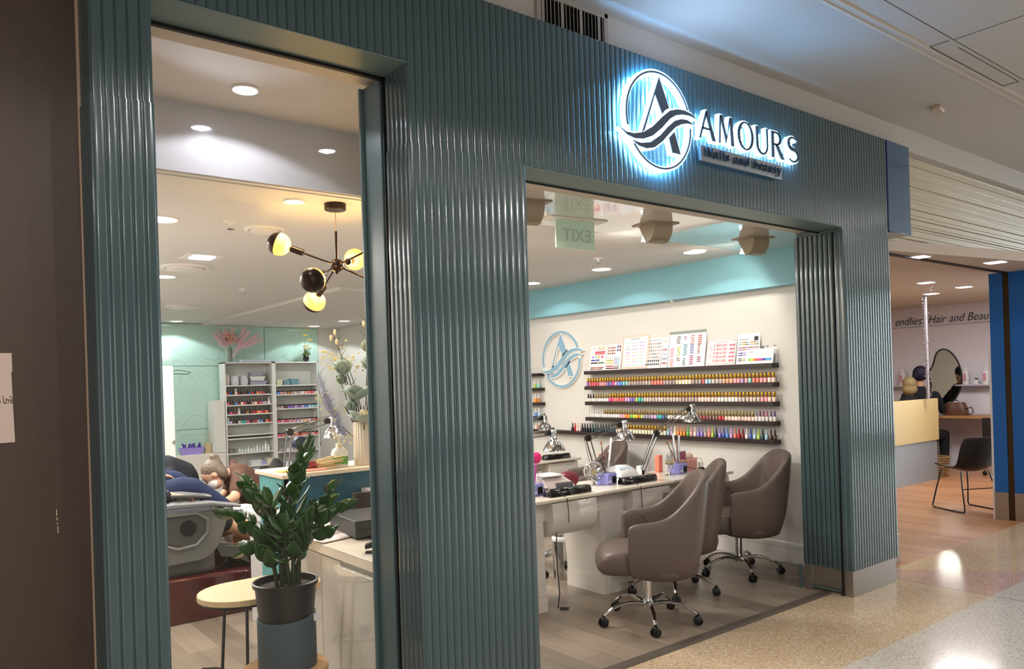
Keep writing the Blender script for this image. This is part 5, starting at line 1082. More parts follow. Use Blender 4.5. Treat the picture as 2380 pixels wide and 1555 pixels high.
for (dx, dz) in [(-.17, .80), (.035, .93), (.12, .85), (-.09, .62)]:
    stem(m, fp(dx * .1, .12), fp(dx, dz), RV * .03, .0045, r2=.002)
    for k in range(3): a = fp(dx * (.78 + .08 * k), dz - .13 + .045 * k); stem(m, a, a + fp(random.choice([-1, 1]) * .035, .05), (0, 0, 0), .002, n=3)
for k in range(12): stem(m, fp(random.uniform(-.03, .03), .10), fp(random.uniform(-.12, .12), .36, random.uniform(-.06, .06)), RV * random.uniform(-.02, .02), .004)
stem(m, fp(-.05, .15), fp(-.29, .50, .02), RV * -.05, .003); stem(m, fp(-.29, .50, .02), fp(-.24, .61, .02), RV * -.02, .002)
m.build('twigs', TWIG, fl)
for i, (dx, dz, df, R_, el, c) in enumerate(heads):
    m = MB(); a0 = random.uniform(0, 6)
    for k in range(6): petal(m, fp(dx, dz, df), a0 + k * PI / 3, el - (.0 if k % 2 else .25), R_ * 1.2, R_ * .60, .35 if el < .8 else .12)
    solid(m.build('magnolia', SAGE, fl, smooth=80)); m = MB()
    for k in range(4): petal(m, fp(dx, dz + .005, df), a0 + .4 + k * PI / 2, 1.25, R_ * .8, R_ * .36, .1)
    if i in (0, 1, 3, 5, 6, 7): solid(m.build('magnolia_heart', CRM, fl, smooth=80))
m = MB(); m2 = MB()
for (dx, dz) in [(-.19, .795), (-.155, .77), (-.165, .83), (.02, .88), (.055, .895), (.05, .86), (.105, .85), (.13, .83)]: m.ball(fp(dx, dz), .012, 8, sc=(.8, .8, 1.7))
for k in range(130):
    cx, cz = random.choice([(-.22, .66), (-.19, .60), (-.15, .67), (-.10, .72), (-.14, .56), (-.26, .42), (-.19, .32), (-.13, .33), (-.23, .69), (-.06, .66), (.10, .30), (-.09, .145), (-.02, .60)])
    m2.ball(fp(cx + random.gauss(0, .022), cz + random.gauss(0, .022), random.gauss(0, .03)), random.uniform(.004, .008), 6)
m.build('buds', mat('cream_bud', 'd8c49c', .6), fl); b_ = m2.build('berries', mat('yellow_berry', 'c8bc78', .6, var=.4, vscale=30), fl); b_['kind'] = 'stuff'
m = MB()
for (p0, p1) in [((-.05, .14), (-.27, .56)), ((-.06, .14), (-.24, .44)), ((-.04, .12), (-.16, .26)), ((.09, .18), (.10, .46))]:
    A, B = fp(*p0), fp(*p1); stem(m, A, B, RV * -.03, .002)
    for k in range(260):
        f = random.uniform(.35, 1); q = A.lerp(B, f) + RV * -.03 * math.sin(PI * f); d = (B - A).normalized() + Vector((random.gauss(0, .8), random.gauss(0, .8), random.gauss(0, .7))); d.normalize()
        m.tube([q, q + d * random.uniform(.025, .06)], .0012, n=3, rs=[.0022, .0006], caps=False)
o = m.build('lilac_plumes', mat('lilac_plume', 'a3a6b8', .8, var=.2, vscale=10), fl, normals=False); o['kind'] = 'stuff'
m = MB()
for (dx, dz, df) in [(.09, .40, 0), (.06, .34, -.05), (.11, .32, -.03)]:
    for k in range(26): m.ball(fp(dx + random.gauss(0, .022), dz + random.gauss(0, .02), df + random.gauss(0, .02)), .009, 6)
o = m.build('hydrangea', mat('grey_lilac_bloom', 'a4a4ac', .8), fl); o['kind'] = 'stuff'
# pampas vase + yellow daisies on the unit
t = thing('glass_vase', 'slim clear glass vase on top of the shelf unit holding pink pampas', 'vase', (3.80, 11.73, 1.9755)); MB().lathe([(.03, 0), (.034, .01), (.036, .22), (.034, .22), (.031, .015), (.0005, .012)], 20).build('glass', mat('clear_vase', 'bcc8c0', .05, trans=.8), t, smooth=40)
p = thing('pink_pampas_bouquet', 'pink pampas grass and peach blooms standing in the clear vase', 'flowers', (3.80, 11.73, 2.0))
m = MB(); random.seed(6)
pl = [(-.16, .42, .30), (-.20, .38, .2), (-.05, .44, .25), (.07, .45, .25), (.22, .46, .3), (.30, .40, .3), (.40, .34, .35), (.46, .29, .35), (.20, .24, .2), (-.12, .38, .2)]
for dx, dz, ln in pl:
    A, B = fp(0, .02), fp(dx, dz, random.uniform(-.05, .05)); stem(m, A, B, (0, 0, .03), .003)
    for k in range(190):
        f = 1 - random.random() * .55; q = A.lerp(B, f) + Vector((0, 0, .03)) * math.sin(PI * f); d = ((B - A).normalized() + Vector((random.gauss(0, .35), random.gauss(0, .35), random.gauss(0, .35)))).normalized()
        m.tube([q, q + d * random.uniform(.03, .08)], .002, n=3, rs=[.006, .0015], caps=False)
o = m.build('plumes', mat('pink_plume', 'f0ccd8', .9, var=.12, vscale=5), p, normals=False); o['kind'] = 'stuff'
m = MB()
for k in range(60): m.ball(fp(.02 + random.gauss(0, .05), .34 + random.gauss(0, .045), -.05 + random.gauss(0, .03)), .02, 7, sc=(1, 1, .6))
m.build('peach_blooms', mat('peach_bloom', 'e0a898', .7, var=.1, vscale=20), p); m = MB()
for k in range(14): petal(m, fp(.0, .28, -.03), random.uniform(0, 6), .6, .09, .018, .1)
solid(m.build('leaves', mat('leaf_green', '4c6438', .6), p))
t = thing('black_vase', 'small round black vase on the right end of the shelf unit', 'vase', (5.0, 11.73, 1.9755)); MB().lathe([(.025, 0), (.042, .015), (.05, .055), (.04, .095), (.032, .10), (.028, .095), (.0005, .09)], 20).build('vase', mat('gloss_black_ceramic', '121214', .15), t, smooth=50)
p = thing('yellow_daisies', 'yellow daisies with green foliage in the small black vase', 'flowers', (5.0, 11.73, 2.05)); m = MB(); ds = [(.03, .42), (.0, .34), (.07, .26), (-.02, .16), (.03, .17), (.07, .13), (.0, .12)]
for dx, dz in ds: stem(m, fp(0, .01), fp(dx, dz), RV * -.02, .003)
m.build('stems', mat('leaf_green'), p)
for dx, dz in ds:
    m = MB()
    for k in range(12): petal(m, fp(dx, dz, -.02), k * PI / 6, .25, .045, .009, .15)
    m.ball(fp(dx, dz + .008, -.02), .011, 8, sc=(1, 1, .6)); solid(m.build('daisy', mat('daisy_yellow', 'e8b818', .6), p, smooth=60))
m = MB()
for k in range(34): petal(m, fp(random.uniform(-.05, .05), random.uniform(.02, .10), random.uniform(-.03, .03)), random.uniform(0, 6), random.uniform(.1, .9), .06, .012, .1)
solid(m.build('foliage', mat('lime_leaf', '6c8c3c', .6), p))
# soap, sticks, glass jar
t = thing('soap_dispenser', 'clear soap pump bottle with a green label on the counter', 'soap dispenser', (2.10, 4.46, 1.055)); m = MB(); m.loft([[(x * s, y * s * .7, z) for x, y in rr(.10, .10, 4, .3)] for s, z in ((.95, 0), (1, .006), (1, .085), (.8, .11), (.35, .125))]); m.build('bottle', mat('clear_soap', 'd2d4cc', .1, coat=.5), t, smooth=40)
m = MB(); m.loft([[(x * 1.01, y * .715, z) for x, y in rr(.10, .10, 4, .3)] for z in (.018, .065)], caps=False); m.build('label', mat('green_label', '5c9c3c', .4), t, smooth=40); m = MB(); m.cyl((0, 0, .12), (0, 0, .145), .022, n=16).cyl((0, 0, .145), (0, 0, .185), .006, n=8).tube([(.01, 0, .185), (-.01, 0, .19), (-.035, 0, .184)], .007, n=8); m.build('pump', mat('cream_pump', 'd8cfb4', .4), t)
t = thing('wooden_sticks', 'fanned bundle of pale wooden sticks with red tips on the counter', 'sticks', (2.0, 4.42, 1.058)); random.seed(3); m = MB(); m3 = MB()
for i in range(30):
    y = random.uniform(-.03, .05); z = random.uniform(0, .045) ; x0 = .10 + random.uniform(-.01, .01); q = Vector((x0, y, z * 1.6 + .008)); e = Vector((-.14 + random.uniform(-.03, .02), y + random.uniform(-.05, .03), .006 + z * .8)); m.tube([q, q.lerp(e, .7)], .0028, n=5); m3.tube([q.lerp(e, .7), e], .0024, n=5)
o = m.build('sticks', mat('pale_stick', 'dcc596', .6), t); o = m3.build('tips', mat('red_tip', '8c3430', .5), t)
t = thing('glass_jar', 'clear glass jar of copper clips beside the cream vase', 'jar', (2.345, 4.33, 1.055)); MB().lathe([(.05, 0), (.056, .01), (.056, .15), (.035, .19), (.037, .21), (.033, .21), (.031, .19), (.052, .148), (.052, .012), (.0005, .008)], 24).build('glass', CLR, t, smooth=40); m = MB(); random.seed(8)
for i in range(60): a = Vector((random.uniform(-.033, .033), random.uniform(-.033, .033), random.uniform(.015, .11))); d = Vector((random.gauss(0, 1), random.gauss(0, 1), random.gauss(0, 1))).normalized() * .014; m.tube([a - d, a + d], .002, n=4)
o = m.build('clips', mat('copper_clip', 'b87858', .3, .6), t); o['kind'] = 'stuff'; MB().lathe([(.038, .211), (.02, .225), (.014, .25), (.0005, .255)], 16).build('stopper', CLR, t, smooth=40)
t = thing('hand_fan', 'pink handheld fan with navy round head on the counter', 'fan', (1.86, 4.50, 1.055), .2); MB().tube([(.0, 0, .0), (.02, 0, .10)], .018, n=12).build('handle', mat('salmon_handle', 'e8a090', .4), t); m = MB(); m.cyl((.0, -.02, .16), (.0, .015, .16), .045, n=24); m.build('head', mat('navy_plastic', '1c2440', .3), t, smooth=40)
small('sponge_slab', 'sponge', 'salmon foam slab lying at the left of the counter top', MB().box(-.1, .12, -.03, .03, 0, .012), mat('salmon_foam', 'e8a898', .8), (1.85, 4.38, 1.0552), 0, bevel=.003)
small('yellow_note', 'note', 'yellow card lying at the left corner of the counter', MB().box(-.05, .05, -.03, .03, 0, .01), mat('yellow_card', 'd8c870', .6), (1.76, 4.46, 1.0552), .2)
desk_lamp('chrome arm lamp behind the counter, shade left of the dried flowers', (1.98, 5.10, .75), (2.08, 5.20, 1.25), (2.37, 5.12, 1.345), .075)
tag(MB().box(1.75, 2.85, 4.85, 5.25, .70, .75).box(1.78, 1.82, 4.9, 5.2, 0, .70).box(2.78, 2.82, 4.9, 5.2, 0, .70).build('work_table', UW, smooth=0, bevel=.003), 'plain white work table hidden behind the reception counter', 'table')
# ================================================================ GLOBE PENDANT
BRZ = mat('dark_bronze', '2e2019', .3, .7); BULB = mat('amber_bulb_glass', 'ffdc9a', .05, emit='ffa838', estr=1.5, coat=.6); FIL = mat('filament', 'ffffff', .5, emit='ffe0a0', estr=30)
hub = Vector((1.885, 3.96, 2.228)); pd = thing('globe_pendant', 'black multi arm pendant lamp with half dark globe bulbs glowing amber', 'pendant lamp', hub)
m = MB(); m.lathe([(.060, .342), (.060, .310), (.056, .306), (.0005, .305)], 28); m.build('ceiling_cup', BRZ, pd, smooth=40)
MB().cyl((0, 0, .305), (0, 0, .19), .0022, n=6).build('wire', mat('clear_wire', 'b09060', .4), pd); m = MB(); m.cyl((0, 0, .19), (0, 0, .02), .0075, n=10); m.build('rod', BRZ, pd); m = MB(); m.ball((0, 0, 0), .038, 18); m.ball((0, 0, -.04), .01, 8); m.build('hub', BRZ, pd)
def camv(r, u, f): return RV * r + UV * u + FV * f
for i, dv in enumerate([camv(-.318, .129, .0), camv(-.191, -.172, .23), camv(-.055, -.12, -.31), camv(.035, .085, .33), camv(.30, .13, -.02), camv(.28, -.13, .1)]):
    L_ = .343; d = dv.normalized(); c = d * L_
    m = MB(); m.cyl(d * .03, d * .20, .0055, n=8); a = m.build('arm', BRZ, pd)
    MB().cyl(d * .20, d * .272, .019, n=16).build('socket', BRZ, a, smooth=40)
    q = Vector((0, 0, 1)).rotation_difference(d); M4 = Matrix.Translation(c) @ q.to_matrix().to_4x4(); r = .065
    m = MB(); m.M = M4; m.lathe([(.016, -.074)] + [(r * math.sin(a_), -r * math.cos(a_)) for a_ in [.33 + (PI / 2 - .33 + .10) * k / 8 for k in range(9)]], 28); bu = m.build('bulb', BULB, a, smooth=80); bu.name = 'bulb'
    m = MB(); m.M = M4; m.lathe([(r * 1.006 * math.sin(a_), -r * 1.006 * math.cos(a_)) for a_ in [PI / 2 + .08 + (PI / 2 - .09) * k / 8 for k in range(9)]], 28); m.build('mirror_cap', BRZ, a, smooth=80)
    l = bpy.data.lights.new('bulb_light', 'POINT'); l.energy = 7; l.color = (1, .60, .20); l.shadow_soft_size = .03; lo = bpy.data.objects.new('bulb_light', l); COL.objects.link(lo); lo.location = hub + c - d * .1 + Vector((0, 0, .0))
# ================================================================ POTTED PLANT + TABLES BY THE WINDOW
OAK = mat('light_oak', 'd0a878', .4, var=.1, vscale=6, stretch=(3, 20, 20)); PX, PY = 1.27, 3.275
t = thing('plant_stool', 'low round pale wood stool under the plant, cut off by the picture bottom', 'stool', (PX - .012, PY, 0))
m = MB(); m.lathe([(.0005, .318), (.176, .318), (.183, .323), (.183, .34), (.178, .345), (.0005, .345)], 48); m.build('seat', OAK, t, smooth=40)
for k in range(3): a = 2 * PI * k / 3 + .5; MB().cyl((.10 * math.cos(a), .10 * math.sin(a), .318), (.16 * math.cos(a), .16 * math.sin(a), 0), .010, n=10).build('leg', OAK, t)
t = thing('plant_sleeve', 'slate blue matte cylinder planter under the black nursery pot', 'planter', (PX, PY, .3455))
m = MB(); N = 48; rg = []
for r, z, k in [(.122, 0, 0), (.124, .004, 0), (.124, .222, 1), (.118, .222, 1), (.118, .01, 0)]: rg.append([(r * math.cos(2 * PI * i / N), r * math.sin(2 * PI * i / N), z + (k * .010 * math.cos(2 * PI * i / N - .4))) for i in range(N)])
m.loft(rg); m.build('sleeve', mat('slate_blue_matte', '46565c', .75, bump=.1, bscale=300), t, smooth=40)
t = thing('nursery_pot', 'black plastic nursery pot with soil set in the slate blue planter', 'pot', (PX, PY, .52))
m = MB(); m.lathe([(.100, -.03), (.112, .0), (.130, .175), (.139, .178), (.141, .196), (.136, .199), (.130, .197), (.127, .170)], 48); m.build('pot', mat('black_pot_plastic', '241f1d', .4), t, smooth=40)
m = MB(); m.lathe([(.128, .168), (.09, .178), (.03, .172), (.0005, .176)], 40); m.build('soil', mat('dark_soil', '2a1e17', .9, bump=1.0, bscale=70, var=.5, vscale=60), t)
MB().box(.075, .108, -.118, -.1125, .028, .058).build('barcode_sticker', UW, t, smooth=0)
LEAFM = mat('zz_leaf_gloss', '2c5220', .2, var=.3, vscale=5, coat=.15); STEMM = mat('zz_stem', '2c3a1c', .4)
pz = thing('zz_plant', 'dark green glossy leaved potted plant in front of the reception desk', 'plant', (PX, PY, .69))
def leaf(m, base, d, s, L, w):
    d = d.normalized(); s = (s - d * s.dot(d)).normalized(); u = s.cross(d)
    K = 7; rows = []
    for i in range(K + 1):
        t_ = i / K; ww = w * (math.sin(PI * t_ ** .8) ** .75) if 0 < t_ < 1 else .0012; cu = -.10 * L * t_ * t_
        c = base + d * (L * t_) + u * cu; rows += [c - s * ww + u * ww * .12, c - u * .0006, c + s * ww + u * ww * .12]
    m.add(rows, [(i * 3 + j, (i + 1) * 3 + j, (i + 1) * 3 + j + 1, i * 3 + j + 1) for i in range(K) for j in range(2)])
random.seed(31)
stems = [(.11, .60, -.02, 8), (-.16, .44, .03, 7), (-.22, .32, -.02, 6), (.20, .40, .03, 6), (.25, .34, .0, 6), (-.04, .36, -.05, 5), (.05, .44, .06, 6), (-.15, .18, -.05, 5), (.11, .30, -.06, 5), (-.08, .30, .06, 5), (.03, .26, -.08, 5), (.16, .22, .05, 5)]
for (dx, dz, df, nl) in stems:
    A = camv(dx * .16 + random.uniform(-.03, .03), -.01, df * .5); B = camv(dx, dz, df); bend = camv(-dx * .22, .04, 0)
    P = [A.lerp(B, i / 12) + bend * math.sin(PI * i / 12) for i in range(13)]
    sm_ = MB(); sm_.tube(P, .006, n=6, rs=[.009 - .006 * i / 12 for i in range(13)]); st_ = sm_.build('stem', STEMM, pz)
    m = MB(); side = camv(0, 0, 1) if abs(dx) > .1 else camv(1, 0, 0)
    side = (side + Vector((random.gauss(0, .4), random.gauss(0, .4), 0))).normalized()
    for k in range(nl):
        f = .34 + .62 * k / max(1, nl - 1); i = f * 12; i0 = min(11, int(i)); q = P[i0].lerp(P[i0 + 1], i - i0); ax = (P[i0 + 1] - P[i0]).normalized()
        for sg in (-1, 1):
            s_ = side * sg + Vector((random.gauss(0, .25), random.gauss(0, .25), random.gauss(0, .2)))
            d = ax * .7 + s_ * .9 + Vector((0, 0, .1)); L_ = random.uniform(.09, .12) * (1.1 if .3 < f < .8 else .9)
            tip = q + d.normalized() * L_
            if (PY + tip.y) < 2.99: d.y = max(d.y, .1); tip = q + d.normalized() * L_
            if (PY + min(tip.y, q.y)) < 2.99: continue
            leaf(m, q, d, ax.cross(d) + Vector((0, 0, random.gauss(0, .2))), L_, L_ * random.uniform(.23, .28))
    leaf(m, P[-1], (P[-1] - P[-2]), side, .09, .022)
    lf = m.build('leaf_frond', LEAFM, st_, smooth=80, normals=False)
    so = lf.modifiers.new('solid', 'SOLIDIFY'); so.thickness = .0012
# oval side table
t = thing('side_table', 'pale wood oval side table with thin black legs left of the plant', 'table', (1.31, 3.70, 0))
def pill(hx, hy, n=14): return [(hx - hy + hy * math.cos(a), hy * math.sin(a)) for a in [-PI / 2 + PI * i / n for i in range(n + 1)]] + [(-hx + hy + hy * math.cos(a), hy * math.sin(a)) for a in [PI / 2 + PI * i / n for i in range(n + 1)]]
m = MB(); m.prism(pill(.29, .205), .572, .60); m.build('table_top', mat('light_oak_top', 'dcc096', .4, var=.1, vscale=5, stretch=(3, 18, 18)), t, smooth=40, bevel=.004)
m = MB(); m.prism(pill(.275, .19), .560, .572); m.build('rim', BLK, t, smooth=40)
for x, y in ((-.22, -.06), (-.12, -.12), (.22, .05), (.12, .12)): MB().cyl((x * .85, y * .85, .56), (x * 1.05, y * 1.2, 0), .0075, n=8).build('leg', BLK, t)
MB().cyl((-.215, -.064, .22), (-.118, -.128, .22), .002, n=5).build('tie', UW, t)
small('power_adapter', 'adapter', 'small black adapter on the floor at the foot of the left post', MB().box(-.03, .03, -.02, .02, 0, .05), BLK, (1.05, 4.42, 0), .3, bevel=.004)
small('floor_cable', 'cable', 'thin black cable lying curled on the floor by the left post', MB().tube([(0, 0, .03), (.04, .03, .01), (.1, .02, .005), (.16, .06, .005), (.22, .02, .005), (.25, -.04, .005), (.21, -.07, .005), (.17, -.03, .005), (.10, -.10, .005), (.02, -.14, .005), (-.04, -.16, .005)], .004, n=6), BLK, (1.09, 4.42, 0), 0)
# ================================================================ PEDICURE CHAIRS (face +X)
PG = mat('spa_chair_grey', '6b6a66', .3, coat=.3); PGD = mat('spa_chair_dark_grey', '4a4946', .4); BURG = mat('burgundy_gloss', '4a120e', .1, coat=.8); BRN = mat('amber_bowl', '5a3c24', .08, coat=.8, var=.3, vscale=8)
def pedi_chair(label, x, y):
    t = thing('pedicure_chair', label, 'spa chair', (x, y, 0))        # y = centre line, x = rear
    m = MB(); sec = [(0, .31), (.3, .31), (.75, .30), (.95, .29), (1.15, .27), (1.3, .22), (1.37, .12), (1.38, 0), (0, 0)]
    m.loft([[(px, yy * s, pz * zz) for px, pz in sec] for yy, s, zz in ((-.36, 1, .96), (-.34, 1, 1), (.34, 1, 1), (.36, 1, .96))]); m.build('base', BURG, t, smooth=30, bevel=.01)
    m = MB(); m.lathe([(.20, .27), (.26, .30), (.30, .40), (.31, .44), (.29, .445), (.27, .40), (.22, .31), (.0005, .30)], 36, c=(1.18, 0, 0), sx=1, sy=.95); m.build('foot_basin', BRN, t, smooth=60)
    m = MB(); m.loft([[(px, py, pz) for px, py in ((.08, -.29), (.74, -.29), (.80, 0), (.74, .29), (.08, .29))] for pz in (.30, .44, .52, .56)]); m.build('seat', mat('grey_vinyl', '595854', .4), t, smooth=30, bevel=.03, seg=3)
    m = MB(); m.loft([[(px - .02, yy, pz), (px + .12, yy, pz + .02)] + [(px + .12, -yy, pz + .02), (px - .02, -yy, pz)] for px, pz, yy in ((.10, .52, .27), (.02, .8, .29), (-.08, 1.15, .27), (-.13, 1.32, .20))]); m.build('backrest', MATS['grey_vinyl'], t, smooth=50, bevel=.03, seg=3)
    for sg in (-1, 1):
        y0 = sg * .30; y1 = sg * .36
        out = [(.05, .38), (.62, .40), (.70, .43), (.76, .50), (.81, .66), (.82, .735), (.05, .745)]
        m = MB(); xzprism(m, out, min(y0, y1), max(y0, y1)); a = m.build('side_panel', PG, t, smooth=30, bevel=.012)
        out2 = [(.10, .56), (.38, .555), (.50, .51), (.60, .53), (.66, .60), (.66, .67), (.60, .715), (.10, .72)]
        m = MB(); ys = y1 + sg * .004; xzprism(m, out2, min(y1 - sg * .01, ys), max(y1 - sg * .01, ys)); m.build('inset_panel', PGD, a, smooth=30, bevel=.006)
        cpt = [(q, z) for q, z in out2]
        MB().tube([(q, ys, z) for q, z in [(.06, .56), (.36, .548), (.48, .500), (.60, .515), (.675, .59), (.675, .68), (.61, .728), (.06, .735)]], .012, n=8).build('moulding', PG, a)
        m = MB(); m.cyl((.55, y1, .635), (.55, y1 + sg * .012, .635), .052, n=28); m.build('cup_holder', BLACK, a, smooth=30)
        m = MB(); m.loft([[(px, yy * 1, pz) for yy, pz in ((sg * .27, z0), (sg * .39, z0), (sg * .39, z0 + h), (sg * .27, z0 + h))] for px, z0, h in ((.05, .765, .035), (.45, .775, .035), (.70, .765, .032), (.90, .735, .022))]); m.build('armrest', mat('armrest_grey', '77777a', .3, coat=.3), t, smooth=50, bevel=.01, seg=3)
    MB().T((.56, .02, .84), (0, math.radians(6), 0)).box(-.11, .12, -.33, -.23, -.012, .012).build('tray', PGD, t, bevel=.008)
    m = MB(); m.loft([[(px, yy * .27, pz) for yy in (-1, 1)] + [(px + .05, yy * .27, pz - .11) for yy in (1, -1)] for px, pz in ((.74, .50), (.84, .48), (.94, .42), (.97, .36))]); m.build('leg_rest', MATS['grey_vinyl'], t, smooth=50, bevel=.02)
    return t
pc1 = pedi_chair('nearest grey pedicure chair with burgundy base, cut off by the left post', .90, 5.80)
pc2 = copy_tree(pc1); pc2.location = (.90, 6.72, 0); pc2['label'] = 'second grey pedicure chair behind the nearest one, mostly hidden'
pc3 = copy_tree(pc1); pc3.location = (.90, 7.75, 0); pc3['label'] = 'third pedicure chair, furthest back behind the black clad back'
# rolling stool with tray and bottles
t = thing('chrome_stool', 'black and chrome wheeled stool holding a grey tray beside the foot basin', 'stool', (2.02, 5.28, 0))
m = MB(); m.loft([[(x * s, y * s, z) for x, y in rr(.30, .30, 4, .25)] for s, z in ((.9, .375), (1, .39), (1, .42), (.92, .435))]); m.build('seat', BLK, t, smooth=40)
for sx in (-1, 1):
    m = MB()
    for sy in (-1, 1):
        m.tube([(sx * .14, sy * .13, .06), (sx * .15, sy * .13, .20), (sx * .155, sy * .13, .36), (sx * .15, sy * .12, .40), (sx * .12, sy * .06, .405), (sx * .12, 0, .405)], .010, n=8)
    m.tube([(sx * .14, -.13, .09), (sx * .14, .13, .09)], .008, n=8); m.build('frame', CHROME, t)
    for sy in (-1, 1): MB().cyl((sx * .14 - .012, sy * .13, .028), (sx * .14 + .012, sy * .13, .028), .028, n=16).build('caster', CB, t, smooth=40)
small('supply_tray', 'tray', 'pale grey tray lying on the chrome stool', MB().box(-.12, .13, -.12, .12, 0, .03), mat('pale_grey_tray', '9aa6a6', .4), (2.02, 5.28, .436), 0, bevel=.006)
for i, (dx, c, h, lb) in enumerate([(-.075, 'dce08c', .115, 'bottle of yellow liquid on the grey tray, leftmost of three'), (.0, 'e8dcd8', .10, 'white bottle in the middle of the grey tray'), (.075, 'ecd4d0', .105, 'pale pink bottle at the right of the grey tray')]):
    t = thing('liquid_bottle', lb, 'bottle', (2.02 + dx, 5.25 - dx * .6, .467)); m = MB(); m.lathe([(.03, 0), (.034, .006), (.034, h * .75), (.016, h * .95), (.016, h)], 18); m.build('bottle', mat('bottle_' + c, c, .2, coat=.3), t, smooth=40); MB().lathe([(.018, h - .002), (.018, h + .025), (.0005, h + .026)], 16).build('cap', UW, t, smooth=40)
small('blue_towel', 'towel', 'light blue and white towel folded over the far basin rim', MB().ball((0, 0, .0), .08, 12, sc=(1.7, .9, .45)), mat('towel_blue', '7c9cc0', .9, bump=.8, bscale=60, var=.45, vscale=9), (2.02, 6.12, .56), 0)
small('white_towel', 'towel', 'white towel heap beside the light blue towel', MB().ball((0, 0, .0), .06, 12, sc=(1.4, .9, .5)), mat('towel_white', 'd8d8d4', .9, bump=.8, bscale=60), (2.10, 6.28, .60), 0)
# ================================================================ PEOPLE
SKIN = mat('skin_tone', 'c89878', .5, sss=0); SKIN2 = mat('skin_tone_pale', 'c09478', .5)
def capsule(m, a, b, ra, rb, n=12):
    a, b = Vector(a), Vector(b); d = (b - a); L = d.length; d = d.normalized() if L > 1e-6 else Vector((0, 0, 1))
    pts = []; rs = []
    for k in range(4): q = PI / 2 * (k / 3); pts.append(a - d * ra * math.cos(q)); rs.append(max(.0008, ra * math.sin(q)))
    for k in range(4): q = PI / 2 * (k / 3); pts.append(b + d * rb * math.sin(q)); rs.append(max(.0008, rb * math.cos(q)))
    m.tube(pts, 1, n=n, rs=rs)
def flesh(name, chains, ells, mt, parent, vox=.010, smooth=6):
    m = MB()
    for ch in chains:
        for (a, ra), (b, rb) in zip(ch, ch[1:]): capsule(m, a, b, ra, rb)
    for c, r, rot in ells: m.ball(c, 1, 16, sc=r, rot=rot)
    o = m.build(name, mt, parent, smooth=0)
    r = o.modifiers.new('remesh', 'REMESH'); r.mode = 'VOXEL'; r.voxel_size = vox; r.use_smooth_shade = True
    s = o.modifiers.new('smooth', 'SMOOTH'); s.factor = .5; s.iterations = smooth
    return o
def face_parts(P, parent, nm='eyes'):
    m = MB()
    for s_ in (-1, 1): m.ball(P(.031 * s_, .084, .004), .009, 8, sc=(1.3, .8, .7)); m.ball(P(.031 * s_, .087, .028), .010, 8, sc=(1.6, .5, .35))
    m.build('eyes', mat('eye_dark', '2a1c16', .3), parent); MB().ball(P(0, .088, -.062), .012, 8, sc=(1.8, .6, .5)).build('mouth', mat('lips', 'a0604f', .5), parent)
def V(*a): return Vector(a)
def hand_ch(w, d, up, r=.009, curl=.5, L=.085):
    # wrist w, pointing d, palm normal up: fingers + thumb
    d = d.normalized(); s = d.cross(up).normalized(); up = s.cross(d).normalized(); out = []; pal = w + d * .085
    for k, (off, ln) in enumerate(((-.030, .8), (-.010, 1.0), (.011, .94), (.030, .75))):
        b0 = pal + s * off; p1 = b0 + d * L * .42 * ln - up * .012 * curl; p2 = p1 + d * L * .32 * ln - up * .03 * curl; p3 = p2 + d * L * .2 * ln - up * .035 * curl
        out.append([(w + d * .02 + s * off * .5, .016), (b0, .012), (p1, r), (p2, r * .95), (p3, r * .8)])
    out.append([(w + d * .02 - s * .02, .016), (w + d * .05 - s * .045 - up * .01, .012), (w + d * .085 - s * .058 - up * .018, .0095)])
    return out
def head_parts(c, fwd, up, r=.095):
    fwd = fwd.normalized(); s = fwd.cross(up).normalized(); up = s.cross(fwd).normalized()
    rot = Matrix((s, fwd, up)).transposed()
    P = lambda x, y, z: c + s * x + fwd * y + up * z
    ells = [(P(0, 0, .02), (r * .80, r * 1.0, r * .98), rot), (P(0, .035, -.055), (r * .60, r * .62, r * .62), rot), (P(0, .098, -.02), (.013, .018, .02), rot), (P(.078, -.005, -.015), (.010, .018, .028), rot), (P(-.078, -.005, -.015), (.010, .018, .028), rot)]
    return ells, P, rot
# --- person A: customer in the nearest chair, faces +X, leg stretched to the basin
pa = thing('person', 'seated customer in black beside the left post, hand on the grey armrest', 'person', (1.15, 5.80, .56))
def LA(*p): return V(*p) - V(1.15, 5.80, .56)
el, P, rot = head_parts(LA(1.00, 5.80, 1.30), V(1, -.1, -.1), V(-.2, 0, 1))
flesh('body', [[(LA(1.12, 5.80, .66), .15), (LA(1.08, 5.80, .85), .14), (LA(1.03, 5.80, 1.04), .13)], [(LA(1.03, 5.8, 1.08), .06), (LA(1.0, 5.8, 1.22), .055)],
    [(LA(1.05, 5.62, 1.03), .05), (LA(1.15, 5.50, .88), .042), (LA(1.30, 5.52, .845), .036), (LA(1.375, 5.535, .85), .027)], [(LA(1.05, 5.98, 1.03), .05), (LA(1.15, 6.05, .86), .042), (LA(1.38, 5.98, .84), .028)],
    [(LA(1.15, 5.70, .63), .09), (LA(1.66, 5.70, .64), .062), (LA(1.75, 5.72, .60), .058), (LA(1.99, 5.80, .49), .052), (LA(2.12, 5.86, .43), .036)], [(LA(1.15, 5.90, .63), .09), (LA(1.66, 5.92, .64), .062), (LA(1.98, 5.95, .52), .052), (LA(2.16, 5.98, .45), .036)],
    [(LA(2.12, 5.86, .43), .036), (LA(2.18, 5.88, .45), .034), (LA(2.21, 5.89, .51), .026)], [(LA(2.16, 5.98, .45), .036), (LA(2.22, 5.99, .47), .034), (LA(2.25, 5.99, .53), .026)]] + hand_ch(LA(1.375, 5.535, .85), V(1, .12, -.12), V(0, .1, 1), curl=.6),
    el, SKIN, pa, .009)
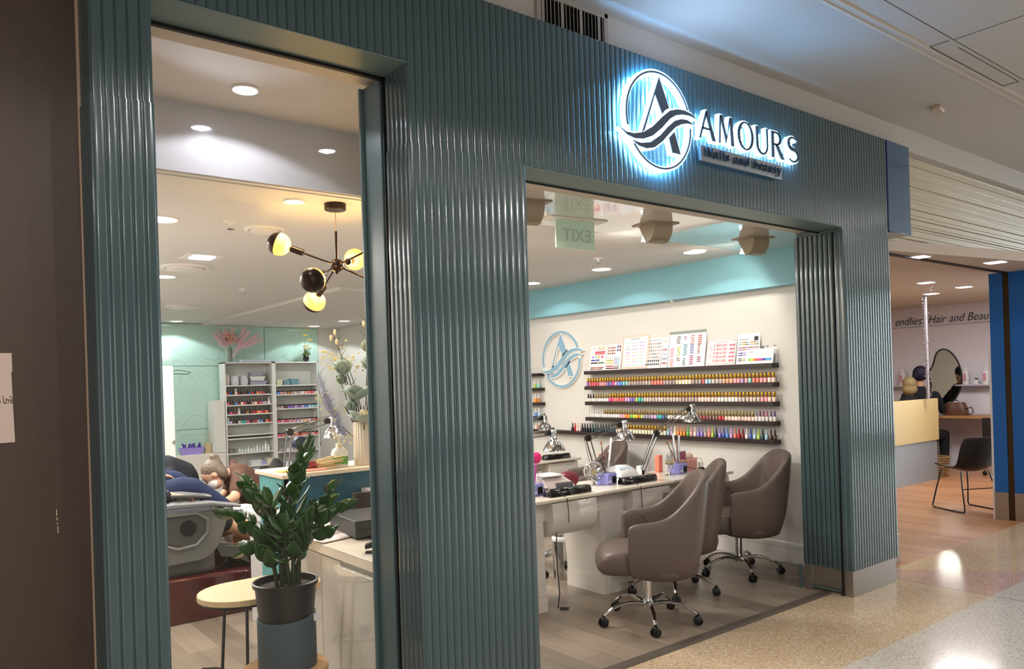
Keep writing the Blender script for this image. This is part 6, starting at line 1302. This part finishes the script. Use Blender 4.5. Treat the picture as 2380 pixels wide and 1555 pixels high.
flesh('black_top', [[(LA(1.12, 5.80, .66), .165), (LA(1.08, 5.80, .85), .155), (LA(1.03, 5.80, 1.06), .145)], [(LA(1.05, 5.62, 1.03), .066), (LA(1.15, 5.50, .89), .058), (LA(1.33, 5.525, .848), .048)], [(LA(1.05, 5.98, 1.03), .066), (LA(1.15, 6.05, .86), .058), (LA(1.33, 6.0, .84), .045)]], [], mat('black_cloth', '14141a', .85), pa, .012)
flesh('black_shorts', [[(LA(1.13, 5.70, .63), .11), (LA(1.60, 5.70, .645), .085), (LA(1.76, 5.72, .60), .078)], [(LA(1.13, 5.90, .63), .11), (LA(1.60, 5.92, .645), .085), (LA(1.74, 5.93, .61), .078)]], [], mat('black_cloth'), pa, .012)
face_parts(P, pa); flesh('hair', [], [(P(0, -.015, .04), (.088, .105, .10), rot), (P(0, -.05, -.03), (.08, .06, .10), rot)], mat('dark_hair', '1a1412', .6, bump=.5, bscale=60, stretch=(1, 1, 6)), pa, .012)
# --- person B: customer in navy trousers with raised knees
pb = thing('person', 'customer in navy trousers with raised knees in the second pedicure chair', 'person', (1.15, 6.55, .58)); LB_ = lambda *p: V(*p) - V(1.15, 6.55, .58)
el, P, rot = head_parts(LB_(1.02, 6.62, 1.32), V(1, 0, -.1), V(-.2, 0, 1))
flesh('body', [[(LB_(1.12, 6.60, .68), .15), (LB_(1.07, 6.6, .88), .14), (LB_(1.04, 6.6, 1.06), .13)], [(LB_(1.03, 6.61, 1.08), .06), (LB_(1.02, 6.62, 1.24), .055)], [(LB_(1.05, 6.42, 1.04), .05), (LB_(1.25, 6.38, .90), .04), (LB_(1.50, 6.46, .915), .028)], [(LB_(1.05, 6.78, 1.04), .05), (LB_(1.2, 6.82, .86), .04), (LB_(1.45, 6.7, .85), .028)],
    [(LB_(2.04, 6.42, .56), .034), (LB_(2.12, 6.40, .53), .034), (LB_(2.22, 6.40, .53), .026)], [(LB_(2.02, 6.68, .56), .034), (LB_(2.10, 6.68, .53), .034), (LB_(2.2, 6.68, .53), .026)]] + hand_ch(LB_(1.50, 6.46, .915), V(1, .1, -.25), V(0, 0, 1), curl=.7), el, SKIN2, pb, .009)
flesh('navy_trousers', [[(LB_(1.13, 6.50, .66), .115), (LB_(1.66, 6.40, .80), .088), (LB_(1.74, 6.38, .79), .084), (LB_(1.90, 6.40, .68), .072), (LB_(2.03, 6.42, .59), .055)], [(LB_(1.13, 6.68, .66), .115), (LB_(1.60, 6.66, .84), .088), (LB_(1.68, 6.66, .83), .084), (LB_(1.86, 6.67, .70), .072), (LB_(2.0, 6.68, .60), .055)]], [], mat('navy_cloth', '1c2846', .9, bump=.3, bscale=18), pb, .011)
flesh('black_top', [[(LB_(1.12, 6.60, .68), .165), (LB_(1.07, 6.6, .88), .155), (LB_(1.04, 6.6, 1.08), .145)], [(LB_(1.05, 6.42, 1.04), .062), (LB_(1.25, 6.38, .90), .052), (LB_(1.4, 6.43, .905), .045)], [(LB_(1.05, 6.78, 1.04), .062), (LB_(1.2, 6.82, .86), .05)]], [], mat('black_cloth'), pb, .012)
face_parts(P, pb); flesh('hair', [], [(P(0, -.015, .04), (.088, .105, .10), rot), (P(0, -.05, -.05), (.085, .06, .14), rot)], mat('dark_hair'), pb, .012)
# --- technician D: brown top, bent forward, white mask, hair up
pd_ = thing('person', 'nail technician in a brown top and white mask bending over the navy knees', 'person', (2.52, 6.93, .44)); LD = lambda *p: V(*p) - V(2.52, 6.93, .44)
fwd = (-RV * .62 + V(0, 0, -.62) - FV * .25); el, P, rot = head_parts(LD(2.03, 6.77, .835), fwd, -RV * .55 + V(0, 0, .75))
flesh('body', [[(LD(2.50, 6.93, .52), .14), (LD(2.40, 6.88, .66), .135), (LD(2.24, 6.82, .79), .12)], [(LD(2.20, 6.81, .82), .05), (LD(2.08, 6.785, .84), .048)], [(LD(2.20, 6.68, .79), .05), (LD(2.12, 6.53, .66), .042), (LD(1.99, 6.46, .625), .028)], [(LD(2.30, 6.96, .79), .05), (LD(2.18, 6.98, .64), .04), (LD(2.07, 6.80, .60), .028)],
    [(LD(2.50, 6.84, .50), .085), (LD(2.25, 6.60, .46), .06), (LD(2.32, 6.62, .12), .042)], [(LD(2.54, 7.02, .50), .085), (LD(2.28, 7.02, .46), .06), (LD(2.34, 7.0, .12), .042)], [(LD(2.32, 6.62, .10), .035), (LD(2.20, 6.58, .045), .032)], [(LD(2.34, 7.0, .10), .035), (LD(2.22, 6.98, .045), .032)]] + hand_ch(LD(1.99, 6.46, .625), V(-.9, -.1, -.2), V(0, 0, 1), curl=.9) + hand_ch(LD(2.07, 6.80, .60), V(-.9, -.3, -.1), V(0, 0, 1), curl=.9), el, SKIN2, pd_, .009)
flesh('brown_top', [[(LD(2.50, 6.93, .52), .158), (LD(2.40, 6.88, .66), .152), (LD(2.25, 6.82, .785), .135)], [(LD(2.22, 6.70, .79), .078), (LD(2.155, 6.58, .70), .066)], [(LD(2.30, 6.95, .79), .075), (LD(2.22, 6.98, .69), .064)]], [], mat('brown_cloth', '55382c', .85, bump=.6, bscale=14), pd_, .011)
flesh('black_trousers', [[(LD(2.50, 6.84, .48), .10), (LD(2.25, 6.60, .46), .075), (LD(2.32, 6.62, .14), .055)], [(LD(2.54, 7.02, .48), .10), (LD(2.28, 7.02, .46), .075), (LD(2.34, 7.0, .14), .055)]], [], mat('black_cloth'), pd_, .012)
flesh('mask', [], [(P(0, .040, -.05), (.060, .060, .060), rot)], mat('white_mask', 'dcd6d4', .8), pd_, .008); MB().tube([P(-.04, .08, -.02), P(-.078, .02, .0), P(-.082, -.01, .0)], .0015, n=5).tube([P(.04, .08, -.02), P(.078, .02, .0), P(.082, -.01, .0)], .0015, n=5).build('mask_loop', UW, pd_)
HB = mat('ash_brown_hair', '6b5c4e', .5, bump=.8, bscale=40, var=.35, vscale=22)
face_parts(P, pd_); flesh('hair', [], [(P(0, -.022, .045), (.086, .100, .092), rot), (P(0, -.05, -.01), (.080, .06, .085), rot), (P(0, -.085, .075), (.052, .045, .05), rot), (P(.03, -.11, .10), (.035, .03, .035), rot), (P(-.03, -.10, .11), (.03, .03, .035), rot)], HB, pd_, .010, 3)
t = thing('low_stool', 'low black technician stool under the person in brown', 'stool', (2.52, 6.93, 0)); MB().lathe([(.001, .28), (.15, .28), (.165, .31), (.15, .35), (.001, .36)], 24).build('seat', BLK, t, smooth=40); base_parts(t, .29, R=.19)
# --- technician C: black back, bent
pc = thing('person', 'bent back of a person in black behind the raised navy knees', 'person', (2.02, 7.75, .46)); LC = lambda *p: V(*p) - V(2.02, 7.75, .46)
el, P, rot = head_parts(LC(1.68, 7.62, .80), V(-.7, -.1, -.7), V(-.6, 0, .7))
flesh('body', [[(LC(2.02, 7.75, .54), .14), (LC(1.96, 7.73, .70), .14), (LC(1.84, 7.68, .82), .12)], [(LC(1.82, 7.67, .84), .05), (LC(1.73, 7.64, .82), .045)], [(LC(1.86, 7.52, .80), .05), (LC(1.80, 7.40, .64), .04), (LC(1.68, 7.38, .60), .028)], [(LC(1.86, 7.84, .80), .05), (LC(1.80, 7.94, .64), .04), (LC(1.68, 7.84, .60), .028)], [(LC(2.02, 7.66, .50), .085), (LC(1.76, 7.5, .46), .06), (LC(1.82, 7.5, .08), .04)], [(LC(2.04, 7.84, .50), .085), (LC(1.78, 7.98, .46), .06), (LC(1.84, 7.98, .08), .04)]], el, SKIN2, pc, .012)
flesh('black_top', [[(LC(2.02, 7.75, .54), .19), (LC(1.97, 7.73, .72), .20), (LC(1.87, 7.68, .80), .17)], [(LC(1.86, 7.52, .80), .068), (LC(1.80, 7.40, .64), .055)], [(LC(1.86, 7.84, .80), .068), (LC(1.80, 7.94, .64), .055)], [(LC(2.02, 7.66, .50), .10), (LC(1.76, 7.5, .46), .075), (LC(1.82, 7.5, .12), .055)], [(LC(2.04, 7.84, .50), .10), (LC(1.78, 7.98, .46), .075), (LC(1.84, 7.98, .12), .055)]], [], mat('blue_black_cloth', '14171f', .85), pc, .014)
face_parts(P, pc); flesh('hair', [], [(P(0, -.02, .04), (.086, .10, .095), rot)], mat('dark_hair'), pc, .012)
# --- technician E: dark bun, behind the counter
pe = thing('person', 'person with a dark hair bun sitting low behind the left end of the counter', 'person', (3.02, 7.35, .40)); LE = lambda *p: V(*p) - V(3.02, 7.35, .40)
el, P, rot = head_parts(LE(2.80, 7.33, .72), -RV * .1 - FV * .35 + V(0, 0, -.5) + RV * .5, V(0, 0, .8) - FV * .3)
flesh('body', [[(LE(3.02, 7.35, .42), .14), (LE(3.0, 7.36, .52), .13), (LE(2.93, 7.36, .60), .11)], [(LE(2.90, 7.36, .62), .05), (LE(2.84, 7.35, .66), .048)], [(LE(2.94, 7.2, .58), .05), (LE(2.84, 7.08, .44), .04), (LE(2.72, 7.1, .42), .028)]], el, SKIN2, pe, .010)
flesh('white_top', [[(LE(3.02, 7.35, .40), .158), (LE(3.0, 7.36, .52), .15), (LE(2.94, 7.36, .59), .125)], [(LE(2.94, 7.2, .58), .065), (LE(2.86, 7.1, .47), .055)]], [], mat('grey_white_cloth', 'c4c8cc', .85), pe, .012)
face_parts(P, pe); flesh('hair', [], [(P(0, -.02, .04), (.088, .105, .098), rot), (P(0, -.05, -.03), (.085, .07, .12), rot), (P(0, -.07, .11), (.045, .045, .04), rot)], mat('dark_hair'), pe, .011)
t = thing('low_stool', 'low stool behind the counter under the person with the dark bun', 'stool', (3.04, 7.36, 0)); MB().lathe([(.001, .20), (.15, .20), (.165, .22), (.15, .25), (.001, .26)], 24).build('seat', BLK, t, smooth=40); base_parts(t, .21, R=.24)
t = thing('grey_chair', 'grey shell chair back glimpsed between the brown top and the counter', 'chair', (2.56, 6.25, 0), .6); m = MB(); m.loft([[(x, y, z) for x, y in [(.0 + .06 * math.cos(a) - .02 * 1, .2 * math.sin(a)) for a in [-1.3 + 2.6 * i / 10 for i in range(11)]] + [(.0 + .04 * math.cos(a) - .02, .18 * math.sin(a)) for a in [1.3 - 2.6 * i / 10 for i in range(11)]]] for z in (.42, .52, .62, .655)]); m.build('backrest', mat('grey_shell', '5c5c62', .4), t, smooth=50); MB().box(-.35, .05, -.2, .2, .38, .43).build('seat', MATS['grey_shell'], t, bevel=.02, seg=3); base_parts(t, .38, R=.25)
# ================================================================ NEIGHBOURING SALON
PINE = mat('pale_pine', 'c9b078', .45, var=.12, vscale=5, stretch=(2, 2, 22)); CONC = mat('grey_concrete_panel', '8a8d90', .4, var=.12, vscale=3)
t = thing('salon_counter', 'pine fronted counter with grey lower panel in the neighbouring salon', 'counter', (9.2, 4.87, 0)); MB().box(0, 2.22, 0, .06, .555, 1.135).build('wood_panel', PINE, t, bevel=.002); MB().box(0, 2.17, .01, .6, 0, .555).build('lower_panel', CONC, t, smooth=0); MB().box(0, 2.20, .06, .6, 1.08, 1.10).build('top', PINE, t, smooth=0)
small('counter_papers', 'papers', 'dark papers lying on the pine counter top', MB().box(-.2, .3, -.04, .05, 0, .03), BLK, (10.5, 5.02, 1.10), .1)
m = MB(); m.tube([(0, 0, 1.45 * i / 20) for i in range(21)], .022, n=6); random.seed(12)
for k in range(160): a = Vector((0, 0, random.uniform(0, 1.45))); d = Vector((random.gauss(0, 1), random.gauss(0, 1), random.gauss(0, .3))).normalized(); m.tube([a, a + d * random.uniform(.03, .055)], .003, n=3, caps=False)
o = small('tinsel_strand', 'tinsel', 'silver tinsel strand hanging from the salon ceiling to the counter', m, mat('silver_tinsel', '9a9498', .3, .6), (10.98, 4.81, 1.14), 0, normals=False)
# mirror on X=13 wall
t = thing('wall_mirror', 'large pebble shaped mirror with thin black frame on the salon wall', 'mirror', (12.99, 5.42, 1.42))
pts = [(-.22, -.13), (-.24, -.28), (-.16, -.40), (.0, -.435), (.13, -.36), (.22, -.18), (.245, .02), (.20, .22), (.10, .38), (-.02, .44), (-.12, .38), (-.18, .20), (-.25, .05)]
def smooth_loop(p, n=5):
    N = len(p); out = []
    for i in range(N):
        a, b, c, d = [Vector(p[(i + k - 1) % N]) for k in range(4)]
        for j in range(n):
            t_ = j / n; out.append(tuple(.5 * ((2 * b) + (c - a) * t_ + (2 * a - 5 * b + 4 * c - d) * t_ ** 2 + (3 * b - a - 3 * c + d) * t_ ** 3)))
    return out
lp = smooth_loop(pts); n = len(lp)
m = MB(); m.add([(0, -x, z) for x, z in lp], [tuple(range(n))]); m.build('glass', mat('mirror_silver', 'd0d4cc', .02, 1.0), t, smooth=0)
m = MB(); m.tube([(-.004, -x, z) for x, z in lp], .012, n=6, loop=True); m.build('frame', BLK, t)
tag(MB().box(12.8, 13.0, 4.60, 5.20, 1.275, 1.295).build('wall_shelf', mat('pale_shelf', 'b9b4c0', .4), smooth=0), 'pale floating shelf right of the salon mirror', 'shelf')
tag(MB().box(12.8, 13.0, 5.95, 6.6, 1.275, 1.295).build('wall_shelf', MATS['pale_shelf'], smooth=0), 'pale floating shelf left of the salon mirror, behind the heads', 'shelf')
for y, lb in ((5.08, 'white shampoo bottle beside the small succulent on the salon shelf'), (4.80, 'white shampoo bottle at the right end of the salon shelf'), (6.05, 'white bottle on the salon shelf behind the dark haired person')):
    t = thing('shampoo_bottle', lb, 'bottle', (12.9, y, 1.295)); MB().lathe([(.045, 0), (.048, .01), (.048, .20), (.02, .225), (.02, .23)], 18).build('bottle', UW, t, smooth=40); MB().lathe([(.022, .23), (.022, .26), (.0005, .261)], 14).build('cap', UW, t, smooth=40); MB().box(-.05, -.0475, -.02, .02, .05, .17).build('label', mat('red_print', 'c88c90', .5), t)
t = thing('succulent', 'tiny succulent in a white pot on the salon shelf', 'plant', (12.9, 4.93, 1.295)); MB().box(-.035, .035, -.035, .035, 0, .07).build('pot', UW, t, bevel=.006); m = MB()
for k in range(9): petal(m, (0, 0, .068), k * .7, .5 + .1 * (k % 3), .045, .012, .1)
solid(m.build('leaves', mat('leaf_green'), t))
LED = mat('brown_ledge', 'a87c50', .4)
tag(MB().box(12.45, 13.0, 3.3, 6.4, .79, .83).build('work_ledge', LED, smooth=0, bevel=.003), 'long brown wooden ledge under the salon mirror', 'ledge')
t = thing('handbag', 'brown leather handbag with curved strap on the salon ledge', 'bag', (12.62, 5.12, .83)); m = MB(); m.loft([[(x * s, y * s, z) for x, y in rr(.18, .34, 4, .3)] for s, z in ((.95, 0), (1, .03), (.92, .12), (.7, .20))]); m.build('bag', mat('brown_leather', '5c3a28', .4, bump=.3, bscale=40), t, smooth=60)
m = MB(); m.tube([(-.05, -.15, .10), (-.06, -.24, .13), (-.05, -.26, .05), (-.05, -.20, .01)], .008, n=6); m.tube([(-.05, .14, .12), (-.06, .25, .16), (-.06, .26, .06), (-.05, .16, .01)], .008, n=6); m.tube([(-.05, -.06, .17), (-.05, -.05, .23), (-.05, .04, .23), (-.05, .06, .17)], .007, n=6); m.build('strap', BLK, t)
small('paper_pad', 'paper', 'white paper sheet on the salon ledge left of the handbag', MB().box(-.1, .1, -.14, .14, 0, .004), UW, (12.62, 5.50, .83), .1)
# black shell chair with sled legs
t = thing('waiting_chair', 'black leather shell chair on thin black sled legs in the salon entrance', 'chair', (9.10, 3.62, 0), math.radians(62))
m = MB(); rows = []
for (x, z, hw, sd) in [(.24, .45, .19, .01), (.18, .465, .21, .015), (.05, .455, .225, .03), (-.08, .44, .23, .04), (-.16, .45, .235, .05), (-.20, .52, .235, .05), (-.225, .64, .235, .045), (-.25, .76, .225, .035), (-.262, .815, .205, .025)]:
    rows.append([(x + (sd * q * q), hw * q, z + (.05 * q * q if z < .47 else 0)) for q in [-1, -.7, -.35, 0, .35, .7, 1]])
m.loft(rows, caps=False, closed=False); so = m.build('shell', mat('black_leather', '171412', .4), t, smooth=80, sub=1, normals=False); md = so.modifiers.new('s', 'SOLIDIFY'); md.thickness = .022; so.modifiers.move(1, 0)
for sg in (-1, 1): MB().tube([(.16, sg * .16, .44), (.20, sg * .20, .22), (.235, sg * .225, .03), (.22, sg * .226, .009), (.16, sg * .226, .008), (-.18, sg * .226, .008), (-.235, sg * .226, .01), (-.245, sg * .224, .04), (-.19, sg * .20, .25), (-.14, sg * .17, .43)], .008, n=8).build('leg', BLK, t)
MB().cyl((-.19, -.20, .25), (-.19, .20, .25), .006, n=6).build('stretcher', BLK, t)
t = thing('wicker_basket', 'woven wicker basket on the floor beside the pine counter', 'basket', (11.62, 5.0, 0)); m = MB()
for k in range(9): m.tube([((.11 + .05 * k / 8 + .006 * (-1) ** i) * math.cos(2 * PI * i / 24), (.11 + .05 * k / 8 + .006 * (-1) ** i) * math.sin(2 * PI * i / 24), .012 + .034 * k) for i in range(24)], .013, n=5, loop=True)
m.build('basket', mat('wicker', '8c6c44', .7), t, smooth=60)
# salon people
pf = thing('person', 'person with dark violet curly hair and black clothes behind the pine counter', 'person', (11.60, 5.95, .50)); LF = lambda *p: V(*p) - V(11.60, 5.95, .50)
el, P, rot = head_parts(LF(11.55, 5.88, 1.45), V(.8, .5, 0), V(0, 0, 1)); BKC = mat('black_cloth')
flesh('body', [[(LF(11.60, 5.95, .58), .15), (LF(11.60, 5.93, .85), .14), (LF(11.58, 5.90, 1.14), .13)], [(LF(11.57, 5.9, 1.2), .055), (LF(11.56, 5.89, 1.36), .052)], [(LF(11.70, 5.74, 1.14), .05), (LF(11.85, 5.70, .92), .042), (LF(12.05, 5.75, .9), .03)], [(LF(11.46, 6.06, 1.14), .05), (LF(11.6, 6.2, .92), .042), (LF(11.8, 6.15, .9), .03)], [(LF(11.62, 5.86, .54), .09), (LF(12.0, 5.75, .52), .065), (LF(12.0, 5.75, .1), .045)], [(LF(11.62, 6.04, .54), .09), (LF(12.0, 6.1, .52), .065), (LF(12.0, 6.1, .1), .045)]], el, SKIN, pf, .012)
flesh('black_top', [[(LF(11.60, 5.95, .58), .17), (LF(11.60, 5.93, .85), .165), (LF(11.58, 5.90, 1.16), .15)], [(LF(11.70, 5.74, 1.14), .075), (LF(11.85, 5.70, .92), .06), (LF(12.0, 5.74, .9), .05)], [(LF(11.46, 6.06, 1.14), .075), (LF(11.6, 6.2, .92), .06)]], [], BKC, pf, .014)
flesh('black_trousers', [[(LF(11.62, 5.86, .54), .11), (LF(12.0, 5.75, .52), .08), (LF(12.0, 5.75, .1), .06)], [(LF(11.62, 6.04, .54), .11), (LF(12.0, 6.1, .52), .08), (LF(12.0, 6.1, .1), .06)]], [], BKC, pf, .014)
face_parts(P, pf); flesh('hair', [], [(P(0, -.02, .04), (.115, .12, .12), rot), (P(.06, -.03, .0), (.06, .08, .07), rot), (P(-.06, -.03, .0), (.06, .08, .07), rot), (P(0, -.06, .09), (.08, .07, .06), rot)], mat('violet_black_hair', '17122a', .6, bump=1, bscale=30), pf, .014, 3)
pg = thing('person', 'person with a short blond bob and black top at the left of the pair', 'person', (11.2, 5.92, .50)); LG = lambda *p: V(*p) - V(11.2, 5.92, .50)
el, P, rot = head_parts(LG(11.20, 5.90, 1.31), V(.8, .6, 0), V(0, 0, 1))
flesh('body', [[(LG(11.2, 5.92, .56), .15), (LG(11.2, 5.92, .82), .14), (LG(11.2, 5.91, 1.02), .12)], [(LG(11.2, 5.9, 1.08), .05), (LG(11.2, 5.9, 1.24), .05)], [(LG(11.32, 5.76, 1.02), .05), (LG(11.42, 5.72, .82), .04), (LG(11.5, 5.8, .8), .03)], [(LG(11.2, 5.86, .53), .09), (LG(11.45, 5.8, .5), .06), (LG(11.45, 5.8, .1), .045)], [(LG(11.2, 6.02, .53), .09), (LG(11.45, 6.06, .5), .06), (LG(11.45, 6.06, .1), .045)]], el, SKIN, pg, .012)
flesh('black_top', [[(LG(11.2, 5.92, .54), .17), (LG(11.2, 5.92, .82), .165), (LG(11.2, 5.91, 1.04), .145)], [(LG(11.32, 5.76, 1.02), .07), (LG(11.42, 5.72, .82), .055)], [(LG(11.2, 5.86, .53), .105), (LG(11.45, 5.8, .5), .075), (LG(11.45, 5.8, .1), .06)], [(LG(11.2, 6.02, .53), .105), (LG(11.45, 6.06, .5), .075), (LG(11.45, 6.06, .1), .06)]], [], BKC, pg, .014)
face_parts(P, pg); flesh('hair', [], [(P(0, -.015, .04), (.10, .11, .10), rot), (P(0, -.04, -.05), (.105, .08, .09), rot)], mat('blond_hair', '8c7850', .6, bump=.6, bscale=50, stretch=(1, 1, .2)), pg, .012, 3)
def office_chair(label, x, y, rz):
    t = thing('styling_chair', label, 'chair', (x, y, 0), rz); MB().box(-.24, .24, -.24, .24, .40, .48).build('seat', BLK, t, bevel=.04, seg=3); m = MB(); m.loft([[(-.24 - .04 * math.cos(q * 1.3), .25 * q, z) for q in (-1, -.5, 0, .5, 1)] + [(-.20 - .04 * math.cos(q * 1.3), .25 * q, z) for q in (1, .5, 0, -.5, -1)] for z in (.46, .60, .78, .84)]); m.build('backrest', BLK, t, smooth=60, bevel=.01); base_parts(t, .40, R=.28); return t
pf.location = (12.30, 5.54, .50); pg.location = (11.72, 5.42, .50)
office_chair('black styling chair under the dark haired person, showing right of the pine counter', 12.28, 5.58, .0)
office_chair('black styling chair under the blond person behind the pine counter', 11.68, 5.46, .0)
office_chair('black styling chair cut off by the royal blue panel', 12.2, 4.30, .2)
# lettering on the salon wall
st = thing('wall_lettering', 'black italic lettering across the top of the white salon wall', 'lettering', (12.985, 6.19, 2.285), -PI / 2)
text_obj('letters', 'endliest Hair and Beauty', mat('black_vinyl_letter', '15141a', .4), st, size=.185, loc=(0, 0, 0), depth=.002, shear=.32, sx=.82, space=1.02, offset=-.002)
